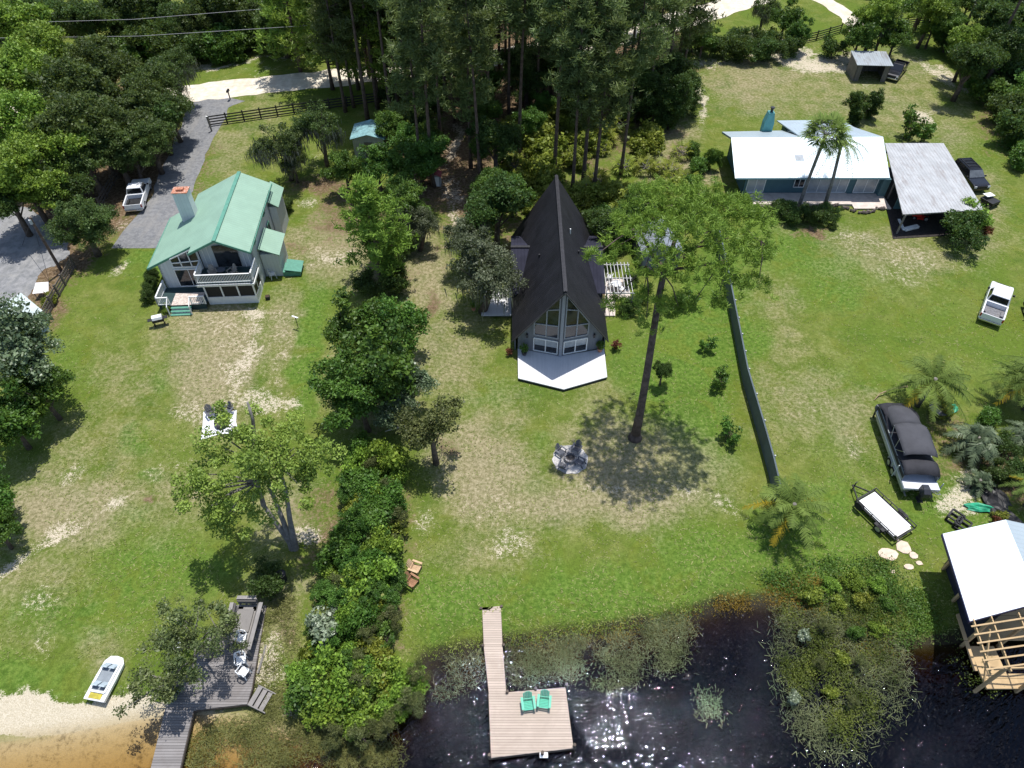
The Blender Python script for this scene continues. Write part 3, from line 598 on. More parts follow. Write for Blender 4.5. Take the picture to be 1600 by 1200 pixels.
for s in (-1, 1):
    k0, k1 = .07, .62
    g = MB(); g.slab([fpt(s, k0, .5), fpt(s, k1, .5), fpt(s, k1, 1.95), fpt(s, k0, 1.95)], .03, up=fpt(s, .5, 0, 1) - fpt(s, .5, 0, 0)); wo = g.build('patio_window', GLASS, r)
    f = MB(); n = fpt(s, .5, 0, 1) - fpt(s, .5, 0, 0)
    for (ka, za), (kb, zb) in (((k0, .5), (k1, .5)), ((k0, 1.95), (k1, 1.95)), ((k0, .5), (k0, 1.95)), ((k1, .5), (k1, 1.95)), (((k0 + k1) / 2, .5), ((k0 + k1) / 2, 1.95))):
        f.bar(fpt(s, ka, za, .06), fpt(s, kb, zb, .06), .09, .08, up=n)
    f.build('frame', WHITE, wo)
    b_ = MB(); b_.slab([fpt(s, k0 + .02, 1.2, .05), fpt(s, k1 - .02, 1.2, .05), fpt(s, k1 - .02, 1.9, .05), fpt(s, k0 + .02, 1.9, .05)], .005, up=n); b_.build('blind', BLIND, wo)
    zt = lambda k: az(3.65 * k) - .75
    g = MB(); g.slab([fpt(s, k0, 2.35), fpt(s, k1, 2.35), fpt(s, k1, zt(k1)), fpt(s, k0, zt(k0))], .03, up=n); wo = g.build('gable_window', GLASS, r)
    f = MB(); km = (k0 + k1) / 2
    for (ka, za), (kb, zb) in (((k0, 2.35), (k1, 2.35)), ((k0, 2.35), (k0, zt(k0))), ((k1, 2.35), (k1, zt(k1))), ((k0, zt(k0)), (k1, zt(k1))), ((km, 2.35), (km, zt(km))), ((k0, 3.75), (k1, 3.6)), ((k0, 5.6), (km, 5.3))):
        f.bar(fpt(s, ka, za, .06), fpt(s, kb, zb, .06), .10, .08, up=n)
    f.build('frame', GREYTRIM, wo)
    l = MB(); p = fpt(s, .78, 1.9, .12); l.box(p.x - .08, p.x + .08, p.y - .08, p.y + .08, p.z, p.z + .35); l.bar(p + Vector((0, .1, .4)), p + Vector((0, 0, .42)), .05, .05); l.build('wall_lantern', DARKM, r)
    # side wings
    m = MB(); x0, x1 = (1.2, 4.25); ys_ = [4.9, 9.6, 13.2]; zs_ = [2.45, 4.05, 2.7]
    m.slab([(s * x0, ys_[0], zs_[0]), (s * x1, ys_[0], zs_[0]), (s * x1, ys_[1], zs_[1]), (s * x0, ys_[1], zs_[1])], .1)
    m.slab([(s * x0, ys_[1], zs_[1]), (s * x1, ys_[1], zs_[1]), (s * x1, ys_[2], zs_[2]), (s * x0, ys_[2], zs_[2])], .1)
    wr = m.build('wing_roof', BLACKROOFX, r)
    m = MB(); m.bar((s * 1.4, 9.6, 4.1), (s * 4.27, 9.6, 4.1), .3, .06); m.build('ridge_cap', DARKM, wr)
    m = MB(); m.slab([(s * 4.0, 5.2, 0), (s * 4.0, 13, 0), (s * 4.0, 13, 2.6), (s * 4.0, 9.6, 3.85), (s * 4.0, 5.2, 2.4)], .12, up=(s, 0, 0)); m.box(min(s * 2.5, s * 3.98), max(s * 2.5, s * 3.98), 5.2, 5.3, 0, 2.4); m.build('wing_wall', GREYWALL, r)
for s in (-1, 1): m = MB(); m.slab([(s * 3.95, .2, 0), (s * 3.95, 15, 0), (s * 3.95, 15, 1.6), (s * 3.95, .2, 1.6)], .12, up=(s, 0, 0)); m.build('side_wall', GREYWALL, r)
m = MB()
m.slab([(-3.9, 14.6, 0), (3.9, 14.6, 0), (3.9, 14.6, 1.5), (0, 14.6, 7.9), (-3.9, 14.6, 1.5)], .1, up=(0, 1, 0))
m.build('rear_wall', GREYWALL, r)
m = MB(); m.prism([(-3.63, -3.5), (.14, -4.75), (3.86, -3.35), (3.9, .05), (0, -.86), (-3.66, .05)], .22, .3); dk = m.build('front_deck', WHITEDECK, r)
m = MB(); q = [(-3.6, .0), (-3.6, -3.45), (.14, -4.7), (3.83, -3.3), (3.87, .0)]
for a, b in zip(q, q[1:]): m.bar((*a, .11), (*b, .11), .06, .215)
m.build('skirt', DARKM, dk)
p = [G(757, 452, .4), G(799, 450, .4), G(799, 492, .4), G(752, 492, .4)]
m = MB(); m.slab([(v.x - cx, v.y - 44.2, .35) for v in p], .1); sd = m.build('side_deck', WHITEDECK, r)

# ---- teal ranch house with white roof
TEAL = plain('teal_siding', (.085, .165, .190), .7, .08, 1)
TEALD = plain('teal_chimney', (.10, .30, .30), .7, .1, 2)
WHITEROOF = metal_roof('white_metal_roof', (.47, .55, .60), 'x', .4, .45, .04, .8, h=.006, metal=.45, seam=.07)
r = thing('ranch_house', 'long teal ranch house with white metal roof and teal chimney', 'house', (32, 69, 0))
m = HB(r); zE, zR = 2.75, 4.25
m.slab([(23.9, 67.7, zE), (40.5, 67.75, zE), (41.3, 73.75, zR), (24.35, 73.55, zR)], .12)
m.slab([(24.35, 73.55, zR), (32.2, 73.64, zR), (31.5, 77.9, 2.8), (24.5, 77.7, 2.75)], .12)
m.slab([(32.2, 73.64, zR), (41.3, 73.75, zR), (39.7, 77.6, 3.35), (38.9, 79.9, 3.1), (31.3, 79.7, 3.1)], .12)
rf = m.build('roof', WHITEROOF)
m = HB(r); m.slab([(25.5, 68.9, 0), (25.5, 68.9, 2.7), (25.5, 73.5, 3.95), (25.5, 76.9, 2.85), (25.5, 76.9, 0)][::-1], .15, up=(-1, 0, 0)); m.box(25.5, 40.3, 68.85, 69.0, 0, 2.8); m.box(25.5, 40.3, 76.7, 76.85, 0, 2.7); m.box(32, 38.7, 76.9, 79.4, 0, 2.8); m.box(40.15, 40.3, 69, 76.7, 0, 3.0)
m.build('wall', TEAL)
m = HB(r); m.slab([(24.1, 67.68, 2.76), (40.5, 67.73, 2.76), (40.5, 67.73, 2.58), (24.1, 67.68, 2.58)], .04, up=(0, -1, 0)); m.bar((24.3, 67.8, 2.68), (24.4, 73.5, 4.12), .06, .2); m.bar((24.4, 73.6, 4.12), (24.52, 77.7, 2.64), .06, .2); m.build('fascia', plain('teal_fascia', (.22, .36, .40), .6, .1), rf)
m = HB(r); m.loft([[(29.0, 77.2, 1), (30.1, 77.2, 1), (30.1, 78.1, 1), (29.0, 78.1, 1)], [(29.0, 77.2, 4.0), (30.1, 77.2, 4.0), (30.1, 78.1, 4.0), (29.0, 78.1, 4.0)], [(29.25, 77.3, 5.2), (29.9, 77.3, 5.2), (29.9, 78.0, 5.2), (29.25, 78.0, 5.2)]])
ch = m.build('chimney', TEALD)
m = HB(r); m.tube([(29.6, 77.65, 5.2), (29.6, 77.65, 5.6)], .16); m.tube([(29.6, 77.65, 5.65), (29.6, 77.65, 5.75)], .26); m.build('chimney_pot', DARKM, ch)
m = HB(r); m.slab([(31.7, 76.8, 3.34), (32.1, 75.4, 3.85), (33.6, 75.5, 3.82)], .05); m.build('skylight', BLIND, rf)
m = HB(r); m.slab([(30.9, 70.2, 3.41), (31.8, 70.2, 3.41), (31.8, 71.0, 3.61), (30.9, 71.0, 3.61)], .08); m.build('skylight', BLIND, rf)
for px, w, z0, h, nx in ((1181, 1.9, .35, 1.95, 2), (1248, 1.1, 1.0, 1.2, 2), (1279, 2.3, .35, 1.95, 2), (1310, 2.0, .35, 1.95, 2), (1353, 2.3, .3, 2.0, 2)):
    x = (px - 800) / FPX * (68.85 * CT + (CH - 1.3) * ST)
    window(r, (x - 32, -.2, z0), (1, 0, 0), w, h, nx, 1, WHITE, BLIND if w > 1.5 else GLASS)
m = HB(r); m.box(40.305, 41.1, 68.3, 73, 0, 2.2); m.build('end_room', TEAL)
TILE = plain('pale_patio_slab', (.60, .52, .47), .8, .12, 2, dirt=(.35, .28, .24), dirt_amt=.5)
m = HB(r); m.box(26.2, 37.0, 66.6, 68.8, .05, .26); m.box(37.0, 41.0, 65.9, 68.8, .05, .16); m.build('patio', TILE)
ROCK = plain('rubble_stone', (.13, .105, .095), .9, .4, 3, bump=1, bscale=4)
m = HB(r); rr = random.Random(4)
for i in range(60):
    x = 26.0 + i * .24; y = 66.1 + .35 * math.sin(i * .35) - (.5 if x > 35.5 else 0); s_ = rr.uniform(.12, .24); m.lathe([(s_ * .8, -s_ * .6), (s_, 0), (s_ * .6, s_ * .7)], (x, y + rr.uniform(-.2, .2), .18), 6)
m.build('stone_edging', ROCK)

# ---- carport beside it
RUSTROOF = metal_roof('weathered_corrugated_roof', (.40, .41, .42), 'x', .34, .5, .12, .4, rust=(.24, .21, .20), rust_amt=.6, h=.03)
WOODG = planks('weathered_grey_wood', (.24, .225, .215), 'x', .14, .06, .25)
r = thing('carport', 'open carport with weathered grey corrugated roof beside the ranch house', 'carport', (44.5, 68, 0))
m = HB(r); m.slab([(42.5, 75.0, 2.8), (49.2, 75.0, 2.8), (48.3, 62.3, 2.4), (39.7, 61.5, 2.4)], .06); m.build('roof', RUSTROOF)
for q in ((42.7, 74.3), (48.7, 74.3), (47.7, 62.4), (40.0, 61.5), (41.4, 68), (48.3, 68)):
    m = HB(r); m.bar((*q, 0), (*q, 2.34 + (q[1] - 61.5) * .029), .14, .14); m.build('post', WOODG)
m = HB(r); m.box(41.3, 48.3, 66.0, 66.1, 0, 2.3); m.build('back_wall', TEAL)
m = HB(r); m.bar((39.8, 61.7, 2.22), (48.1, 62.5, 2.22), .1, .18); m.bar((39.9, 61.8, 2.22), (42.6, 74.6, 2.6), .1, .18); m.build('beam', WOODG)
m = HB(r); m.prism([(39.3, 60.6), (48.0, 61.4), (48.8, 74.5), (42.6, 74.5), (41.3, 69)], .0, .05); m.build('floor', plain('painted_shade_floor', (.035, .030, .028), .95, .3, 4))  # near-black slab colour paints in the shade beneath the carport roof
tag(MB().box(-.14, .14, -1, 1, 0, .12, Matrix.Translation(G(1408, 352)) @ Matrix.Rotation(-.1, 4, 'Z')).build('board', WHITE, bevel=.01), 'narrow white board lying upright in the shade in front of the carport', 'board')
tag(MB().box(-.85, .85, -.22, .22, 0, .3, Matrix.Translation(G(1423, 358)) @ Matrix.Rotation(.35, 4, 'Z')).build('white_crate', WHITE, bevel=.02), 'long white box lying at a slant in front of the carport', 'box')

# ---- boathouse at the water
NEWWOOD = planks('new_pine_lumber', (.62, .44, .24), 'y', 2.0, .01, .15, .7)
r = thing('boathouse', 'boathouse with bright white metal roof and bare timber framing over the water', 'boathouse', (31, 20, 0))
BR2 = metal_roof('white_boathouse_roof', (.50, .57, .61), 'y', .32, .45, .03, .8, h=.006, metal=.45, seam=.07)
m = HB(r); m.slab([(27.85, 23.95, 3.5), (31.35, 24.15, 4.9), (30.75, 18.6, 4.9), (27.05, 18.05, 3.5)], .1)
m.slab([(31.35, 24.15, 4.9), (35.2, 24.3, 3.4), (34.4, 18.9, 3.4), (30.75, 18.6, 4.9)], .1); rf = m.build('roof', BR2)
m = HB(r); m.bar((27.86, 23.95, 3.42), (27.06, 18.05, 3.42), .05, .2); m.slab([(27.05, 18.02, 3.5), (30.75, 18.57, 4.9), (30.75, 18.57, 4.7), (27.05, 18.02, 3.28)], .05, up=(0, -1, 0)); m.build('fascia', plain('navy_fascia', (.02, .02, .07), .5, .1), rf)
m = HB(r)
m.slab([(29.4, 23.6, -.5), (28.9, 18.4, -.5), (28.9, 18.4, 3.9), (29.4, 23.6, 3.9)], .1, up=(-1, 0, 0)); m.box(29.45, 34.8, 23.6, 23.7, -.4, 3.3); m.build('wall', plain('dark_boathouse_wall', (.03, .032, .05), .7, .2))
m = HB(r)   # open rafters in front
for x0, x1 in ((27.25, 27.25), (28.15, 28.2), (29.5, 29.6), (30.75, 30.75), (32.0, 31.9)):
    z0 = 3.45 + (x0 - 27.05) * .36 if x0 < 30.76 else 4.75 - (x0 - 30.75) * .38
    m.bar((x0 + .05, 18.2, z0), (x1 - .3, 15.0, z0 - .05), .07, .2)
m.build('rafter', NEWWOOD)
m = HB(r)
for k in range(6):
    y = 17.7 - k * .5; m.bar((26.95 - .05 * k, y, 3.62), (30.7, y + .1, 5.0), .09, .05); m.bar((30.7, y + .1, 5.0), (34, y + .2, 3.8), .09, .05)
m.build('purlin', NEWWOOD)
m = HB(r)
for x, y in ((29.2, 23.3), (28.9, 21), (28.5, 18.2), (28.1, 15.4), (30.6, 15.4), (34, 15.6), (30.8, 18.2)): m.bar((x, y, -2.2), (x, y, 3.4), .16, .16)
m.bar((27.4, 15.35, 3.3), (34, 15.55, 3.3), .08, .2); m.bar((28.1, 15.5, .8), (28.4, 17.8, 3.0), .08, .12)
m.build('frame_post', NEWWOOD)
m = HB(r); m.box(28.6, 30.2, 16.3, 18.0, -.1, .05); m.box(28.6, 33.8, 15.4, 16.29, -.1, .05); m.box(29.5, 34.5, 18.4, 23.4, -.1, .05); m.build('dock_floor', NEWWOOD)
m = HB(r); m.slab([G(1494, 960, .9), G(1499, 958, .9), G(1528, 1048, .9), G(1522, 1048, .9)], .06); m.build('fender_rail', NEWWOOD)

# ---- sheds
def shed(name, label, c, w, d, h, rise, wall, roof, rz=0, ov=.25, door=None, ridge='y', trim=None, openf=False):
    r = thing(name, label, 'shed', c, rz); m = MB()
    if openf:
        m.box(-w / 2, -w / 2 + .08, -d / 2, d / 2, 0, h); m.box(w / 2 - .08, w / 2, -d / 2, d / 2, 0, h); m.box(-w / 2, w / 2, d / 2 - .08, d / 2, 0, h)
        m.box(-w / 2, -w / 2 + .7, -d / 2, -d / 2 + .06, 0, h); m.box(w / 2 - .7, w / 2, -d / 2, -d / 2 + .06, 0, h)
    elif ridge == 'y': m.loft([[(-w / 2, y, 0), (w / 2, y, 0), (w / 2, y, h), (0, y, h + rise * .96), (-w / 2, y, h)] for y in (-d / 2, d / 2)])
    else: m.loft([[(x, -d / 2, 0), (x, d / 2, 0), (x, d / 2, h), (x, 0, h + rise * .96), (x, -d / 2, h)] for x in (-w / 2, w / 2)])
    m.build('wall', wall, r); m = MB(); k = (rise / (w / 2 if ridge == 'y' else d / 2)) * ov
    if ridge == 'flat': m.slab([(-w / 2 - ov, -d / 2 - ov, h), (w / 2 + ov, -d / 2 - ov, h), (w / 2 + ov, d / 2 + ov, h + rise), (-w / 2 - ov, d / 2 + ov, h + rise)], .07)
    else:
        for s in (-1, 1):
            if ridge == 'y': m.slab([(0, -d / 2 - ov, h + rise + .06), (s * (w / 2 + ov), -d / 2 - ov, h - k + .06), (s * (w / 2 + ov), d / 2 + ov, h - k + .06), (0, d / 2 + ov, h + rise + .06)], .06)
            else: m.slab([(-w / 2 - ov, 0, h + rise + .06), (-w / 2 - ov, s * (d / 2 + ov), h - k + .06), (w / 2 + ov, s * (d / 2 + ov), h - k + .06), (w / 2 + ov, 0, h + rise + .06)], .06)
    m.build('roof', roof, r)
    if door:
        m = MB(); m.box(door[0], door[1], -d / 2 - .04, -d / 2 - .005, .05, door[2]); m.build('door', door[3], r)
    return r
GREYROOF = metal_roof('grey_shed_roof', (.22, .24, .28), 'x', .25, .4, .1, .5, rust=(.10, .10, .11), rust_amt=.3)
TEALROOF = plain('pale_teal_roof', (.20, .36, .38), .5, .25, 2, dirt=(.10, .14, .14), dirt_amt=.7)
SILVER = metal_roof('silver_shed_roof', (.34, .38, .41), 'x', .3, .4, .1, .6, rust=(.16, .13, .11), rust_amt=.6)
WOODWALL = planks('grey_barn_boards', (.20, .185, .17), 'x', .18, .06, .3)
PALEWALL = planks('pale_grey_boards', (.40, .42, .43), 'x', .2, .04, .08)
shed('garden_shed', 'grey metal roofed garden shed half hidden under the tall pine crown', G(1022, 400), 3.6, 4.4, 2.2, .9, GREYWALL, GREYROOF, .1)
shed('wooded_shed', 'small shed with pale teal roof among the trees behind the green roof house', G(582, 236), 3.6, 3.2, 2.5, .5, PALEWALL, TEALROOF, 0, door=(-.5, .5, 2.0, WOODWALL))
shed('tractor_shed', 'weathered open fronted shed with silver roof beside the black pickup', G(1352, 119), 4.4, 3.4, 2.3, .35, WOODWALL, SILVER, -.06, .2, ridge='flat', openf=True)
shed('pump_house', 'tiny white pump house with faded red roof beside the woodland path', G(683, 288), .95, .95, 1.3, .25, PALEWALL, plain('faded_red_roof', (.42, .10, .11), .6, .25, 4), 0, .12, door=(-.3, .3, 1.2, WHITE))
shed('garage', 'pale blue gabled shed behind the rail fence at the left edge', G(26, 526), 3.4, 4.2, 2.2, 1.1, plain('pale_blue_siding', (.42, .50, .53), .7, .08, 1), plain('pale_shed_roof', (.50, .58, .58), .5, .1, 1), -.5)
# ================================================================== vegetation
BARK = plain('grey_brown_bark', (.105, .082, .068), .95, .35, 2.5, bump=.8, bscale=9)
PINEBARK = plain('pine_bark', (.120, .085, .068), .95, .4, 3, bump=.9, bscale=8)
PALEBARK = plain('pale_bark', (.20, .185, .17), .9, .3, 3, bump=.6, bscale=9)
LEAF_OAK = foliage('oak_leaves', (0.035, 0.063, 0.018), (0.108, 0.161, 0.045))
LEAF_GREY = foliage('mossy_oak_leaves', (.055, .072, .038), (.185, .210, .130), hue=.03)
LEAF_MAPLE = foliage('bright_leaves', (.085, .165, .018), (.275, .410, .055), .3)
LEAF_GREEN = foliage('green_leaves', (0.038, 0.096, 0.014), (0.126, 0.236, 0.035), .35)
LEAF_DARK = foliage('dark_leaves', (0.028, 0.056, 0.014), (0.079, 0.140, 0.032))
LEAF_YEL = foliage('yellow_green_leaves', (0.105, 0.149, 0.018), (0.298, 0.333, 0.049), .3)
LEAF_PALE = foliage('silvery_leaves', (.10, .14, .07), (.34, .40, .28), .6, .35, .15)
NEEDLE = foliage('pine_needles', (.052, .082, .026), (.185, .240, .085), .2)
NEEDLE_B = foliage('sunlit_pine_needles', (0.088, 0.158, 0.021), (0.263, 0.376, 0.060), .2)
MOSS = foliage('spanish_moss', (.085, .090, .070), (.21, .215, .175), .1, .8, .15, .02)
PALM = foliage('palm_fronds', (.065, .110, .022), (.215, .300, .070), .12, .6, .2, .03)
PALMY = foliage('yellow_palm_fronds', (.20, .16, .012), (.46, .34, .03), .15, .4, .15, .02)
BLUEP = foliage('grey_green_palm_fronds', (.055, .085, .042), (.180, .225, .130), .12, .35, .1, .02)
REED = foliage('grey_green_reeds', (.12, .14, .06), (.34, .36, .19), .15)
REDP = foliage('red_leaves', (.10, .030, .020), (.26, .10, .06), .2)
ORANGE = foliage('orange_fringe_weeds', (.12, .085, .012), (.34, .21, .035), .2)

def rot_frame(rng, n, upb):
    """random unit normals biased upward and two tangents"""
    N = rng.normal(size=(n, 3)); N[:, 2] += upb; N /= np.linalg.norm(N, axis=1)[:, None]
    A = rng.normal(size=(n, 3)); A -= (A * N).sum(1)[:, None] * N; A /= np.linalg.norm(A, axis=1)[:, None]
    return N, A, np.cross(N, A)
def leaf_quads(rng, P, size, upb=.7, asp=.62):
    n = len(P); N, A, B = rot_frame(rng, n, upb); s = size * rng.uniform(.6, 1.35, n)[:, None]
    V = np.stack([P - A * s * .5, P + B * s * asp * .5 + N * s * .08, P + A * s * .5, P - B * s * asp * .5 + N * s * .08], 1)
    return V.reshape(-1, 3), np.arange(4 * n).reshape(-1, 4)
def sph(rng, n):
    d = rng.normal(size=(n, 3)); return d / np.linalg.norm(d, axis=1)[:, None]
def crown(seed, rx, ry, rz, cz, lobes=8, clumps=60, per=190, leaf=.22, cr=.55, flat=.75, low=-.25, upb=.7, spread=.62, hollow=.0):
    """clumps of leaves gathered on uneven lobes; returns V, F, tint, clump centres"""
    rng = np.random.default_rng(seed); L = sph(rng, lobes); L[:, 2] = np.maximum(L[:, 2], low); L *= rng.uniform(.35, spread, lobes)[:, None]
    lr = rng.uniform(.30, .52, lobes); Cc = []; 
    for i in range(clumps):
        k = rng.integers(lobes); d = sph(rng, 1)[0]; d[2] = abs(d[2]) * (1 if rng.random() < .75 else -1)
        c = L[k] + d * lr[k] * rng.uniform(.55, 1.0); Cc.append(c)
    Cc = np.array(Cc) * (rx, ry, rz) + (0, 0, cz); V = []; F = []; T = []; nv = 0
    for c in Cc:
        n = int(per * rng.uniform(.6, 1.4)); r = cr * rng.uniform(.65, 1.35); d = sph(rng, n) * (rng.random(n) ** .4)[:, None]; d[:, 2] *= flat
        P = c + d * r * (1 + .35 * rng.normal(size=(n, 1)) * .5)
        v, f = leaf_quads(rng, P, leaf * rng.choice([.65, .85, 1.0, 1.25]), upb); V.append(v); F.append(f + nv); nv += len(v)
        T.append(np.repeat(np.clip(rng.uniform(.0, .95) + rng.normal(size=n) * .18, 0, 1), 4))
    return np.concatenate(V), np.concatenate(F), np.concatenate(T), Cc
def limbs(m, rng, base, Cc, trunk_r, n=12, z0=.35, sag=.0, twist=.25):
    """trunk and limbs reaching the clumps"""
    top = Vector(base[-1]); idx = rng.choice(len(Cc), min(n, len(Cc)), replace=False)
    for i in idx:
        c = Vector(Cc[i]); k = rng.uniform(z0, 1.0); j = k * (len(base) - 1); a = Vector(base[int(j)]).lerp(Vector(base[min(int(j) + 1, len(base) - 1)]), j - int(j))
        d = c - a; pts = []
        for t in (0, .3, .62, 1): pts.append(a + d * t + Vector(rng.normal(size=3)) * twist * (t * (1 - t)) * 2 + Vector((0, 0, -sag * math.sin(math.pi * t))))
        r0 = trunk_r * rng.uniform(.28, .5); m.tube(pts, [r0, r0 * .75, r0 * .45, r0 * .15], 5, False)
def moss_strands(seed, Cc, n, L=1.0, w=.05):
    rng = np.random.default_rng(seed); k = rng.integers(len(Cc), size=n); P = Cc[k] + rng.normal(size=(n, 3)) * (.45, .45, .2)
    a = rng.uniform(0, 6.28, n); D = np.stack([np.cos(a), np.sin(a), 0 * a], 1) * w; l = L * rng.uniform(.4, 1.3, n)[:, None] * np.array([[0, 0, 1]]); o = rng.normal(size=(n, 3)) * (.06, .06, 0)
    V = np.stack([P - D, P + D, P + D * .3 - l + o, P - D * .3 - l + o], 1).reshape(-1, 3)
    return V, np.arange(4 * n).reshape(-1, 4), np.repeat(rng.uniform(.2, .9, n), 4)

PROTO = {}; PZ = {}; _pc = 0
def broad(kind, name, cat, H, rx, rz, mat, trunk=.22, bark=BARK, seed=0, moss=0, ry=None, cz=None, trunks=1, **kw):
    """prototype tree or shrub, built when first planted"""
    def make():
        rng = np.random.default_rng(seed); r = thing(name, 'x', cat); z = cz if cz is not None else H - rz
        V, F, T, Cc = crown(seed, rx, ry or rx, rz, z, **kw)
        m = MB()
        for q in range(trunks):
            e = Vector((rng.normal() * .3 * rx * .3 + (q - (trunks - 1) / 2) * rx * .25, rng.normal() * .1 * rx, z * .9)); b = [(q * .15 - .07 * trunks, 0, -.15)]
            for t in (.35, .7, 1): b.append(tuple(Vector(b[0]) + e * t + Vector((rng.normal() * .1, rng.normal() * .1, 0)) * rx * .2))
            m.tube(b, [trunk * 1.25, trunk, trunk * .75, trunk * .4], 8); limbs(m, rng, [Vector(x) for x in b], Cc, trunk, kw.get('nl', 12) if False else 12)
        m.build('trunk', bark, r, smooth=True, fix=False)
        npmesh('crown', V, F, mat, T, r)
        if moss:
            v, f, t_ = moss_strands(seed + 5, Cc[Cc[:, 2] < np.median(Cc[:, 2]) + .3], moss, 1.1); npmesh('moss', v, f, MOSS, t_, r)
        return r
    PROTO[kind] = [make, None]; PZ[kind] = cz if cz is not None else H - rz
def plant(kind, loc, scale=1, rz=None, label='', group=None, cat=None, name=None):
    global _pc
    pr = PROTO[kind]; _pc += 1
    rz = rz if rz is not None else (_pc * 2.399) % 6.28
    if pr[1] is None:
        pr[1] = r = pr[0](); r.location = loc; r.rotation_euler = (0, 0, rz); r.scale = (scale,) * 3 if not hasattr(scale, '__len__') else scale; tag(r, label, cat, group)
    else: r = dup(pr[1], loc, rz, scale, label, group, cat)
    if name: r.name = name
    return r
def at_crown(kind, px, py, scale=1, label='', group=None, rz=None, cat=None):
    """plant so that the crown's middle is seen at that point"""
    p = G(px, py, PZ[kind] * (scale if not hasattr(scale, '__len__') else scale[2])); return plant(kind, (p.x, p.y, max(gh(p.x, p.y), -.5)), scale, rz, label, group, cat)

broad('oak', 'oak_tree', 'tree', 9, 4.6, 3.4, LEAF_OAK, .34, seed=11, lobes=11, clumps=130, per=150, leaf=.27, cr=.75)
broad('oak2', 'oak_tree', 'tree', 10, 4.2, 4.0, LEAF_DARK, .34, seed=12, lobes=10, clumps=130, per=150, leaf=.27, cr=.8)
broad('greyoak', 'oak_tree', 'tree', 7, 3.4, 2.8, LEAF_GREY, .28, seed=13, lobes=10, clumps=110, per=170, leaf=.17, cr=.6, moss=500)
broad('mossoak', 'oak_tree', 'tree', 8, 3.8, 2.8, LEAF_OAK, .26, seed=14, lobes=7, clumps=70, per=120, leaf=.2, cr=.6, moss=1300, spread=.8)
broad('maple', 'maple_tree', 'tree', 11, 4.6, 4.2, LEAF_MAPLE, .3, seed=15, lobes=12, clumps=130, per=120, leaf=.33, cr=.8)
broad('green', 'broadleaf_tree', 'tree', 6.5, 3.0, 2.6, LEAF_GREEN, .2, seed=16, lobes=9, clumps=90, per=150, leaf=.22, cr=.6)
broad('green2', 'broadleaf_tree', 'tree', 7.5, 3.0, 3.2, LEAF_GREEN, .2, seed=17, lobes=9, clumps=90, per=130, leaf=.27, cr=.65, cz=3.9)
broad('round', 'round_tree', 'tree', 6.4, 3.5, 2.9, LEAF_OAK, .28, seed=18, lobes=16, clumps=150, per=170, leaf=.16, cr=.5, low=-.6, spread=.55, cz=3.3)
broad('bush', 'leafy_shrub', 'shrub', 2.4, 1.7, 1.3, LEAF_GREEN, .06, seed=19, lobes=8, clumps=55, per=90, leaf=.17, cr=.38, cz=1.0, low=-.5)
broad('bush2', 'leafy_shrub', 'shrub', 2.6, 1.8, 1.5, LEAF_MAPLE, .06, seed=20, lobes=8, clumps=55, per=90, leaf=.18, cr=.4, cz=1.05, low=-.5)
broad('bushd', 'dark_shrub', 'shrub', 2.8, 1.8, 1.5, LEAF_DARK, .06, seed=21, lobes=9, clumps=60, per=110, leaf=.15, cr=.4, cz=1.1, low=-.5)
broad('wall', 'dense_evergreen', 'tree', 7.5, 2.7, 3.9, LEAF_DARK, .16, seed=22, lobes=10, clumps=110, per=150, leaf=.2, cr=.65, cz=3.6, low=-.9)
broad('ball', 'clipped_shrub', 'shrub', 1.7, 1.25, .85, LEAF_DARK, .05, seed=23, lobes=18, clumps=70, per=110, leaf=.10, cr=.25, cz=.75, low=-.7, spread=.5)
broad('yel', 'undergrowth_shrub', 'shrub', 1.7, 1.6, .9, LEAF_YEL, .05, seed=24, lobes=9, clumps=45, per=60, leaf=.24, cr=.42, cz=.75, low=-.5)
broad('silver', 'silver_leaved_tree', 'tree', 8, 3.7, 3.2, foliage('silver_tree_leaves', (.035, .065, .030), (.20, .27, .14), .5, .4, .2), .28, seed=25, lobes=10, clumps=110, per=130, leaf=.27, cr=.7)
broad('oleander', 'oleander_bush', 'shrub', 4.6, 1.5, 2.4, LEAF_DARK, .05, seed=26, lobes=14, clumps=90, per=120, leaf=.2, cr=.4, cz=2.0, low=-.9, upb=0, trunks=3)
broad('twig', 'sparse_shrub', 'shrub', 2.2, .75, 1.15, LEAF_GREEN, .03, seed=27, lobes=12, clumps=26, per=34, leaf=.2, cr=.26, cz=.95, low=-.95, upb=0, spread=.9, trunks=3)
broad('sparse', 'sparse_oak', 'tree', 6.2, 3.0, 1.5, foliage('thin_oak_leaves', (.055, .085, .025), (.19, .235, .085), .4), .2, bark=PALEBARK, seed=28, lobes=9, clumps=46, per=90, leaf=.19, cr=.5, cz=4.6, spread=.9)
broad('brown', 'browning_oak', 'tree', 6.0, 2.6, 2.2, foliage('browning_oak_leaves', (.050, .065, .020), (.165, .185, .065), .25, .5, .2, .05), .2, seed=29, lobes=8, clumps=60, per=110, leaf=.18, cr=.5)
broad('red', 'red_leaved_shrub', 'shrub', .9, .6, .5, REDP, .03, seed=30, lobes=6, clumps=16, per=40, leaf=.15, cr=.2, cz=.45)
broad('silverbush', 'silver_leaved_shrub', 'shrub', 2.4, 1.2, 1.1, LEAF_PALE, .05, seed=31, lobes=7, clumps=30, per=55, leaf=.24, cr=.34, cz=1.4)

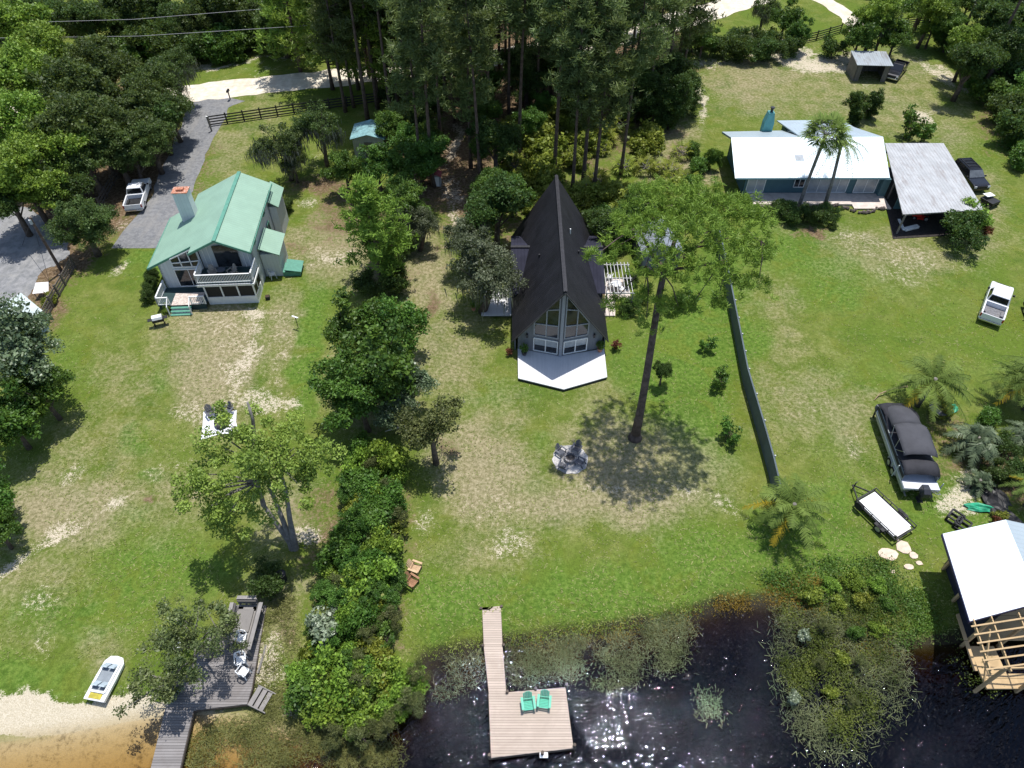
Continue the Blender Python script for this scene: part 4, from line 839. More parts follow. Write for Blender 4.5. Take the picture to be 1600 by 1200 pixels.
# ---- pines: straight trunk, whorled limbs, needle tufts
def tufts(rng, P, blades=14, L=.34, w=.035, up=.35):
    n = len(P) * blades; Q = np.repeat(P, blades, 0) + rng.normal(size=(len(P) * blades, 3)) * L * .33; D = sph(rng, n); D[:, 2] = np.abs(D[:, 2]) * .8 + up * rng.random(n) - .15; D /= np.linalg.norm(D, axis=1)[:, None]
    S = np.cross(D, sph(rng, n)); S /= np.linalg.norm(S, axis=1)[:, None]; l = L * rng.uniform(.6, 1.25, n)[:, None]
    V = np.stack([Q - S * w, Q + S * w, Q + S * w * .5 + D * l, Q - S * w * .5 + D * l], 1).reshape(-1, 3)
    T = np.repeat(np.repeat(np.clip(.5 + rng.normal(size=len(P)) * .2, 0, 1), blades), 4)
    return V, np.arange(4 * n).reshape(-1, 4), T
def pine(kind, H=22, z0=11, rmax=3.6, seed=0, nb=36, tr=.24, lean=.6, mat=NEEDLE, per=17, blades=13, L=.52, w=.058, name='pine_tree', flat=False):
    def make():
        rng = np.random.default_rng(seed); r = thing(name, 'x', 'tree'); m = MB()
        ln = Vector((rng.normal() * lean, rng.normal() * lean, 0)); tp = [ln * (t ** 2) + Vector((0, 0, H * t - .2)) for t in np.linspace(0, 1, 9)]
        m.tube(tp, [tr * 1.35] + [tr * (1 - .75 * t) for t in np.linspace(.1, 1, 8)], 8); P = []
        f = lambda t: tp[int(t * 7.999)].lerp(tp[int(t * 7.999) + 1], t * 8 - int(t * 7.999))
        for i in range(nb):
            k = (i + rng.random()) / nb; t = (z0 + (H - z0) * k) / H * .985; a = f(min(t, .999)); az_ = rng.uniform(0, 6.28)
            R_ = rmax * (.45 + .75 * math.sin(math.pi * min(1, .18 + .8 * k))) * rng.uniform(.5, 1.1) * (1.0 - .55 * k * k)
            d = Vector((math.cos(az_), math.sin(az_), 0)); e = a + d * R_ + Vector((0, 0, R_ * rng.uniform(-.05, .45)))
            mid = a.lerp(e, .5) + Vector((0, 0, -R_ * .06)); rr = tr * .22 * (1 - .5 * k); m.tube([a, mid, e], [rr, rr * .7, rr * .25], 4, False)
            for j in range(per):
                s = rng.uniform(.35, 1.08); q = a.lerp(mid, s * 2) if s < .5 else mid.lerp(e, s * 2 - 1); P.append(np.array(q) + rng.normal(size=3) * (.42, .42, .22) * (.5 + R_ * .22))
        m.build('trunk', PINEBARK, r, smooth=True, fix=False); V, F, T = tufts(rng, np.array(P), blades, L, w); npmesh('crown', V, F, mat, T, r); return r
    PROTO[kind] = [make, None]
pine('pine1', 22, 11.5, 3.4, 41); pine('pine2', 24, 13.5, 3.0, 42, nb=30); pine('pine3', 20, 8.5, 3.4, 43, nb=36); pine('pine4', 23, 15, 3.2, 44, nb=24)
pine('ypine', 11.5, 2.0, 3.0, 45, nb=46, tr=.16, mat=NEEDLE_B, per=14, L=.42)

# ---- the tall flat-topped pine in front
def big_pine():
    rng = np.random.default_rng(77); b = GG(992, 684); r = thing('tall_pine', 'tallest pine with bare leaning trunk and wide flat sunlit crown in front of the A-frame', 'tree', b); m = MB()
    tp = [Vector(p) for p in ((0, 0, -.2), (.02, .05, 3), (-.05, .1, 7), (-.18, .1, 11), (-.30, .05, 14.5), (-.28, .1, 16.6))]
    m.tube(tp, [.40, .30, .27, .24, .21, .19], 12); P = []
    m.tube([(0, 0, .9), (.0, 0, .3), (0, 0, -.2)], [.3, .42, .7], 10)
    ends = []
    fork = tp[-1]
    main = [((1.6, 1.2, 17.4), .17), ((.9, 2.9, 18.0), .16), ((-1.6, 2.4, 17.6), .12), ((3.2, .4, 17.0), .10), ((-1.2, .6, 17.4), .08)]
    nodes = []
    for e, rr in main:
        e = Vector(e); mid = fork.lerp(e, .5) + Vector((0, 0, -.25)); m.tube([fork, mid, e], [rr, rr * .85, rr * .7], 7, False); nodes.append((e, rr * .65))
    C0 = Vector((1.65, 3.0, 17.6)); RX, RY = 4.95, 4.8
    for i in range(64):
        a = i * 2.399963; q = math.sqrt((i + .5) / 64); e = C0 + Vector((math.cos(a) * RX * q, math.sin(a) * RY * q, 1.5 * (1 - q * q) - .5 + rng.normal() * .55))
        if q > .3 and rng.random() < .10: continue
        nd, rr = min(nodes, key=lambda n_: (n_[0] - e).length + rng.uniform(0, 1.2)); rr = max(.02, rr * .55)
        mid = nd.lerp(e, .5) + Vector((rng.normal() * .25, rng.normal() * .25, -.22)); m.tube([nd, mid, e], [rr * 1.25, rr * .95, rr * .4], 5, False)
        if i % 2 == 0: nodes.append((e.lerp(nd, .3), rr * .8))
        n = int(10 + 8 * rng.random()); P += list(np.array(e) + rng.normal(size=(n, 3)) * (.52, .52, .22))
        ends.append(e)
    for px, py, z in ((1185, 440, 15.5), (1150, 440, 15.8), (1085, 470, 14.5), (1060, 480, 14), (1005, 455, 14.6), (960, 470, 13.5), (1120, 470, 15), (1190, 395, 16.5), (930, 400, 17), (1010, 500, 12.5), (1030, 470, 15)):
        e = G(px, py, z) - Vector(b); nd = min(nodes, key=lambda n_: (n_[0] - e).length)[0]
        m.tube([nd, nd.lerp(e, .5) + Vector((.1, 0, .25)), e], [.05, .04, .02], 5, False); P += list(np.array(e) + rng.normal(size=(16, 3)) * (.45, .45, .25))
    m.build('trunk', plain('dark_pine_bark', (.105, .078, .068), .95, .4, 2.5, bump=.9, bscale=8), r, smooth=True, fix=False)
    V, F, T = tufts(rng, np.array(P), 30, .30, .026); npmesh('crown', V, F, NEEDLE_B, T, r)
big_pine()

# ---- palms
def frond(P, rng, base, d, L, droop, leaf, n=26, fan=False, w=.03):
    """pinnate frond: arching rachis with leaflets; returns quads"""
    d = Vector(d).normalized(); V = []; pts = []
    for i in range(n + 1):
        t = i / n; p = Vector(base) + d * L * t + Vector((0, 0, -droop * L * t * t * t ** .2)); pts.append(p)
    for i in range(2, n):
        tan = (pts[i + 1] - pts[i - 1]).normalized(); side = tan.cross(Vector((0, 0, 1)))
        if side.length < .05: side = Vector((1, 0, 0))
        side.normalize(); l = leaf * math.sin(math.pi * (.12 + .8 * i / n)) ** .7
        for s in (-1, 1):
            e = (side * s + tan * .6 + Vector((rng.normal() * .12, rng.normal() * .12, -.45 + rng.uniform(-.45, .45)))).normalized() * l * rng.uniform(.8, 1.1); ww = tan * w
            V += [pts[i] - ww, pts[i] + ww, pts[i] + e * .95 + ww * .3, pts[i] + e - ww * .3]
    for i in range(n):
        tn = Vector((0, 0, .025)); V += [pts[i] + tn, pts[i] - tn, pts[i + 1] - tn, pts[i + 1] + tn]
    return [tuple(v) for v in V]
def palm(kind, H, nf, L, mat, seed, leaf=.55, droop=.55, tr=.16, base_up=.9, lean=(.0, .0), yellow=0, name='palm_tree', cat='palm', n=46, w=.034, bark=PALEBARK):
    def make():
        rng = np.random.default_rng(seed); r = thing(name, 'x', cat); m = MB(); top = Vector((lean[0], lean[1], H))
        if H > .4: m.tube([(0, 0, -.1), Vector((lean[0] * .3, lean[1] * .3, H * .5)), top], [tr * 1.25, tr, tr * .9], 9); m.lathe([(tr * .9, -.5), (tr * 1.5, -.1), (tr * .8, .35)], tuple(top), 9)
        else: m.lathe([(tr, -.1), (tr * 1.3, H * .6), (tr * .6, H)], (0, 0, 0), 9)
        m.build('trunk', bark, r, smooth=True, fix=False); V = []; T = []; VY = []
        for i in range(nf):
            a = i * 2.399963 + rng.normal() * .15; el = base_up * (1 - i / nf) + .05 - .25 * (i / nf); d = (math.cos(a) * math.cos(el), math.sin(a) * math.cos(el), math.sin(el))
            q = frond(None, rng, top + Vector((0, 0, .15)), d, L * rng.uniform(.85, 1.1), droop * rng.uniform(.7, 1.2), leaf, n, w=w)
            if i >= nf - yellow: VY += q
            else: V += q; T += [rng.uniform(.2, .85)] * len(q)
        npmesh('crown', V, np.arange(len(V)).reshape(-1, 4), mat, T, r)
        if VY: npmesh('old_frond', VY, np.arange(len(VY)).reshape(-1, 4), PALMY, [rng.uniform(.3, .8)] * len(VY), r)
        return r
    PROTO[kind] = [make, None]
palm('queen', 2.6, 22, 3.0, PALM, 51, .62, .55, .16, 1.0, (.5, .35), 3)
palm('queen2', 3.2, 26, 3.4, PALM, 52, .62, .55, .18, .95, (-.2, -.2), 1)
palm('queen3', 3.6, 24, 3.2, PALM, 53, .6, .6, .17, .9, (.2, .2), 4)
palm('pindo', 1.3, 34, 2.3, BLUEP, 54, .5, .75, .26, 1.25, (0, 0), 0, 'pindo_palm', n=38)
palm('smallpalm', .5, 22, 1.3, BLUEP, 55, .34, .5, .16, 1.2, (0, 0), 0, 'small_palm', n=26)
palm('plume', 7.0, 24, 2.9, PALM, 57, .5, .9, .17, .8, (.9, .5), 0, n=22)
def fanpalm(kind, H, seed, lean, R_=1.25, nf=34, tr=.17, mat=PALM, name='cabbage_palm', blades=24, w=.05):
    def make():
        rng = np.random.default_rng(seed); r = thing(name, 'x', 'palm'); m = MB(); top = Vector((lean[0], lean[1], H))
        if H > .6: m.tube([(0, 0, -.1), (lean[0] * .35, lean[1] * .35, H * .5), top], [tr * 1.2, tr, tr * 1.05], 9)
        V = []; T = []
        for i in range(nf):
            a = i * 2.399963; el = 1.35 * (1 - (i + .5) / nf) - .35; d = Vector((math.cos(a) * math.cos(el), math.sin(a) * math.cos(el), math.sin(el))); st_ = R_ * rng.uniform(.6, .85); c = top + d * st_
            m.bar(top, c, .03); sd = d.cross(Vector((0, 0, 1))).normalized(); up = sd.cross(d); tn = rng.uniform(.15, .9)
            for k in range(blades):
                b = -2.0 + 4.0 * (k + .5) / blades; e = (d * math.cos(b) + sd * math.sin(b) + up * rng.uniform(-.1, .25)).normalized() * R_ * .72 * rng.uniform(.85, 1.1) * (1 - .16 * abs(b)); tipp = Vector((0, 0, -.16 * R_ * rng.uniform(.6, 1.5)))
                px_ = e.cross(up).normalized() * w * R_; V += [tuple(c), tuple(c + e * .55 + px_ * .6), tuple(c + e + tipp), tuple(c + e * .55 - px_ * .6)]; T += [tn] * 4
        m.build('trunk', PALEBARK, r, fix=False); npmesh('crown', V, np.arange(len(V)).reshape(-1, 4), mat, T, r); return r
    PROTO[kind] = [make, None]
fanpalm('sabal', 8.2, 61, (.35, .2), 1.95, 38)
fanpalm('palmetto', .35, 62, (0, 0), .8, 16, mat=LEAF_YEL, name='saw_palmetto', blades=12, w=.08)
# ================================================================== planting
A_ = at_crown
# -- left woods and oaks
gL = 'trees of the dark oak grove at the left'
for q in ((170, 100, 1.15), (225, 135, .95), (120, 150, 1.2), (262, 168, .78), (208, 165, .95), (150, 200, 1.05), (230, 215, .8), (178, 235, .85), (190, 190, 1.0), (90, 205, 1.2), (130, 240, .95)):
    A_('oak', q[0], q[1], q[2], 'dark live oak in the grove left of the gravel driveway', gL)
A_('mossoak', 268, 110, .95, 'oak with hanging moss at the sand road, on the left of the driveway mouth')
A_('oak2', 248, 190, .7, 'dark oak leaning over the gravel driveway from the left', None)
A_('oak2', 90, 290, .75, 'dark oak in the shade just above the utility pole', None); A_('oak', 205, 245, .62, 'smaller dark oak at the edge of the gravel driveway above the white pickup')
A_('oak2', 10, 305, .8, 'dark oak at the left edge above the gravel lot', None)
gM = 'bright green trees at the left edge'
for q in ((30, 45, 1.1), (70, 85, 1.0), (35, 125, 1.05), (75, 160, .8), (25, 200, 1.0), (95, 235, .85), (30, 270, .9), (130, 235, .7), (60, 300, .7)):
    A_('maple', q[0], q[1], q[2], 'bright yellow green tree at the left edge of the grove', gM)
A_('round', 131, 352, 1.08, 'round dense dark tree beside the rail fence, right of the utility pole', None, .5)
# -- woods beyond the road, top left
rr = random.Random(9); gB = 'woods beyond the sand road at the top left'
for i in range(18):
    px = -60 + i * 33 + rr.uniform(-8, 8); A_(rr.choice(['oak2', 'oak', 'green2', 'oak2']), px, rr.uniform(8, 34) - max(0, px - 300) * .03, rr.uniform(.75, 1.05), 'dark broadleaf tree beyond the sand road, top left', gB)
for i in range(16):
    A_(rr.choice(['oak2', 'green2', 'oak2', 'oak']), -60 + i * 34, rr.uniform(-50, -14), rr.uniform(.9, 1.2), 'dark broadleaf tree beyond the sand road, top left', gB)
gS = 'shrubs along the far side of the sand road'
for q in ((180, 78, 1.5), (215, 66, 1.8), (240, 78, 1.6), (262, 70, 1.8), (285, 76, 1.6), (305, 66, 1.8), (328, 74, 1.6), (348, 64, 1.7), (368, 72, 1.5), (392, 56, 1.6), (415, 62, 1.3), (440, 50, 1.6), (470, 52, 1.5), (500, 46, 1.6), (530, 44, 1.5), (200, 90, 1.2), (270, 52, 1.9), (320, 50, 1.9), (370, 44, 1.9), (420, 40, 1.8)):
    A_('bushd' if q[0] % 4 else 'bush', q[0], q[1], q[2] * 1.25, 'dark shrub on the far verge of the sand road', gS)
# -- around the driveway and green roof house
A_('mossoak', 440, 225, (1.0, 1.0, .85), 'leaning oak draped in moss behind the green roof house', None, 2.0)
A_('mossoak', 500, 200, .95, 'dark moss hung oak left of the teal roofed shed', None, .4)
A_('mossoak', 455, 250, .55, 'lowest moss covered branch mass of a small oak above the green roof', None, 3.0)
A_('green', 540, 265, .8, 'bright leafy tree just below the teal roofed shed', None)
A_('green2', 590, 262, .85, 'leafy tree between the teal roofed shed and the pump house', None)
A_('green', 625, 300, .75, 'low green tree left of the woodland path', None)
A_('greyoak', 652, 352, .72, 'small grey green oak with a dark shadow left of the path', None, 1.0)
A_('greyoak', 752, 428, (1.18, 1.25, 1.05), 'big grey mossy oak covering the left side of the A-frame', None, .3)
A_('greyoak', 738, 372, .85, 'smaller grey oak behind the big mossy one beside the A-frame', None, 2.3)
p = GG(597, 440); plant('ypine', p, (1.0, 1.0, 1.0), .2, 'bright green bushy pine rising from the end of the hedgerow')
A_('wall', 590, 372, (.72, .72, .9), 'vine covered dark column below the bushy pine', None, 1.0, 'tree')
A_('bushd', 575, 448, 1.0, 'dark shrub at the foot of the bushy pine, left side'); A_('bushd', 618, 438, 1.1, 'dark shrub at the foot of the bushy pine, right side')
A_('bushd', 628, 385, 1.0, 'dark shrub halfway up the right of the vine covered column')
# -- hedgerow from the pine down to the lake
H_ = [('green2', 553, 515, 1.0, 'upper left tree of the hedgerow with pale leaf tips'), ('green', 612, 512, 1.05, 'upper right tree of the hedgerow beside the bare lawn'),
      ('green2', 592, 572, 1.2, 'tallest glossy tree in the middle of the hedgerow'), ('silver', 640, 600, .6, 'tree with silvery glinting leaves on the right flank of the hedgerow'),
      ('green', 530, 602, 1.0, 'bushy tree bulging on the left flank of the hedgerow'), ('green', 565, 622, 1.0, 'dark leafed tree above the deep shade of the hedgerow'),
      ('silver', 618, 645, .5, 'small tree with glinting leaves above the dead branch'), ('brown', 676, 668, 1.15, 'browning oak leaning out of the hedgerow over the lawn, beside a dead white branch')]
for k, a, b, s, l in H_: A_(k, a, b, s, l)
gH = 'shrubs of the hedgerow running down to the lake'; rr = random.Random(21)
edge = [(700, 560, 610), (740, 535, 630), (800, 530, 634), (860, 520, 636), (920, 490, 630), (980, 470, 624), (1040, 460, 622), (1090, 470, 612)]
for i in range(84):
    t = (i / 84) ** .95; py = 702 + t * 390
    L_ = np.interp(py, [e[0] for e in edge], [e[1] for e in edge]); R_ = np.interp(py, [e[0] for e in edge], [e[2] for e in edge])
    px = L_ + (R_ - L_) * (.08 + .84 * ((i * .618) % 1)); k = rr.choice(['bush', 'bush2', 'bush', 'bush2', 'green', 'yel', 'brown', 'twig', 'green2'])
    s_ = rr.uniform(.6, 1.1) * {'green': .42, 'green2': .36, 'brown': .42, 'yel': .9}.get(k, 1.0); sc = (s_ * rr.uniform(.8, 1.25), s_ * rr.uniform(.8, 1.2), s_ * rr.uniform(.7, 1.35))
    A_(k, px, py, sc, 'shrub of the hedgerow between the two lawns', gH, None, 'shrub').name = 'hedge_shrub'
for q in ((505, 980, 1.0), (495, 968, .7), (520, 965, .7)): A_('silverbush', q[0], q[1], q[2], 'silvery leaved shrub shining in the lower hedgerow', 'silver shrubs in the lower hedgerow')
for q in ((480, 1060, .9), (520, 1085, 1.0), (560, 1065, .9), (600, 1050, .9), (635, 1060, .8), (500, 1110, .8), (560, 1110, .9), (610, 1095, .8)):
    A_('bush2', q[0], q[1], q[2], 'bright shrub at the water end of the hedgerow', 'bright shrubs at the water end of the hedgerow')
for q in ((560, 1140, .8), (600, 1130, .8), (640, 1090, .8), (650, 1050, .7), (520, 1145, .7)):
    A_('brown', q[0], q[1], q[2] * .5, 'brownish shrub standing in the shallows beside the hedgerow', 'brownish shrubs in the shallows')
# -- maple on the left lawn, several stems
def maple():
    rng = np.random.default_rng(88); b = GG(460, 858); r = thing('lawn_maple', 'open crowned yellow green maple with three grey stems on the left lawn', 'tree', b); m = MB()
    Cp = [(320, 720, 8.5), (350, 700, 9), (345, 760, 8), (330, 790, 7), (375, 740, 8.5), (400, 700, 9.5), (430, 690, 9.5), (460, 700, 9.5), (490, 695, 9), (450, 735, 9), (415, 745, 8.5), (385, 770, 7.5), (470, 720, 9), (500, 715, 8.2), (355, 655, 10), (335, 672, 10), (440, 765, 7.5), (410, 690, 10), (380, 660, 10), (310, 740, 8), (365, 800, 5.6), (350, 812, 5), (465, 755, 8), (300, 755, 7.6), (420, 720, 10), (385, 715, 10), (445, 665, 9.6)]
    Cp += [(298, 780, 7), (322, 800, 6), (395, 800, 6), (480, 760, 7.5)]; Cc = np.array([np.array(G(*c)) - np.array(b) for c in Cp]); V = []; F = []; T = []; nv = 0
    for c in Cc:
        for q in range(4):
            cc = c + rng.normal(size=3) * (.62, .62, .38); n = 150; P = cc + sph(rng, n) * (rng.random(n) ** .4)[:, None] * (.62, .62, .42) * rng.uniform(.7, 1.2); v, f = leaf_quads(rng, P, .19, .7); V.append(v); F.append(f + nv); nv += len(v); T.append(np.repeat(np.clip(rng.uniform(.3, .85) + rng.normal(size=n) * .15, 0, 1), 4))
    forks = []
    for px, py, z in ((412, 790, 3.4), (425, 770, 4.2), (447, 770, 4.5)):
        e = G(px, py, z) - b; m.tube([Vector((rng.uniform(-.15, .15), 0, -.2)), e * .5 + Vector((0, 0, .1)), e], [.27, .18, .14], 8, False); e2 = e + Vector((rng.uniform(-.4, .1), .4, 2.2)); m.tube([e, e2], [.18, .11], 7, False); forks += [e, e2]
    d = G(395, 655, 9.8) - b; m.tube([forks[1], forks[1].lerp(d, .5), d, d + Vector((0, .2, 1.4))], [.15, .14, .11, .07], 6)
    for c in Cc:
        c = Vector(c); f = min(forks, key=lambda q: (q - c).length); m.tube([f, f.lerp(c, .5) + Vector((0, 0, .3)), c], [.08, .055, .02], 5, False)
    m.build('trunk', PALEBARK, r, smooth=True, fix=False); npmesh('crown', np.concatenate(V), np.concatenate(F), foliage('pale_maple_leaves', (.10, .17, .022), (.33, .44, .085), .3), np.concatenate(T), r)
maple()
A_('bushd', 420, 905, .9, 'low dark shrub in the shade beside the garbage can'); A_('bush', 350, 790, .7, 'small shrub below the hanging branch of the lawn maple')
# -- left edge
A_('silver', 28, 545, 1.15, 'big tree with silvery glinting leaves at the left edge'); A_('green2', 60, 610, .9, 'dark green lower tree at the left edge, below the silvery crown'); A_('green2', 10, 655, .9, 'dark tree cut by the left edge, beside a white trunk')
A_('green', -20, 760, .8, 'overhanging crown at the left edge in the middle of the lawn'); A_('green', -10, 830, .6, 'lowest crown at the left edge above the sandy patch')
# -- tree over the left dock
A_('sparse', 300, 985, .85, 'thin crowned oak with grey dead twigs over the left dock', None, .6); A_('sparse', 250, 1040, .8, 'sparse oak leaning over the beach beside the pedal boat', None, 2.2); A_('silverbush', 268, 1075, .7, 'pale leaved low branch tip above the beach')
A_('sparse', 335, 985, .6, 'upper crown of thin oak beside the dock bench', None, 4.0)
# -- pine woods
gP = 'tall pines in the woods behind the A-frame'
PT = [(660, 287), (677, 290), (750, 287), (736, 262), (577, 118), (599, 124), (625, 138), (640, 137), (697, 170), (725, 170), (733, 173), (807, 84), (820, 78), (838, 187), (866, 272), (873, 77), (894, 302), (911, 288), (928, 300), (970, 272), (1007, 192), (982, 124), (905, 122), (952, 77), (1020, 50), (1047, 52), (1062, 85), (811, 253), (780, 130), (765, 205), (850, 130), (925, 190), (1000, 110), (890, 60), (700, 95), (660, 60), (740, 60), (780, 40), (840, 30), (960, 20), (1000, 10), (590, 170), (612, 190), (680, 205), (640, 175), (770, 150), (795, 190), (860, 165), (940, 160), (1035, 165), (1060, 150), (715, 130), (560, 140), (540, 175), (575, 190), (622, 165), (648, 150), (610, 150), (655, 130), (690, 235), (710, 190), (815, 160), (880, 150), (915, 130), (930, 95), (975, 90), (790, 100), (765, 80)]
for i, (a, b) in enumerate(PT):
    p = G(a, b); plant(['pine1', 'pine2', 'pine4', 'pine3', 'pine2'][i % 5] if b > 150 else ['pine3', 'pine1', 'pine3'][i % 3], p, .82 + .2 * ((i * 37) % 10) / 10 if b > 230 else .88 + .2 * ((i * 37) % 10) / 10, None, 'tall bare trunked pine in the woods behind the A-frame', gP)
p = G(553, 168); plant('pine3', p, .8, 1.0, 'thick trunked pine with a full crown between the rail fence and the teal roofed shed'); p = G(520, 140); plant('ypine', p, 1.5, 1.0, 'full green pine beside the sand road behind the moss hung oaks')
p = G(592, 160); plant('ypine', p, 1.35, .5, 'bushy pine with a full crown just above the teal roofed shed'); p = G(470, 112); plant('ypine', p, 1.45, 2.0, 'pine reaching over the sand road left of the pine woods')
p = G(1422, 58); plant('pine4', p, .85, 0, 'single tall pine beside the green tree at the top right'); p = G(1537, 116); plant('pine2', p, .95, 0, 'tall leaning pine in front of the right hand woods'); p = G(1586, 138); plant('pine4', p, .95, 1, 'tall pine trunk at the right edge of the picture')
p = G(1500, 60); plant('pine2', p, .9, 1, 'tall pine farther back in the right hand woods')
# understory
rr = random.Random(33); gU = 'understory trees of the woods behind the A-frame'
U = [(800, 105), (825, 112), (850, 108), (875, 105), (900, 110), (925, 105), (950, 110), (785, 85), (715, 110), (690, 125), (610, 200), (640, 225), (655, 190), (640, 255), (600, 150), (670, 160), (668, 215), (675, 245), (740, 150), (760, 175), (775, 215), (750, 235), (790, 250), (745, 310), (775, 320), (765, 290), (820, 150), (850, 165), (880, 120), (800, 110), (770, 130), (905, 150), (930, 130), (860, 60), (940, 60), (830, 195), (800, 300), (1000, 335), (975, 345), (945, 350), (770, 345), (640, 320)]
for a, b in U: A_(rr.choice(['green', 'oak2', 'green', 'wall', 'bushd']), a, b, rr.uniform(.62, .95), 'dark understory tree among the pines behind the A-frame', gU)
gW = 'dark evergreens at the right end of the pine woods'
for a, b, s in ((985, 130, 1), (1010, 125, 1), (1035, 130, 1.05), (1060, 132, 1.0), (1072, 145, .85), (998, 150, .95), (1025, 155, .95), (1050, 158, .95), (975, 150, .8)):
    A_('wall', a, b, s * 1.05, 'dense dark evergreen at the right end of the pine woods', gW)
gY = 'yellow green saw palmettos under the pines'
for i in range(95):
    a = rr.uniform(800, 1085); b = rr.uniform(185, 345)
    if b < 215 and a > 985: continue
    if a > 1060 and b > 250 and rr.random() < .5: continue
    p = G(a, b, .5); plant('palmetto' if i % 3 else 'yel', (p.x, p.y, 0), rr.uniform(1.0, 1.9), None, 'yellow green saw palmetto clump under the pines' if i % 3 else 'yellow green shrub in the undergrowth under the pines', gY if i % 3 else 'yellow green shrubs under the pines', 'shrub')
for a, b in ((930, 360), (960, 370), (985, 360), (1010, 345), (945, 335), (975, 325), (1085, 235), (1090, 260), (1075, 285), (1083, 310), (1090, 330)): A_('bush', a, b, rr.uniform(.8, 1.1), 'leafy bush between the A-frame and the woods', 'bushes at the right edge of the woods')
# trees behind / beyond the road top centre
for a, b in ((600, -20), (680, -30), (760, -40), (850, -50), (940, -60), (640, 20), (560, 20), (500, 5), (540, -30), (1020, -70), (1110, -90), (1420, -60), (1370, -70)):
    A_('oak', a, b, 1.0, 'tree crown beyond the sand road behind the pine woods', 'trees beyond the road behind the pines')
# -- top right
gh_ = 'dark hedge along the road at the top right'
for a, b, s in ((1085, 62, 1.3), (1110, 70, 1.2), (1135, 75, 1.2), (1160, 75, 1.3), (1185, 78, 1.3), (1210, 75, 1.3), (1235, 68, 1.2), (1150, 60, 1.1), (1195, 60, 1.2)): A_('bushd', a, b, s * 1.15, 'dark hedge shrub along the road above the ranch house', gh_)
A_('green', 1098, 60, .8, 'light green tree at the left end of the roadside hedge'); A_('green2', 1228, 30, .85, 'light green tree standing above the right end of the roadside hedge'); A_('mossoak', 1195, 15, .7, 'thin mossy tree behind the roadside hedge at the top'); A_('green2', 1250, 50, .7, 'green tree nearest the rail fence at the top right')
A_('bushd', 1305, 75, 1.3, 'dark bush left of the open fronted shed')
A_('maple', 1372, 25, .82, 'big green tree with moss behind the open fronted shed', None); A_('green2', 1345, 55, .95, 'green tree overhanging the left of the open fronted shed'); A_('green2', 1400, 60, .85, 'green tree overhanging the black pickup'); A_('mossoak', 1385, 40, .8, 'moss hung limb behind the black pickup')
rr = random.Random(41); gR = 'woods at the top right corner'
for i in range(26):
    a = rr.uniform(1440, 1640); b = rr.uniform(-40, 45) if a < 1500 else rr.uniform(-30, 110)
    A_(rr.choice(['green', 'green2', 'oak2', 'green', 'maple']), a, b, rr.uniform(.7, 1.0), 'broadleaf tree in the woods at the top right corner', gR)
gE = 'bushes along the right edge'
for a, b, s in ((1485, 62, 1.4), (1505, 80, 1.4), (1520, 98, 1.3), (1540, 120, 1.5), (1552, 145, 1.4), (1572, 175, 1.4), (1590, 200, 1.5), (1525, 60, 1.6), (1545, 85, 1.7), (1575, 110, 1.7), (1600, 140, 1.8), (1530, 80, 1.2), (1545, 100, 1.3), (1560, 130, 1.2), (1580, 160, 1.3), (1600, 190, 1.2), (1515, 70, 1.1), (1500, 55, 1.1), (1595, 220, 1.0), (1600, 245, 1.1), (1570, 95, 1.4), (1590, 125, 1.4), (1610, 160, 1.5), (1555, 70, 1.5), (1620, 215, 1.4)):
    A_('bush' if a % 3 else 'bushd', a, b, s * 1.2, 'green bush at the foot of the right edge woods', gE)
A_('oleander', 1338, 168, 1.0, 'left of the two tall dark bushes behind the ranch house'); A_('oleander', 1362, 163, .95, 'right of the two tall dark bushes behind the ranch house')
A_('twig', 1424, 195, 2.0, 'taller thin shrub behind the carport beside a sandy patch'); A_('twig', 1449, 206, 1.6, 'shorter thin shrub behind the carport')
# -- around the ranch house
p = GG(1248, 322); plant('sabal', p, 1.0, 0, 'taller cabbage palm in front of the white roof, the left one')
p = GG(1287, 326); plant('plume', p, 1.0, 1.2, 'shorter feathery palm in front of the white roof, the right one')
gF = 'dark shrubs below the two palms at the ranch house'
for a, b, s in ((1225, 328, .9), (1245, 332, 1.0), (1265, 335, 1.0), (1285, 335, .9), (1240, 342, .7), (1215, 322, .7), (1300, 330, .7)): A_('bushd', a, b, s * .9, 'dark spreading shrub at the foot of the two palms', gF)
A_('ball', 1302, 352, .55, 'small dark shrub on the lawn right of the two palms')
A_('bushd', 1505, 362, 1.55, 'large dark bush at the right corner of the carport'); A_('bush2', 1520, 338, 1.5, 'bright yellow green bush at the right corner of the carport'); A_('red', 1540, 362, 1.2, 'orange flowering shrub beside the bright bush at the carport')
A_('bush', 1112, 250, (.7, .7, 1.3), 'vine covered stump at the left end of the ranch house')
# -- A-frame garden
A_('ball', 984, 476, 1.15, 'dark clipped round shrub right of the A-frame, the lower one'); A_('ball', 985, 437, .85, 'dark round shrub behind the pergola'); A_('bushd', 1003, 468, .45, 'small dark shrub beside the clipped round one')
A_('twig', 1075, 470, (1.5, 1.2, .9), 'grey green spiky shrub under the right side of the pine crown'); A_('twig', 1042, 475, .9, 'grey green shrub left of the spiky one under the pine')
A_('oak2', 1036, 578, (.22, .22, .30), 'young evergreen leaning right on the lawn behind the pine trunk')
p = GG(1102, 548); plant('twig', p, .85, 1, 'young sapling nearest the A-frame along the grey fence'); p = GG(1119, 605); plant('twig', p, 1.05, 2, 'middle sapling on the lawn along the grey fence'); p = GG(1136, 690); plant('twig', p, 1.1, 3, 'lowest sapling on the lawn, nearest the lake')
A_('red', 961, 541, .95, 'reddish leaved small shrub right of the white deck'); A_('red', 797, 551, .7, 'reddish small plant left of the white deck')
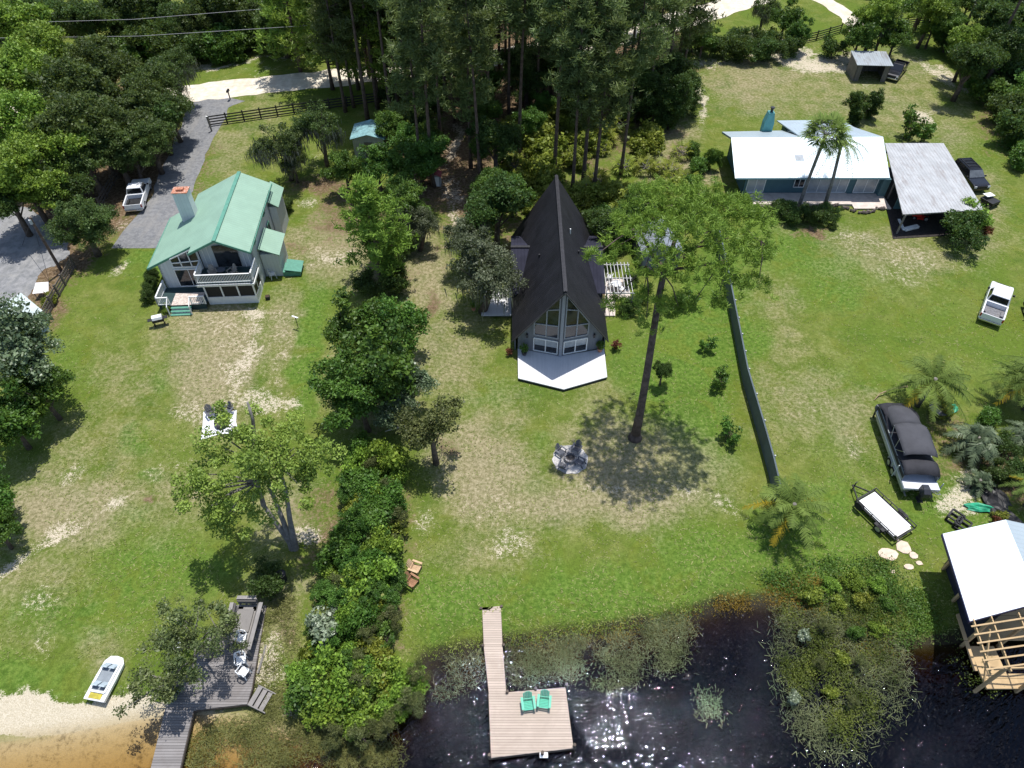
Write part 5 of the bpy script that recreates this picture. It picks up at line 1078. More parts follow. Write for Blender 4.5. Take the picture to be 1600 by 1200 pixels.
# -- palms near the boat
p = GG(1433, 634); plant('queen2', p, 1.0, .3, 'queen palm above the covered pontoon boat'); p = GG(1600, 640); plant('queen3', p, 1.05, 1.0, 'queen palm with yellow fronds at the right edge above the flower bed'); p = GG(1566, 628); plant('queen2', p, .8, 2.2, 'smaller queen palm between the two larger ones')
p = GG(1236, 822); plant('queen', p, 1.0, 2.6, 'queen palm with a golden frond at the lower end of the grey fence')
p = GG(1513, 706); plant('pindo', p, 1.1, 0, 'grey green pindo palm right of the pontoon boat'); p = GG(1524, 760); plant('smallpalm', p, 1.0, 0, 'small spiky palm below the pindo palm'); p = GG(1600, 790); plant('queen3', p, .6, 2, 'yellowing palm at the right edge beside the boathouse roof')
p = GG(1592, 690); plant('pindo', p, .8, 2, 'dark palm at the right edge behind the flower bed')
for a, b, k, l in ((1545, 650, 'bush', 'bush behind the pindo palm'), (1575, 700, 'bushd', 'dark bush beside the pindo palm at the right edge'), (1560, 735, 'bushd', 'dark bush in the mulched bed right of the small palm'), (1590, 740, 'bushd', 'dark bush at the right edge of the mulched bed'), (1470, 640, 'yel', 'strappy yellow green plant under the queen palm')):
    A_(k, a, b, .75, l)
A_('red', 1555, 812, .7, 'pink flowering plant above the corner of the boathouse roof'); A_('yel', 1560, 803, .4, 'yellow leaved small plant above the boathouse roof')
p = GG(230, 455); 
for i, (a, b) in enumerate(((237, 428), (234, 440), (231, 452), (230, 463))): A_('ball', a, b, (.75, .75, .9), 'clipped hedge shrub beside the green roof house', 'clipped hedge at the left wall of the green roof house')
A_('bush2', 261, 481, .35, 'little bright green potted shrub at the deck steps'); A_('yel', 74, 470, .6, 'yellow green plant beside the rail fence below the white board'); A_('bushd', 443, 320, .7, 'dark shrub at the right rear wall of the green roof house')

# -- lakeside growth nobody could count
def reeds(name, label, polys, n, mat, seed, hgt=.55, up=.8, z=None, w=.02, flat=0.0, cat='reeds', thr=.12, soft=.3, leaf=0):
    rng = np.random.default_rng(seed); V = []; T = []
    pts = []
    for poly, k in polys:
        P = np.array(poly, float); lo, hi = P.min(0), P.max(0); got = 0
        while got < n * k:
            q = lo + (hi - lo) * rng.random((4000, 2)); ins = np.zeros(len(q), bool); j = len(P) - 1
            for i in range(len(P)):
                c = ((P[i, 1] > q[:, 1]) != (P[j, 1] > q[:, 1])) & (q[:, 0] < (P[j, 0] - P[i, 0]) * (q[:, 1] - P[i, 1]) / (P[j, 1] - P[i, 1] + 1e-9) + P[i, 0]); ins ^= c; j = i
            q = q[ins]
            v = (q[:, 1] - 600) / FPX; t = (CH + .4) / (ST + v * CT); x = (q[:, 0] - 800) / FPX * t; y = (CT - v * ST) * t
            dens = vn(x, y, .55, 4, seed % 9) + .6 * vn(x, y, 1.9, 3, seed % 7 + 2); keep = dens + rng.random(len(x)) * .5 > thr; pts.append(np.stack([x, y], 1)[keep][:int(n * k - got) + 1]); got += keep.sum() + 40
    XY = np.concatenate(pts); Z_ = np.maximum(height(XY[:, 0], XY[:, 1]), WL - .05); n = len(XY)
    XY = XY + rng.normal(size=XY.shape) * soft; Z_ = np.maximum(height(XY[:, 0], XY[:, 1]), WL - .05)
    P0 = np.stack([XY[:, 0], XY[:, 1], Z_], 1); D = rng.normal(size=(n, 3)); D[:, 2] = np.abs(D[:, 2]) * .55 + up; D /= np.linalg.norm(D, axis=1)[:, None]; D *= hgt * rng.uniform(.4, 1.3, n)[:, None]
    S = np.cross(D, sph(rng, n)); S /= np.linalg.norm(S, axis=1)[:, None]; S *= w
    B = P0 + D * .5 + S * 2
    V = np.stack([P0 - S, P0 + S, P0 + D + S * .4, P0 + D * 1.02 - S * .6], 1).reshape(-1, 3)
    if leaf:
        P0[:, 2] = np.maximum(P0[:, 2], WL) + hgt * rng.random(n) ** 1.5 * (1 + .8 * vn(XY[:, 0], XY[:, 1], .7, 3, 3)); V, _ = leaf_quads(rng, P0, leaf, 1.0)
    tt = np.clip(.5 + vn(XY[:, 0], XY[:, 1], .8, 3, 5) * .6 + rng.normal(size=n) * .12, 0, 1)
    o = npmesh(name, V, np.arange(4 * n).reshape(-1, 4), mat, np.repeat(tt, 4)); tag(o, label, cat, None, 'stuff')
reeds('reed_bed', 'grey green reeds in the dark water right of the pale dock', [([(790, 1012), (870, 1000), (960, 990), (1065, 962), (1085, 985), (1060, 1040), (1000, 1062), (955, 1078), (890, 1060), (800, 1080), (792, 1050)], 1.0), ([(672, 1034), (752, 1015), (755, 1060), (700, 1090), (668, 1090)], .10), ([(1090, 1080), (1125, 1080), (1125, 1122), (1095, 1120)], .03)], 15000, REED, 3, .34, .12, w=.016, thr=.3, soft=.25)
MARL = foliage('marsh_leaves', (.045, .080, .014), (.20, .26, .050), .2, .5, .3, .08)
reeds('marsh', 'matted olive and green marsh plants reaching into the lake below the right lawn', [([(1225, 930), (1300, 900), (1380, 895), (1415, 985), (1400, 1040), (1400, 1090), (1360, 1130), (1330, 1170), (1300, 1150), (1270, 1100), (1225, 1060), (1215, 1010)], 1.0), ([(1480, 1015), (1520, 1000), (1580, 1060), (1550, 1080), (1500, 1060)], .05)], 15000, MARL, 4, .5, .3, thr=.4, soft=.28, leaf=.11)
reeds('marsh_reed', 'thin grey green reeds and stems standing out of the marsh', [([(1215, 940), (1400, 940), (1420, 1080), (1360, 1190), (1270, 1190), (1215, 1080)], 1.0), ([(1100, 1085), (1118, 1085), (1118, 1112), (1102, 1110)], .012)], 9000, REED, 14, .5, .2, w=.014, thr=.3, soft=.4)
reeds('marsh_grass', 'bright green ground cover along the top of the marsh', [([(1180, 905), (1290, 880), (1390, 880), (1400, 950), (1390, 1000), (1330, 950), (1250, 940)], 1.0), ([(1395, 900), (1425, 895), (1475, 1000), (1400, 1010)], .35)], 11000, LEAF_GREEN, 5, .35, .2, thr=.18, soft=.3, leaf=.12)
reeds('orange_weeds', 'orange brown weeds fringing the grass bank of the lake', [([(1115, 940), (1180, 930), (1240, 905), (1290, 910), (1300, 955), (1240, 946), (1190, 946), (1120, 952)], 1.0), ([(800, 1002), (960, 984), (1100, 952), (1120, 958), (1060, 970), (960, 992), (800, 1008)], .18), ([(1320, 950), (1400, 960), (1380, 1060), (1320, 1040)], .15)], 4200, ORANGE, 6, .2, .4, thr=.25, soft=.3, leaf=.09)
reeds('shallows_weeds', 'olive weeds in the amber shallows at the bottom left', [([(300, 1140), (380, 1128), (480, 1130), (560, 1160), (640, 1165), (620, 1200), (290, 1200)], 1.0), ([(400, 960), (460, 930), (470, 1130), (400, 1120)], .35)], 13000, foliage('olive_weed', (.10, .11, .03), (.30, .30, .11), .2, .5, .2, .04), 7, .35, .15, w=.016, thr=.15, soft=.3)
reeds('bank_grass', 'tufted grass along the lawn edge of the lake', [([(630, 1010), (760, 985), (960, 965), (1115, 935), (1120, 945), (960, 990), (860, 1000), (670, 1028)], 1.0)], 4500, foliage('bank_grass_blades', (.14, .22, .03), (.30, .36, .07), .1), 8, .12, .1, w=.02, thr=.2)

# -- every plant of a group gets the words that find it: its turn from one side
ONES = 'first second third fourth fifth sixth seventh eighth ninth tenth eleventh twelfth thirteenth fourteenth fifteenth sixteenth seventeenth eighteenth nineteenth'.split()
TENS = {2: ('twentieth', 'twenty'), 3: ('thirtieth', 'thirty'), 4: ('fortieth', 'forty'), 5: ('fiftieth', 'fifty'), 6: ('sixtieth', 'sixty'), 7: ('seventieth', 'seventy'), 8: ('eightieth', 'eighty'), 9: ('ninetieth', 'ninety')}
def ordinal(n): return ONES[n - 1] if n < 20 else (TENS[n // 10][0] if n % 10 == 0 else TENS[n // 10][1] + '-' + ONES[n % 10 - 1])
def number_labels():
    gr = {}
    for o in bpy.data.objects:
        if o.parent is None and o.get('label') and o.get('group'): gr.setdefault((o['group'], o['label']), []).append(o)
    for (g, l), L in gr.items():
        if len(L) < 2: continue
        pj = [(to_px(np.array([o.location.x]), np.array([o.location.y]), 0.0), o) for o in L]
        sx = max(p[0][0] for p, o in pj) - min(p[0][0] for p, o in pj); sy = max(p[1][0] for p, o in pj) - min(p[1][0] for p, o in pj)
        if sx >= sy: pj.sort(key=lambda q: q[0][0][0]); w = 'from the left'
        else: pj.sort(key=lambda q: q[0][1][0]); w = 'from the top'
        for i, (p, o) in enumerate(pj): o['label'] = '%s %s: %s' % (ordinal(i + 1), w, l)

for i_, (a, b, k, s_) in enumerate(((1265, 925, 'yel', .55), (1300, 915, 'bush2', .45), (1335, 905, 'bush2', .5), (1370, 915, 'bush2', .45), (1350, 940, 'yel', .5), (1385, 945, 'bush', .4), (1310, 945, 'yel', .45), (1295, 975, 'brown', .22), (1340, 985, 'bush', .4), (1375, 980, 'bush2', .4), (1320, 1020, 'yel', .4), (1285, 1030, 'brown', .2), (1350, 1030, 'brown', .22), (1300, 1075, 'yel', .35), (1335, 1090, 'brown', .2), (1260, 990, 'silverbush', .4), (1245, 1085, 'silverbush', .4))):
    A_(k, a, b, s_, 'low shrub growing out of the marsh', 'low shrubs of the marsh', None, 'shrub').name = 'marsh_shrub'
# ================================================================== docks
PALEDOCK = planks('pale_dock_boards', (.52, .43, .36), 'y', .15, .07, .12, .8, .3, (.36, .29, .24))
OLDDOCK = planks('old_grey_dock_boards', (.25, .235, .23), 'y', .15, .08, .22, .85, .2, (.15, .13, .12))
OLDWOOD = planks('old_grey_timber', (.27, .255, .245), 'z', .5, .02, .2)
PILING = plain('dark_piling', (.10, .08, .065), .9, .3, 4)
def W2(px, py, z=0.0): p = G(px, py, z); return (p.x, p.y)
r = thing('pale_dock', 'pale new wooden dock with a square platform end in the dark water', 'dock', (*W2(770, 1080), -.5))
wk = [W2(753.5, 949), W2(782.5, 947), W2(785, 1010), W2(791, 1084), W2(764, 1084), W2(756, 1010)]
m = HB(r); m.prism(wk[::-1], -.08, 0); m.build('walkway', PALEDOCK)
m = HB(r); pf = [W2(763.5, 1084.2), W2(883.5, 1074), W2(896, 1169), W2(767.5, 1184)]; m.prism(pf[::-1], -.078, .002); m.build('platform', PALEDOCK)
m = HB(r)
for a, b in zip(pf, pf[1:] + pf[:1]): m.bar((*a, -.2), (*b, -.2), .05, .2)
for a, b in ((wk[0], wk[5]), (wk[1], wk[2]), (wk[5], wk[4]), (wk[2], wk[3])): m.bar((*a, -.2), (*b, -.2), .05, .2)
m.build('joist', PILING)
for px, py, h in ((751.5, 950, .12), (783.5, 947, .12), (754.5, 1008, .12), (786.5, 1007, .12), (792.5, 1081, .25), (837, 1076, .2), (885, 1071, .3), (897.5, 1165, .3), (847.5, 1177, .35), (765, 1180, .2)):
    m = HB(r); x, y = W2(px, py, .1); m.tube([(x, y, -2), (x, y, h)], .095, 9); m.build('piling', PILING)
m = HB(r); x, y = W2(850, 1179, -.1); m.box(x - .25, x + .22, y - .18, y + .1, -.12, -.04); m.build('mooring_plate', WHITE)

r = thing('old_dock', 'old weathered grey dock with benches beside the beach', 'dock', (*W2(340, 1050), -.4)); zD = .12
m = HB(r); pf = [W2(360, 968, zD), W2(371, 945, zD), W2(416, 946, zD), W2(393, 1077, zD), W2(386, 1100, zD), W2(302, 1110, zD), W2(258, 1108, zD), W2(320, 1000, zD)]; m.prism(pf[::-1], zD - .08, zD); m.build('platform', OLDDOCK)
m = HB(r); wk = [W2(258, 1108.2, zD), W2(302, 1110.2, zD), W2(278, 1214, zD), W2(232, 1214, zD)]; m.prism(wk[::-1], zD - .082, zD - .002); m.build('walkway', OLDDOCK)
m = HB(r)
for a, b in ((pf[4], pf[5]), (wk[1], wk[2]), (pf[2], pf[3]), (pf[3], pf[4])): m.bar((*a, zD - .18), (*b, zD - .18), .05, .2)
for px, py in ((393, 1077), (302, 1110), (290, 1150), (281, 1190), (258, 1115), (385, 1100), (345, 1105)): x, y = W2(px, py, -.1); m.tube([(x, y, -1.6), (x, y, zD - .09)], .08, 7)
m.build('piling', PILING)
def bench(name, a, b, depth, label, back=True, side=1, z=zD):
    t = thing(name, label, 'bench', (a[0], a[1], z)); a = Vector((*a, z)); b = Vector((*b, z)); d = (b - a).normalized(); n = Vector((-d.y, d.x, 0)) * side
    m = HB(t); m.slab([a + Vector((0, 0, .45)), b + Vector((0, 0, .45)), b + n * depth + Vector((0, 0, .45)), a + n * depth + Vector((0, 0, .45))], .05); m.build('seat', OLDWOOD)
    m = HB(t)
    for i in range(4):
        p = a.lerp(b, (i + .1) / 3.2); m.bar(p + n * .1, p + n * .1 + Vector((0, 0, .4)), .08); m.bar(p + n * (depth - .1), p + n * (depth - .1) + Vector((0, 0, .4)), .08)
    m.build('leg', OLDWOOD)
    if back:
        m = HB(t); m.bar(a - n * .05 + Vector((0, 0, .95)), b - n * .05 + Vector((0, 0, .95)), .1, .24, up=n); m.bar(a - n * .02 + Vector((0, 0, .66)), b - n * .02 + Vector((0, 0, .66)), .06, .16, up=n)
        for i in range(4): p = a.lerp(b, i / 3); m.bar(p - n * .08, p - n * .1 + Vector((0, 0, 1.05)), .08)
        m.bar(a - n * .16 + Vector((0, 0, 1.09)), b - n * .16 + Vector((0, 0, 1.09)), .24, .04); m.build('backrest', OLDWOOD)
bench('dock_bench', W2(411, 953, zD), W2(392, 1026, zD), .5, 'long grey bench with backrest along the right side of the old dock', True, -1)
bench('dock_bench', W2(377, 949, zD), W2(406, 949, zD), .45, 'short grey bench across the top end of the old dock', True, -1)
bench('dock_bench', W2(367, 985, zD), W2(374, 953, zD), .4, 'short grey bench at the left of the old dock top', True, -1)
t = thing('dock_table', 'low grey plank table between the benches on the old dock', 'table', (*W2(384, 975, zD), zD)); m = MB(); m.box(-.5, .5, -.75, .75, .5, .56); m.build('tabletop', OLDWOOD, t)
for s in (-1, 1):
    for q in (-1, 1): m = MB(); m.box(s * .4 - .04, s * .4 + .04, q * .65 - .04, q * .65 + .04, 0, .5); m.build('leg', OLDWOOD, t)
t = thing('wooden_steps', 'grey wooden steps leading off the lower right corner of the old dock', 'steps', (*W2(395, 1086, 0), -.35), -.35)
for i in range(3): m = MB(); m.box(.05 + .32 * i, .34 + .32 * i, -.55, .55, .38 - .14 * i, .43 - .14 * i); m.build('tread', OLDWOOD, t)
for s in (-1, 1): m = MB(); m.bar((0, s * .58, .42), (1.15, s * .58, .02), .06, .2); m.build('stringer', OLDWOOD, t)
tag(MB().bar(G(418, 1001, -.1), G(403, 1052, -.1), .12, .1).build('plank', WOODG), 'loose grey plank on the ground along the right side of the old dock', 'plank')

# ================================================================== chairs and small things
GCH = plain('sea_green_plastic', (.10, .44, .31), .5, .08); TAN = plain('tan_cedar', (.52, .36, .22), .7, .15, 5); BRN = plain('brown_cedar', (.30, .16, .09), .7, .2, 5)
SLATE = plain('dark_grey_plastic', (.10, .105, .125), .5, .12); WPL = plain('white_plastic', (.80, .81, .82), .4, .03)
def adirondack(loc, rz, label, mat, name='adirondack_chair', group=None, s=1):
    t = thing(name, label, 'chair', loc, rz, group, s)
    m = MB()
    for i in range(6): m.slab([(-.27, -.42 + i * .095, .36 - i * .022), (.27, -.42 + i * .095, .36 - i * .022), (.27, -.34 + i * .095, .34 - i * .022), (-.27, -.34 + i * .095, .34 - i * .022)], .02)
    m.build('seat', mat, t); m = MB()
    for i in range(6):
        x = -.26 + i * .09; h = 1.0 - .012 * (i - 2.5) ** 2 * 3; m.slab([(x, .13, .24), (x + .08, .13, .24), (x + .08, .42, h), (x, .42, h)], .02)
    m.bar((-.27, .2, .42), (.27, .2, .42), .04, .06); m.build('backrest', mat, t)
    for q in (-1, 1):
        m = MB(); m.box(q * .35 - .07, q * .35 + .07, -.44, .28, .52, .545); m.build('armrest', mat, t)
        m = MB(); m.box(q * .31 - .015, q * .31 + .015, -.42, -.32, 0, .52); m.build('leg', mat, t); m = MB(); m.bar((q * .31, .36, 0), (q * .31, .12, .5), .03, .1); m.build('leg', mat, t)
    return t
adirondack((*W2(825, 1101), 0), math.pi + .12, 'sea green slatted chair on the pale dock, the left one', GCH); adirondack((*W2(850, 1098), 0), math.pi - .12, 'sea green slatted chair on the pale dock, the right one', GCH)
for o_ in bpy.data.objects:
    if o_.name.startswith('adirondack_chair'): o_.rotation_euler.z -= math.pi
adirondack(GG(648, 890), 1.2, 'upper tan wooden lawn chair beside the hedgerow', TAN); adirondack(GG(643, 911), 1.0, 'lower brown wooden lawn chair beside the hedgerow', BRN)
def plastic_chair(loc, rz, label, s=1):
    t = thing('plastic_chair', label, 'chair', loc, rz, None, s); m = MB(); m.box(-.24, .24, -.24, .24, .42, .45); m.build('seat', WPL, t, bevel=.01)
    m = MB(); pts = [(-.25, .2), (-.2, .27), (0, .31), (.2, .27), (.25, .2)]
    for a, b in zip(pts, pts[1:]): m.bar((*a, .82), (*b, .82), .03, .09)
    for a in pts: m.bar((*a, .44), (a[0], a[1] + .02, .82), .06, .02)
    m.build('backrest', WPL, t)
    for q in (-1, 1): m = MB(); m.tube([(q * .27, -.22, .44), (q * .28, -.2, .66), (q * .28, .2, .68)], .025, 6); m.build('armrest', WPL, t)
    for q in (-1, 1):
        for k in (-1, 1): m = MB(); m.bar((q * .25, k * .24, 0), (q * .21, k * .2, .43), .045); m.build('leg', WPL, t)
plastic_chair((*W2(381, 1002, zD), zD), 0, 'white plastic chair on the old dock beside the long bench', 1.1); plastic_chair((*W2(380, 1036, zD), zD), .3, 'white plastic chair in the middle of the old dock, facing another', 1.15); plastic_chair((*W2(384, 1054, zD), zD), 2.7, 'lowest white plastic chair on the old dock', 1.1); plastic_chair(GG(427, 434), 2.2, 'white plastic chair on the grass by the right wall of the green roof house', 1.1)
m = MB(); m.lathe([(.20, 0), (.24, .45), (.26, .47), (.20, .47)], (0, 0, 0), 14); t = thing('bucket', 'white bucket seen through the twigs above the old dock', 'bucket', GG(281, 1014)); m.build('bucket_body', WPL, t, smooth=False); m = MB(); m.tube([(-.24, 0, .44), (-.15, 0, .62), (.15, 0, .62), (.24, 0, .44)], .01, 5); m.build('handle', DARKM, t)

# fire pits
GRAVELW = plain('pale_pea_gravel', (.46, .44, .42), .9, .3, 14, bump=1, bscale=14); STONE = plain('grey_block', (.22, .21, .21), .9, .25, 5)
def firepit(loc, rad, label, rim=STONE, cat='fire pit'):
    t = thing('fire_pit', label, cat, loc); m = MB(); n = 14
    for i in range(n):
        a = 2 * math.pi * i / n; m.box(-.11, .11, -.07, .07, 0, .3, Matrix.Rotation(a, 4, 'Z') @ Matrix.Translation((0, rad, 0)) )
    m.build('stone_ring', rim, t); m = MB(); m.lathe([(.02, .0), (rad - .08, .02), (rad - .08, .08), (.02, .1)], (0, 0, 0), 14); m.build('ash', plain('ash', (.09, .08, .075), .95, .4, 8), t); return t
c = G(891, 718); m = MB(); pts = []
for i in range(28): a = i / 28 * 6.283; q = 1.36 + .06 * math.sin(i * 2.3); pts.append((math.cos(a) * q, math.sin(a) * q))
m.prism(pts, 0, .05); t = thing('gravel_circle', 'round patch of pale gravel under the fire pit chairs', 'gravel bed', c); m.build('gravel_bed', GRAVELW, t)
firepit((c.x, c.y, .06), .42, 'round stone fire pit in the gravel circle on the main lawn')
for (a, b, rz, l) in ((879, 733, 2.75, 'dark grey chair in front of the main fire pit, lower left'), (907, 726, -2.1, 'dark grey chair at the right of the main fire pit'), (901, 703, -.5, 'dark grey chair behind the main fire pit, upper right'), (875, 708, .8, 'dark grey chair behind the main fire pit, upper left')):
    p = G(a, b, .05); adirondack((p.x, p.y, .05), rz, l, SLATE, 'fire_pit_chair', None, .88)
t = thing('ground_sheet', 'white sheet spread on the lawn under the black fire ring', 'sheet', G(345, 664)); m = MB(); rnd = random.Random(3); q = [G(318, 644), G(345, 648), G(370, 641), G(369, 660), G(375, 680), G(345, 678), G(314, 688), G(317, 665)]; L_ = t.location
m.add([(0, 0, .04)] + [((p.x - L_.x), (p.y - L_.y), .03 + rnd.random() * .03) for p in q], [(0, i + 1, (i + 1) % 8 + 1) for i in range(8)]); m.build('sheet_fabric', plain('white_cloth', (.72, .73, .75), .8, .1, 3, bump=.8, bscale=3), t, fix=False)
p = G(347, 662, .1); t = firepit((p.x, p.y, .07), .5, 'black fire ring on the white sheet', BLACKP)
adirondack((*W2(331, 649), .06), .7, 'grey chair at the upper left corner of the white sheet', SLATE, 'fire_pit_chair', None, .95); adirondack((*W2(359, 645), .06), -.4, 'grey chair at the upper right corner of the white sheet', SLATE, 'fire_pit_chair', None, .95)

# grill, bins, posts
t = thing('barbecue_grill', 'black barbecue grill with a pale lid at the deck steps of the green roof house', 'grill', GG(251, 508), .35); m = MB(); m.box(-.5, .5, -.28, .28, .55, .85); m.build('firebox', BLACKP, t, bevel=.02); m = MB(); m.loft([[(x, -.3, .86), (x, -.22, 1.08), (x, 0, 1.16), (x, .22, 1.08), (x, .3, .86)] for x in (-.42, .42)]); m.build('lid', WPL, t); m = MB(); m.box(-.85, -.52, -.2, .2, .78, .82); m.box(.52, .85, -.2, .2, .78, .82); m.build('side_shelf', BLACKP, t)
for q in (-1, 1):
    m = MB(); m.lathe([(.14, -.03), (.14, .03)], (q * .42, .0, .14), 12, 'x'); m.build('wheel', BLACKP, t); m = MB(); m.bar((q * .42, -.2, .1), (q * .42, -.2, .55), .05); m.build('leg', DARKM, t)
t = thing('garbage_can', 'dark garbage can under the lawn maple', 'garbage can', GG(443, 906)); m = MB(); m.lathe([(.24, 0), (.30, .8)], (0, 0, 0), 14); m.build('can_body', plain('dark_navy_plastic', (.02, .024, .035), .5, .1), t); m = MB(); m.lathe([(.33, .802), (.33, .85), (.1, .93)], (0, 0, 0), 14); m.build('lid', BLACKP, t)
t = thing('planter_box', 'small black square planter on the lawn right of the green roof house', 'planter', GG(419, 467), .2); m = MB(); m.box(-.2, .2, -.2, .2, 0, .36); m.build('planter_body', BLACKP, t, bevel=.02); m = MB(); m.box(-.17, .17, -.17, .17, .362, .37); m.build('soil', plain('soil', (.06, .04, .03), .95, .3, 9), t)
t = thing('mailbox', 'dark mailbox on a post at the sand road', 'mailbox', G(360, 156)); m = MB(); m.bar((0, 0, 0), (0, 0, 1.1), .12); m.build('post', WOODG, t); m = MB(); m.loft([[(-.14, y, 1.1), (.14, y, 1.1), (.14, y, 1.28), (.07, y, 1.38), (-.07, y, 1.38), (-.14, y, 1.28)] for y in (-.32, .32)]); m.build('box', BLACKP, t)
t = thing('clothes_post', 'thin white post with a short crossarm on the lawn left of the hedgerow', 'post', GG(466, 512)); m = MB(); m.bar((0, 0, 0), (0, 0, 1.3), .05); m.build('pole', DARKM, t); m = MB(); m.bar((-.3, .12, 1.32), (.28, -.15, 1.32), .12, .05); m.build('crossarm', WPL, t)
t = thing('slanted_panel', 'white slanted panel on legs beside the rail fence', 'panel', G(72, 462), .1); m = MB(); m.slab([(-.72, -.55, .75), (.72, -.45, .75), (.55, .6, 1.15), (-.6, .6, 1.15)], .04); m.build('board', plain('off_white_board', (.72, .68, .66), .6, .08), t)
for a in ((-.6, -.45), (.6, -.4), (-.5, .5), (.5, .5)): m = MB(); m.bar((*a, 0), (*a, .74 if a[1] < 0 else 1.08), .05); m.build('leg', WOODG, t)
t = thing('utility_pole', 'leaning view of a wooden utility pole with guy wires at the gravel lot', 'utility pole', G(97, 425)); m = MB(); m.tube([(0, 0, -.2), (0, 0, 6.3)], [.16, .11], 9); m.build('pole', PINEBARK, t); m = MB(); m.tube([(-.05, -.15, 5.7), (-.05, -.15, 6.15)], .13, 8); m.build('insulator', plain('pale_grey_can', (.4, .42, .43), .5, .1), t)
b0 = G(97, 425)
for px, py in ((35, 383), (62, 385)): m = MB(); m.tube([(0, 0, 6.1), G(px, py) - b0], .02, 4); m.build('guy_wire', DARKM, t)
for i, (a, b, z, l) in enumerate((((-60, 38), (460, 10), 9, 'upper thin overhead wire crossing the woods at the top left'), ((-60, 60), (480, 40), 8.4, 'lower thin overhead wire crossing the woods at the top left'))):
    p, q = G(*a, z), G(*b, z); m = MB(); m.tube([p, p.lerp(q, .5) - Vector((0, 0, .5)), q], .02, 4); tag(m.build('power_line', plain('grey_wire' , (.4, .4, .42), .5, 0)), l, 'wire')

# ================================================================== fences
FW = plain('weathered_fence_wood', (.13, .11, .095), .85, .25, 4); FBL = plain('black_fence_paint', (.035, .032, .032), .6, .2, 4)
def rail_fence(name, label, pts, h, rails, mat, gap=2.3, wr=.15, postw=.14):
    t = thing(name, label, 'fence', pts[0]); L = t.location
    for a, b in zip(pts, pts[1:]):
        a = a - L; b = b - L; n = max(1, round((b - a).length / gap))
        for i in range(n + (1 if (b + L) == pts[-1] else 0)):
            p = a.lerp(b, i / n); m = MB(); m.bar(p, p + Vector((0, 0, h + .1)), postw); m.build('post', mat, t)
        for k in range(rails): z = h * (k + .6) / (rails - .0) ; m = MB(); m.bar(a + Vector((0, 0, z)), b + Vector((0, 0, z)), .05, wr); m.build('rail', mat, t)
rail_fence('rail_fence', 'black four rail fence beside the gravel driveway', [G(329, 197), G(460, 178), G(570, 163), G(640, 152)], 1.35, 4, FBL)
rail_fence('rail_fence', 'grey brown rail fence between the gravel lot and the left lawn', [G(118, 418), G(103, 446), G(84, 480), G(62, 523)], 1.25, 4, FW, 2.0, .17, .16)
rail_fence('rail_fence', 'dark rail fence at the top right left of the open fronted shed', [G(1236, 72), G(1275, 63), G(1312, 52)], 1.35, 4, FBL)
rail_fence('rail_fence', 'dark rail fence at the top right behind the pine', [G(1395, 44), G(1435, 38), G(1478, 36)], 1.35, 4, FBL)
rail_fence('rail_fence', 'dark rail fence in the shade above the utility pole', [G(158, 325), G(178, 290), G(197, 262)], 1.2, 3, FW)
t = thing('gate_post', 'pale post at the driveway end of the black rail fence', 'post', G(331, 205)); m = MB(); m.bar((0, 0, 0), (-.05, 0, 1.9), .16); m.build('post', WOODG, t); m = MB(); m.box(-.16, .08, -.1, .1, 1.9, 1.96); m.build('cap', WHITE, t)
FGR = planks('slate_fence_boards', (.105, .135, .150), 'y', .15, .05, .06, .6, .6)
pts = [G(a, b) for a, b in ((1108, 335), (1118, 380), (1131, 442), (1146, 520), (1161, 600), (1184, 680), (1199, 735), (1210, 784))]
t = thing('panel_fence', 'long slate grey panel fence between the A-frame lawn and the ranch lawn', 'fence', pts[0]); L_ = t.location
for a, b in zip(pts, pts[1:]):
    a = a - L_; b = b - L_; m = MB(); m.slab([a, b, b + Vector((0, 0, 1.75)), a + Vector((0, 0, 1.75))], .05, up=(-1, 0, 0)); m.build('panel', FGR, t)
    m = MB(); m.bar(a + Vector((0, 0, 1.78)), b + Vector((0, 0, 1.78)), .12, .05); m.build('top_rail', FGR, t)
n_ = 0
for a, b in zip(pts, pts[1:]):
    k = max(1, round((b - a).length / 2.4))
    for i in range(k): p = a.lerp(b, i / k) - L_; m = MB(); m.bar(p + Vector((.09, 0, 0)), p + Vector((.09, 0, 1.9)), .1); m.build('post', plain('pale_fence_post', (.5, .5, .48), .7, .1) if n_ == 0 else bpy.data.materials['pale_fence_post'], t); n_ += 1
STONEP = plain('sandstone_slab', (.62, .50, .40), .9, .15, 3, dirt=(.4, .3, .22), dirt_amt=.5)
rnd = random.Random(12)
for px, py, rx, ry in ((1388, 866, .75, .5), (1412, 855, .55, .62), (1427, 868, .3, .3), (1420, 886, .4, .22), (1436, 880, .25, .18), (1394, 893, .2, .16)):
    m = MB(); pts = [(math.cos(i / 9 * 6.283) * rx * rnd.uniform(.75, 1.1), math.sin(i / 9 * 6.283) * ry * rnd.uniform(.75, 1.1)) for i in range(9)]; m.prism(pts, 0, .06); o = m.build('stepping_stone', STONEP); p = GG(px, py); o.location = (p.x, p.y, p.z)
    tag(o, 'pale pinkish flat sandstone slab in the grass below the utility trailer', 'stone', 'sandstone slabs below the utility trailer')

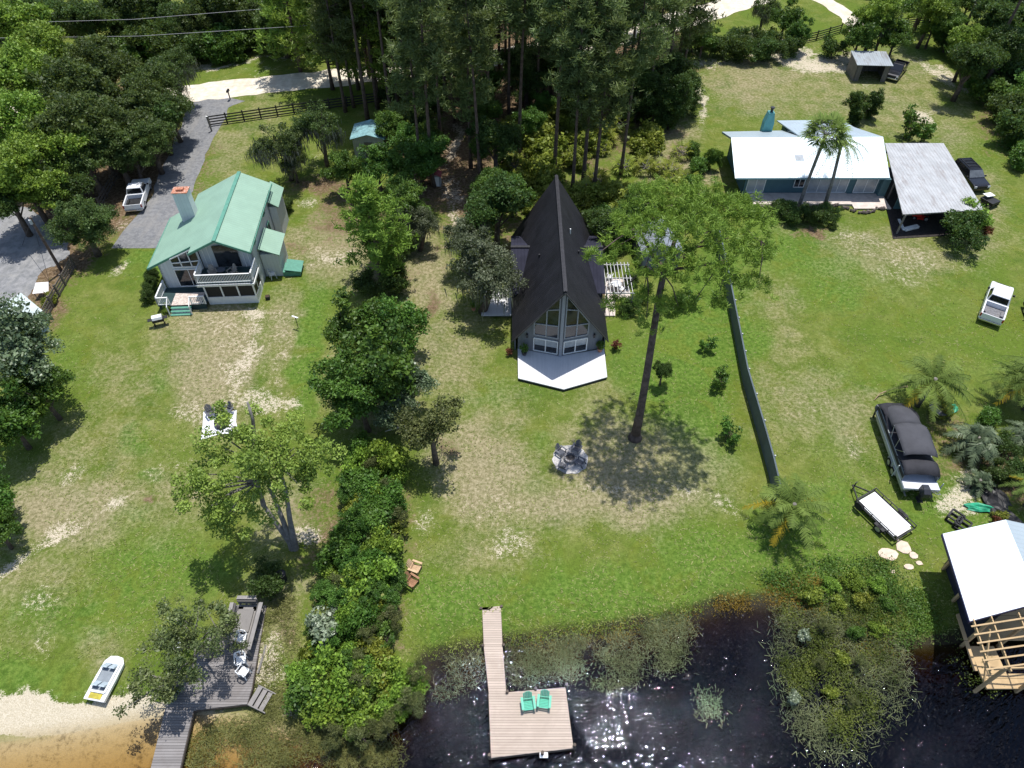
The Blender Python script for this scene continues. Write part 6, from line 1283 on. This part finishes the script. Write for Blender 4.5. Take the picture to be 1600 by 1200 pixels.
# ================================================================== pergola and patio
m = HB(None) if False else None
t = thing('pergola', 'white slatted pergola beside the right wing of the A-frame', 'pergola', (9.7, 51.4, 0)); PW = plain('pergola_wood', (.50, .50, .49), .7, .1)
for i in range(8): x = -1.15 + i * .33; m = MB(); m.bar((x, -2.3, 2.42), (x, 2.2, 2.42), .05, .12); m.build('slat', PW, t)
for y in (-2.1, 0, 2.0): m = MB(); m.bar((-1.25, y, 2.30), (1.35, y, 2.30), .06, .11); m.build('beam', PW, t)
for x in (-1.15, 1.2):
    for y in (-2.1, 2.0): m = MB(); m.bar((x, y, 0), (x, y, 2.24), .12); m.build('post', WOODG, t)
m = MB(); m.prism([W2(944, 494), W2(961, 494), W2(962, 470), W2(985, 468), W2(983, 436), W2(946, 436)][::-1], .0, .05); tag(m.build('patio', TILE), 'pale pinkish patio paving beside the right wing of the A-frame', 'patio')
t = thing('patio_table', 'round pale table with stools under the pergola', 'table', G(962, 452)); m = MB(); m.lathe([(.5, .70), (.5, .74)], (0, 0, 0), 16); m.build('tabletop', WPL, t); m = MB(); m.lathe([(.25, 0), (.05, .05), (.05, .7)], (0, 0, 0), 10); m.build('pedestal', DARKM, t)
for a, b, c_ in ((953, 450, TAN), (970, 456, WPL), (952, 437, WPL)): plastic_chair(G(a, b), a * .3, 'pale patio chair under the pergola, ' + {953: 'left of the round table', 970: 'right of the round table', 952: 'behind the round table'}[a])
def pot(loc, label, s=1, col=(.42, .20, .13), kind='ball'):
    t = thing('potted_plant', label, 'potted plant', loc, 0, None, s); m = MB(); m.lathe([(.16, 0), (.25, .38), (.27, .40), (.2, .38)], (0, 0, 0), 12); m.build('pot', plain('terracotta', col, .8, .2, 5), t)
    rng = np.random.default_rng(int(loc[0] * 10) + 50); P = sph(rng, 260) * rng.random((260, 1)) ** .4 * (.42, .42, .4) + (0, 0, .78); v, f = leaf_quads(rng, P, .15, .3); npmesh('leaves', v, f, LEAF_GREEN, rng.random(len(v)), t)
pot((*W2(937, 549, .3), .3), 'terracotta pot with a plant at the right end of the white deck'); pot((*W2(819, 554, .3), .3), 'dark pot with a green plant at the left end of the white deck', 1, (.05, .05, .05)); pot((*W2(740, 484, .4), .35), 'lone bright green plant on the side deck under the grey oak', .9)
# balcony furniture
for k, (x, y, z) in enumerate(((-1.2, .2, 2.62), (.6, .2, 2.62))):
    p = Matrix.Rotation(math.atan(.06), 4, 'Z') @ Vector((x, y - .1, 0)); adirondack((-26.2 + p.x, 51.5 + p.y, z), (-.5, .5)[k] * -1, 'beige wicker chair on the balcony, the %s one' % ('left', 'right')[k], plain('beige_wicker', (.34, .30, .26), .8, .2, 9), 'wicker_chair', None, .95)
p = Matrix.Rotation(math.atan(.06), 4, 'Z') @ Vector((-.3, -.05, 0)); t = thing('balcony_table', 'small dark round table between the wicker chairs on the balcony', 'table', (-26.2 + p.x, 51.5 + p.y, 2.62)); m = MB(); m.lathe([(.38, .66), (.38, .70)], (0, 0, 0), 16); m.build('tabletop', SLATE, t); m = MB(); m.lathe([(.2, 0), (.04, .05), (.04, .66)], (0, 0, 0), 8); m.build('pedestal', DARKM, t)

# ================================================================== vehicles
WPAINT = plain('white_car_paint', (.78, .79, .81), .25, .02, spec=.5); BPAINT = plain('black_car_paint', (.012, .013, .018), .18, .1, spec=.6); CARG = plain('dark_car_glass', (.008, .010, .014), .05, .1, spec=.8)
TYRE = plain('tyre_rubber', (.018, .018, .019), .85, .2); RIM = plain('alloy_rim', (.42, .43, .45), .35, .1, metal=.6); REDL = plain('red_tail_lamp', (.35, .01, .01), .3, .1); LAMPG = plain('clear_headlamp', (.55, .57, .6), .15, .05, spec=.8); BEDL = plain('grey_bed_liner', (.16, .16, .17), .7, .25, 6, dirt=(.28, .24, .2), dirt_amt=.5); CHROME = plain('chrome_bumper', (.55, .56, .58), .2, .05, metal=.8)
def wheel(t, x, y, r=.39, w=.26, rim=RIM):
    m = MB(); m.lathe([(r * .62, -w / 2), (r * .94, -w / 2), (r, -w * .35), (r, w * .35), (r * .94, w / 2), (r * .62, w / 2)], (x, y, r), 20, 'x'); o = m.build('wheel', TYRE, t)
    m = MB(); m.lathe([(r * .62, -w * .52), (r * .2, -w * .56), (r * .2, w * .56), (r * .62, w * .52)], (x, y, r), 14, 'x'); m.build('rim', rim, o)
def car_body(m, prof, w, tumble=.0, nx=None):
    """side profile polygon (y, z) swept across the width with rounded shoulders"""
    secs = []
    for k, (x, s) in enumerate(((-w / 2, .0), (-w / 2 + .07, .05), (w / 2 - .07, .05), (w / 2, 0.0))):
        cy = sum(p[0] for p in prof) / len(prof); top = max(p[1] for p in prof)
        secs.append([(x, y * (1 - .012 * (1 if s == 0 else 0)), z - (.05 if s == 0 and z > .6 else 0)) for y, z in prof])
    m.loft(secs)
def pickup(loc, rz, label, paint, name='pickup_truck', liner=BEDL, s=1, cover=False):
    t = thing(name, label, 'pickup truck', loc, rz, None, s); W_ = 1.96
    m = MB(); car_body(m, [(2.88, .42), (2.9, .72), (2.84, .95), (2.6, 1.04), (1.35, 1.14), (-.70, 1.14), (-.72, .66), (-2.80, .66), (-2.82, .42)], W_)   # front part and floor
    body = m.build('body', paint, t, bevel=.03)
    m = MB()
    for sx in (-1, 1): m.box(min(sx * W_ / 2, sx * (W_ / 2 - .13)), max(sx * W_ / 2, sx * (W_ / 2 - .13)), -2.86, -.71, .55, 1.19)
    m.box(-W_ / 2 + .135, W_ / 2 - .135, -.86, -.725, .665, 1.18); m.build('bed_side', paint, body, bevel=.03)
    m = MB(); m.box(-W_ / 2 + .03, W_ / 2 - .03, -2.93, -2.865, .62, 1.17); m.build('tailgate', paint, body, bevel=.02)
    m = MB(); m.box(-W_ / 2 + .14, W_ / 2 - .14, -2.84, -.87, .668, .70)
    for sx in (-1, 1): m.box(min(sx * .84, sx * .60), max(sx * .84, sx * .60), -2.1, -1.3, .7, .88)
    m.build('bed_liner', liner, body)
    z0, z1 = 1.13, 1.84
    cab = [[(-.90, 1.38, z0), (.90, 1.38, z0), (.92, -.72, z0), (-.92, -.72, z0)], [(-.74, .62, z1 - .04), (.74, .62, z1 - .04), (.76, -.52, z1 - .04), (-.76, -.52, z1 - .04)], [(-.68, .5, z1), (.68, .5, z1), (.70, -.42, z1), (-.70, -.42, z1)]]
    m = MB(); m.loft(cab); c = m.build('cab', paint, body, bevel=.04)
    def gq(a, b, c_, d, n, o=.012):
        mm = MB(); mm.slab([Vector(q) + Vector(n) * o for q in (a, b, c_, d)], .008, up=n); return mm
    L = lambda a, b, k: tuple(Vector(a).lerp(Vector(b), k)); A, B = cab[0], cab[1]
    gq(L(A[0], B[0], .1), L(A[1], B[1], .1), L(A[1], B[1], .92), L(A[0], B[0], .92), (0, .68, .73)).build('windshield', CARG, c)
    gq((.80, -.70, z0 + .1), (-.80, -.70, z0 + .1), (-.70, -.545, z1 - .1), (.70, -.545, z1 - .1), (0, -.96, .27), .03).build('rear_window', CARG, c)
    for sx in (-1, 1):
        a, b = (Vector((sx * .905, 1.05, z0 + .08)), Vector((sx * .915, -.6, z0 + .08))); e, f = (Vector((sx * .775, -.45, z1 - .1)), Vector((sx * .765, .55, z1 - .1)))
        gq(a, b, e, f, (sx * .98, 0, .2), .025).build('side_window', CARG, c)
        m = MB(); m.box(min(sx * .98, sx * 1.18), max(sx * .98, sx * 1.18), 1.0, 1.12, 1.18, 1.36); m.build('mirror', BLACKP, body, bevel=.02)
        m = MB(); m.box(min(sx * .62, sx * .93), max(sx * .62, sx * .93), 2.84, 2.925, .74, .94); m.build('headlight', LAMPG, body, bevel=.02); m = MB(); m.box(min(sx * .86, sx * .985), max(sx * .86, sx * .985), -2.945, -2.84, .78, 1.12); m.build('tail_light', REDL, body)
        for y in (1.85, -1.75): wheel(t, sx * .86, y)
    m = MB(); m.box(-.95, .95, 2.88, 3.0, .42, .62); m.box(-.92, .92, -3.04, -2.94, .42, .6); m.build('bumper', CHROME, t, bevel=.03); m = MB(); m.box(-.58, .58, 2.89, 2.935, .66, .93); m.build('grille', BLACKP, body); return t
def heading(a, b): return math.atan2(-(b[0] - a[0]), b[1] - a[1])
a, b = G(206, 318, .8), G(223, 286, .8); pickup((*(a.lerp(b, .5).xy), 0), heading(a, b) + .12, 'white pickup truck parked at the left edge of the gravel driveway', WPAINT, liner=BLACKP, s=.97)
a, b = G(1549, 497, .8), G(1566, 447, .8); pickup((*(a.lerp(b, .5).xy), 0), heading(a, b), 'white pickup truck with empty bed parked alone on the right lawn', WPAINT, s=.98)
a, b = G(1410, 98, .8), G(1394, 118, .8); pickup((*(a.lerp(b, .5).xy), 0), heading(a, b), 'black pickup truck parked beside the open fronted shed', BPAINT, liner=BLACKP, s=.92)
p = G(1622, 512); pickup((p.x, p.y, 0), -.25, 'dark vehicle mostly cut off by the right edge beside the white pickup', plain('dark_red_paint', (.05, .012, .012), .25, .1), s=.95)
def suv(loc, rz, label, paint):
    t = thing('suv', label, 'SUV', loc, rz); W_ = 1.95; m = MB(); car_body(m, [(2.42, .40), (2.46, .7), (2.38, .98), (2.1, 1.06), (1.0, 1.16), (-2.4, 1.16), (-2.46, .8), (-2.44, .40)], W_); body = m.build('body', paint, t, bevel=.03)
    z0, z1 = 1.15, 1.84; cab = [[(-.92, 1.12, z0), (.92, 1.12, z0), (.93, -2.38, z0), (-.93, -2.38, z0)], [(-.74, .35, z1 - .03), (.74, .35, z1 - .03), (.76, -2.15, z1 - .03), (-.76, -2.15, z1 - .03)], [(-.68, .25, z1), (.68, .25, z1), (.7, -2.05, z1), (-.7, -2.05, z1)]]
    m = MB(); m.loft(cab); c = m.build('cabin', paint, body, bevel=.04); A, B = cab[0], cab[1]; L = lambda a, b, k: Vector(a).lerp(Vector(b), k)
    m = MB(); m.slab([q + Vector((0, .01, .012)) for q in (L(A[0], B[0], .1), L(A[1], B[1], .1), L(A[1], B[1], .92), L(A[0], B[0], .92))], .01, up=(0, .66, .75)); m.build('windshield', plain('pale_sunlit_glass', (.10, .11, .12), .08, .2, spec=.9), c)
    for sx in (-1, 1):
        for y0, y1 in ((.75, -.25), (-.32, -1.15), (-1.22, -2.1)): m = MB(); m.slab([(sx * .94, y0, z0 + .08), (sx * .94, y1, z0 + .08), (sx * .79, y1 + .02, z1 - .12), (sx * .79, y0 - (.35 if y0 > .5 else .02), z1 - .12)], .01, up=(sx, 0, .2)); m.build('side_window', CARG, c)
        m = MB(); m.bar((sx * .62, .1, 1.9), (sx * .62, -1.95, 1.9), .04, .05); m.build('roof_rail', DARKM, c); m = MB(); m.box(min(sx * .98, sx * 1.16), max(sx * .98, sx * 1.16), .8, .93, 1.18, 1.34); m.build('mirror', BLACKP, body)
        m = MB(); m.box(min(sx * .62, sx * .92), max(sx * .62, sx * .92), 2.38, 2.475, .74, .95); m.build('headlight', LAMPG, body)
        for y in (1.5, -1.5): wheel(t, sx * .85, y, .38)
    for y in (-.3, -.9, -1.5): m = MB(); m.box(-.58, .58, y - .03, y + .03, z1 + .03, z1 + .06); m.build('roof_crossbar', DARKM, c)
    m = MB(); m.box(-.58, .58, 2.42, 2.47, .66, .93); m.build('grille', BLACKP, body)
a, b = G(1506, 250, 1.4), G(1532, 290, 1.0); suv((*(a.lerp(b, .5).xy), 0), heading(a, b) + .1, 'black SUV with roof rails parked right of the carport', BPAINT)
t = thing('utility_cart', 'dark cart carrying a white board between the SUV and the carport corner', 'cart', G(1543, 320), .5, None, .85); m = MB(); m.box(-.75, .75, -.9, .9, .45, .85); m.build('cart_bed', BLACKP, t, bevel=.03); m = MB(); m.slab([(-.6, .2, 1.25), (.7, .0, 1.15), (.8, .8, 1.15), (-.5, 1.0, 1.25)], .05); m.bar((0, .5, .8), (0, .5, 1.2), .06); m.build('white_board', WHITE, t)
for sx in (-1, 1):
    for y in (-.6, .6): wheel(t, sx * .8, y, .26, .16)
t = thing('riding_mower', 'red riding mower in the shade under the front of the carport', 'mower', G(1437, 341), 1.3); RED = plain('red_mower_paint', (.55, .03, .02), .35, .1); m = MB(); m.loft([[(-.3, y, .3), (.3, y, .3), (.3, y, h), (.2, y, h + .08), (-.2, y, h + .08), (-.3, y, h)] for y, h in ((.9, .6), (.2, .75), (0, .75))]); m.build('hood', RED, t); m = MB(); m.box(-.4, .4, -.7, 0, .3, .42); m.box(-.45, .45, -.4, .35, .12, .26); m.build('deck', RED, t); m = MB(); m.box(-.24, .24, -.6, -.25, .5, .58); m.box(-.24, .24, -.66, -.58, .55, .95); m.build('seat', BLACKP, t)
for sx in (-1, 1): wheel(t, sx * .42, -.5, .26, .2); wheel(t, sx * .36, .65, .18, .14)

# ---- covered pontoon boat on its trailer
CANV = plain('black_boat_canvas', (.030, .030, .036), .8, .2, 1.5, bump=1, bscale=2.2); CANVL = plain('charcoal_bimini_canvas', (.062, .063, .072), .85, .12, 1.2, bump=.9, bscale=2); ALU = plain('brushed_pontoon_aluminium', (.36, .40, .40), .4, .12, 2, metal=.5); HULLG = plain('grey_rail_skin', (.26, .29, .29), .5, .1); BWH = plain('boat_white_gelcoat', (.62, .63, .68), .35, .04)
t = thing('pontoon_boat', 'pontoon boat under black canvas with raised bimini on a trailer', 'boat', (29.85, 32.9, 0), -math.atan(.075)); ZD = .95; Lh = 3.9
for sx in (-1, 1):
    m = MB(); m.tube([(sx * .92, -Lh + .2, .62), (sx * .92, Lh - .9, .62), (sx * .92, Lh - .2, .72), (sx * .92, Lh + .2, .9)], [.31, .31, .22, .05], 12); m.build('pontoon', ALU, t, smooth=True)
m = MB(); m.prism([(-1.27, -Lh), (1.27, -Lh), (1.27, Lh - .5), (.95, Lh - .1), (-.95, Lh - .1), (-1.27, Lh - .5)], ZD, ZD + .1); m.build('deck', BWH, t)
m = MB(); ring = [(-1.24, -Lh + .75), (-1.24, Lh - .6), (-.9, Lh - .2), (.9, Lh - .2), (1.24, Lh - .6), (1.24, -Lh + .75)]
for a, b in zip(ring, ring[1:]): m.slab([(*a, ZD + .11), (*b, ZD + .11), (*b, ZD + .62), (*a, ZD + .62)], .04, up=(a[1] - b[1], b[0] - a[0], 0)); m.bar((*a, ZD + .68), (*b, ZD + .68), .05)
m.build('railing', HULLG, t)
def canopy(name, y0, y1, z0, z1, hw, mat, sag=.12, n=7, ridge=None, drop=.35):
    secs = []
    for i in range(n + 1):
        y = y0 + (y1 - y0) * i / n; zz = z0 + (z1 - z0) * i / n + (ridge(i / n) if ridge else 0); sc = []
        for k in range(11): u = k / 5 - 1; sc.append((u * hw, y, zz - abs(u) ** 3 * drop + sag * (1 - u * u) + .025 * math.sin(7 * u + i * 1.7)))
        secs.append(sc + [(p[0] * .99, p[1], p[2] - .03) for p in sc[::-1]])
    m = MB(); m.loft(secs); return m.build(name, mat, t, smooth=True)
canopy('mooring_cover', -Lh + .75, Lh - .15, ZD + .74, ZD + .68, 1.28, CANV, .14, 14, lambda k: .48 * math.exp(-((k - .80) / .13) ** 2) + .42 * math.exp(-((k - .12) / .09) ** 2), .1)
m = MB(); m.slab([(-1.29, -Lh + .75, ZD + .66), (-1.29, Lh - .5, ZD + .66), (-1.30, Lh - .5, ZD + .38), (-1.30, -Lh + .75, ZD + .38)], .02, up=(-1, 0, 0)); m.slab([(1.29, -Lh + .75, ZD + .66), (1.29, Lh - .5, ZD + .66), (1.30, Lh - .5, ZD + .38), (1.30, -Lh + .75, ZD + .38)], .02, up=(1, 0, 0)); m.build('cover_skirt', CANV, t)
canopy('bimini', -1.9, .95, 2.62, 2.72, 1.22, CANVL, .14, 6, lambda k: -.12 * (2 * k - 1) ** 4, .16)
canopy('front_canopy', 1.0, 3.5, 2.45, 1.75, 1.15, CANVL, .22, 6, lambda k: .28 * math.sin(math.pi * k) - .5 * max(0, k - .75), .35)
m = MB()
for sx in (-1, 1):
    for y in (-1.7, -.5, .8): m.tube([(sx * 1.2, -.6 if y < .5 else .3, ZD + .5), (sx * 1.18, y, 2.52)], .022, 6)
m.build('bimini_frame', RIM, t)
m = MB(); m.box(-1.26, 1.26, -Lh, -Lh + .72, ZD + .105, ZD + .18); m.build('stern_deck', BWH, t, bevel=.02)
m = MB(); m.loft([[(-.27, y, 1.05), (.27, y, 1.05), (.24, y, z), (-.24, y, z)] for y, z in ((-Lh - .75, 1.5), (-Lh - .4, 1.72), (-Lh + .05, 1.66))]); o = m.build('outboard_motor', plain('dark_outboard_cowl', (.035, .037, .045), .3, .1), t, bevel=.05); m = MB(); m.box(-.09, .09, -Lh - .5, -Lh - .1, .25, 1.06); m.box(-.2, .2, -Lh - .62, -Lh - .1, .3, .34); m.build('leg', DARKM, o)
m = MB(); m.tube([(.75, -Lh, ZD), (.75, -Lh - .5, ZD + .35), (1.05, -Lh - .5, ZD + .35), (1.05, -Lh, ZD)], .025, 6); m.build('boarding_ladder', RIM, t)
m = MB(); m.bar((-.95, -Lh - .15, .38), (-.95, Lh - .2, .38), .08, .12); m.bar((.95, -Lh - .15, .38), (.95, Lh - .2, .38), .08, .12); m.bar((-.95, Lh - .3, .38), (0, Lh + 1.0, .42), .07, .1); m.bar((.95, Lh - .3, .38), (0, Lh + 1.0, .42), .07, .1)
for y in (-2.6, 0, 2.4): m.bar((-.95, y, .36), (.95, y, .36), .07, .1)
m.build('trailer_frame', plain('galvanised_trailer', (.20, .21, .22), .5, .15), t)
for y in (-1.0, -1.85):
    for sx in (-1, 1): wheel(t, sx * 1.2, y, .33, .2)
    for sx in (-1, 1): m = MB(); m.tube([(sx * 1.2, y - .42, .42), (sx * 1.2, y - .25, .68), (sx * 1.2, y + .25, .68), (sx * 1.2, y + .42, .42)], .07, 6); m.build('fender', plain('trailer_fender', (.3, .31, .32), .5, .1), t)
m = MB(); m.bar((-1.42, -2.3, .4), (-1.42, -2.35, 1.75), .07); m.bar((1.42, -3.6, .4), (1.5, -3.5, 1.4), .06); m.build('guide_post', plain('white_guide_pole', (.45, .5, .5), .5, .05), t)
t2 = thing('trolling_motor', 'grey winch stand with small motor at the bow of the pontoon boat', 'motor', GG(1364, 652)); m = MB(); m.bar((0, 0, 0), (-.05, .1, 1.1), .09); m.build('stand', DARKM, t2); m = MB(); m.lathe([(.12, .9), (.17, 1.1), (.12, 1.35)], (-.05, .1, 0), 10); m.build('housing', SLATE, t2)

# ---- utility trailer
q = [G(a, b, .55) for a, b in ((1337.5, 784), (1366, 765), (1432, 821), (1397, 847))]; ctr = (q[0] + q[1] + q[2] + q[3]) / 4; fr = (q[0] + q[1]) / 2; bk = (q[2] + q[3]) / 2; hd = heading(bk, fr); Lt = (fr - bk).length / 2; Wt = .98
t = thing('utility_trailer', 'flat utility trailer with a bright white deck and black wheels on the right lawn', 'trailer', (ctr.x, ctr.y, 0), hd)
m = MB(); m.box(-Wt + .12, Wt - .12, -Lt + .25, Lt - .1, .50, .56); m.build('deck', WHITE, t); m = MB(); m.box(-Wt + .3, Wt - .3, -Lt + .1, -Lt + 1.15, .565, .585); m.build('plywood_sheet', plain('pale_plywood', (.72, .68, .66), .7, .05), t)
m = MB()
for sx in (-1, 1): m.bar((sx * Wt, -Lt, .5), (sx * Wt, Lt, .5), .07, .1); m.bar((sx * Wt, -Lt, .82), (sx * Wt, Lt, .82), .05, .05); [m.bar((sx * Wt, -Lt + i * Lt / 2.5, .5), (sx * Wt, -Lt + i * Lt / 2.5, .82), .05) for i in range(6)]
for y in (-Lt, Lt): m.bar((-Wt, y, .5), (Wt, y, .5), .08, .1)
m.bar((-Wt, Lt, .82), (Wt, Lt, .82), .05); m.bar((-Wt * .7, Lt, .45), (0, Lt + 1.15, .45), .07, .09); m.bar((Wt * .7, Lt, .45), (0, Lt + 1.15, .45), .07, .09); m.build('frame', BLACKP, t)
m = MB(); m.bar((0, Lt + 1.0, 0), (0, Lt + 1.0, .95), .07); m.bar((-.12, Lt + 1.0, .95), (.14, Lt + 1.0, .95), .04); m.build('jack', DARKM, t)
for sx in (-1, 1):
    wheel(t, sx * (Wt + .18), -.55, .33, .2); m = MB(); m.slab([(sx * (Wt + .05), -.95, .62), (sx * (Wt + .05), -.15, .62), (sx * (Wt + .32), -.15, .62), (sx * (Wt + .32), -.95, .62)], .03); m.tube([(sx * (Wt + .18), -.95, .60), (sx * (Wt + .18), -1.1, .45)], .04, 5); m.build('fender', BLACKP, t)
m = MB(); m.lathe([(.2, -.1), (.33, -.1), (.33, .1), (.2, .1)], (-Wt - .15, 1.35, .62), 18, 'x'); o = m.build('spare_wheel', TYRE, t); m = MB(); m.lathe([(.19, -.09), (.19, .09)], (-Wt - .15, 1.35, .62), 12, 'x'); m.build('rim', RIM, o)

# ---- pedal boat
q = [G(a, b, .3) for a, b in ((172, 1022), (191, 1030), (132, 1085), (160, 1097))]; fr = (q[0] + q[1]) / 2; bk = (q[2] + q[3]) / 2; ctr = (fr + bk) / 2; Lp = (fr - bk).length / 2 + .1
t = thing('pedal_boat', 'white pedal boat with seats pulled up on the grass by the beach', 'pedal boat', (ctr.x, ctr.y, gh(ctr.x, ctr.y)), heading(bk, fr)); Wp = .66
def hullring(k, z): return [(x * k, y * (1 if k == 1 else .94), z) for x, y in ((-Wp, -Lp), (Wp, -Lp), (Wp * 1.02, 0), (Wp * .96, Lp * .72), (Wp * .62, Lp * .95), (0, Lp), (-Wp * .62, Lp * .95), (-Wp * .96, Lp * .72), (-Wp * 1.02, 0))]
m = MB(); m.loft([hullring(.82, 0), hullring(.98, .22), hullring(1, .40), hullring(.97, .44)], True); hull = m.build('hull', WPL, t, bevel=.02)
m = MB(); m.box(-Wp * .68, Wp * .68, -Lp * .62, Lp * .62, .445, .455); m.build('cockpit_floor', plain('grey_cockpit', (.22, .25, .28), .6, .1), t)
m = MB()
for a, b in (((-Wp * .72, -Lp * .64), (-Wp * .72, Lp * .64)), ((Wp * .72, -Lp * .64), (Wp * .72, Lp * .64)), ((-Wp * .72, Lp * .64), (Wp * .72, Lp * .64)), ((-Wp * .72, -Lp * .64), (Wp * .72, -Lp * .64))): m.bar((*a, .5), (*b, .5), .12, .14)
m.build('coaming', WPL, t, bevel=.02)
for y, n_ in ((-.35, 'rear'), (.75, 'front')):
    for sx in (-.24, .24): m = MB(); m.loft([[(sx - .2, y - .2, .46), (sx + .2, y - .2, .46), (sx + .2, y + .12, .46), (sx - .2, y + .12, .46)], [(sx - .2, y - .3, .82), (sx + .2, y - .3, .82), (sx + .17, y - .2, .8), (sx - .17, y - .2, .8)]]); m.build('seat', plain('pale_blue_seat', (.38, .45, .50), .5, .1), t, bevel=.03)
m = MB(); m.box(-Wp * .6, Wp * .6, -Lp * .93, -Lp * .70, .445, .47); m.build('yellow_panel', plain('mustard_plastic', (.42, .36, .05), .6, .2, 5), t)

# ---- clutter in the bed by the boat
GREENT = plain('green_tarp', (.03, .30, .17), .5, .15, 2)
t = thing('garden_table', 'round grey garden table beside the boat bow', 'table', GG(1462, 647)); m = MB(); m.lathe([(.72, .66), (.75, .68), (.72, .71)], (0, 0, 0), 20); m.build('tabletop', plain('grey_tabletop', (.17, .16, .17), .6, .15, 3), t); m = MB(); m.lathe([(.3, 0), (.08, .06), (.08, .66)], (0, 0, 0), 8); m.build('pedestal', DARKM, t)
def tarp(name, label, px, py, sx, sy, mat, seed, hh=.3):
    rng = np.random.default_rng(seed); m = MB(); n = 9; vs = []
    for j in range(n):
        for i in range(n):
            u, v = i / (n - 1) * 2 - 1, j / (n - 1) * 2 - 1; k = max(0, 1 - (u * u + v * v) * .55); vs.append((u * sx * (1 + .15 * math.sin(5 * v)), v * sy * (1 + .15 * math.sin(4 * u + 1)), .02 + hh * k * (rng.random() * .6 + .4)))
    m.add(vs, [(j * n + i, j * n + i + 1, (j + 1) * n + i + 1, (j + 1) * n + i) for j in range(n - 1) for i in range(n - 1)])
    t = thing(name, label, 'tarp', GG(px, py), seed * .7); m.build('crumpled_sheet', mat, t, fix=False)
tarp('green_tarp', 'crumpled green tarp above the pindo palm', 1487, 640, .6, .35, GREENT, 1); tarp('green_tarp', 'long crumpled green tarp with a blue ball above the boathouse roof', 1535, 795, .35, 1.2, GREENT, 2, .4); tarp('black_tarp', 'black heap under plastic at the right edge above the boathouse roof', 1575, 815, 1.5, .7, BLACKP, 3, .6); tarp('black_tarp', 'black sheeting in the bed at the right edge', 1548, 775, .9, 1.3, BLACKP, 5, .5)
for px, py, l in ((1490, 812, 'black wire frame crate near the boathouse corner, the left one'), (1501, 823, 'black wire frame crate near the boathouse corner, the right one')):
    t = thing('frame_crate', l, 'crate', GG(px, py), .75); m = MB(); s_ = .42
    for z in (.05, .45):
        for a, b in (((-s_, -s_), (s_, -s_)), ((s_, -s_), (s_, s_)), ((s_, s_), (-s_, s_)), ((-s_, s_), (-s_, -s_))): m.bar((*a, z), (*b, z), .12, .1)
    for a in ((-s_, -s_), (s_, -s_), (s_, s_), (-s_, s_)): m.bar((*a, 0), (*a, .45), .1)
    m.build('frame', BLACKP, t)
t = thing('propane_tank', 'white gas bottle with a grey dome at the right edge', 'gas bottle', GG(1594, 742)); m = MB(); m.lathe([(.15, 0), (.32, .1), (.34, .5), (.28, .72), (.1, .8)], (0, 0, 0), 14); m.build('tank_body', WPL, t, smooth=True); m = MB(); m.lathe([(.1, .8), (.12, .95)], (0, 0, 0), 8); m.build('valve_collar', SLATE, t)
# dead branch and fallen frond
m = MB(); P0 = G(602, 674, 1.6); P1 = G(628, 666, 1.8); P2 = G(655, 664, 2.4); m.tube([P0, P1, P2], [.03, .06, .09], 6)
for a, b in ((P1, G(618, 655, 2.0)), (P1, G(634, 653, 2.2)), (P0.lerp(P1, .5), G(612, 665, 2.0)), (P1.lerp(P2, .5), G(648, 655, 2.6)), (P1.lerp(P2, .3), G(640, 676, 1.8))): m.tube([a, a.lerp(b, .5) + Vector((.05, 0, .08)), b], [.035, .025, .01], 5)
m.tube([P2, G(668, 672, 1.0), G(672, 680, 0)], [.09, .11, .13], 6); t = thing('dead_tree', 'bare white dead branch sticking out of the hedgerow', 'dead tree', (P2.x, P2.y - .1, 0)); m2 = HB(t); m2.v = m.v; m2.f = m.f; m2.build('branch', plain('bleached_wood', (.46, .44, .42), .8, .1), t)
m = MB(); m.tube([G(1418, 604, .3), G(1395, 607, .45), G(1375, 615, .3), G(1366, 625, .05)], [.09, .07, .05, .03], 6); tag(m.build('fallen_frond', plain('dry_frond', (.30, .22, .14), .8, .2, 5)), 'dry brown palm frond stalk arching over the grass above the boat', 'frond')
number_labels()
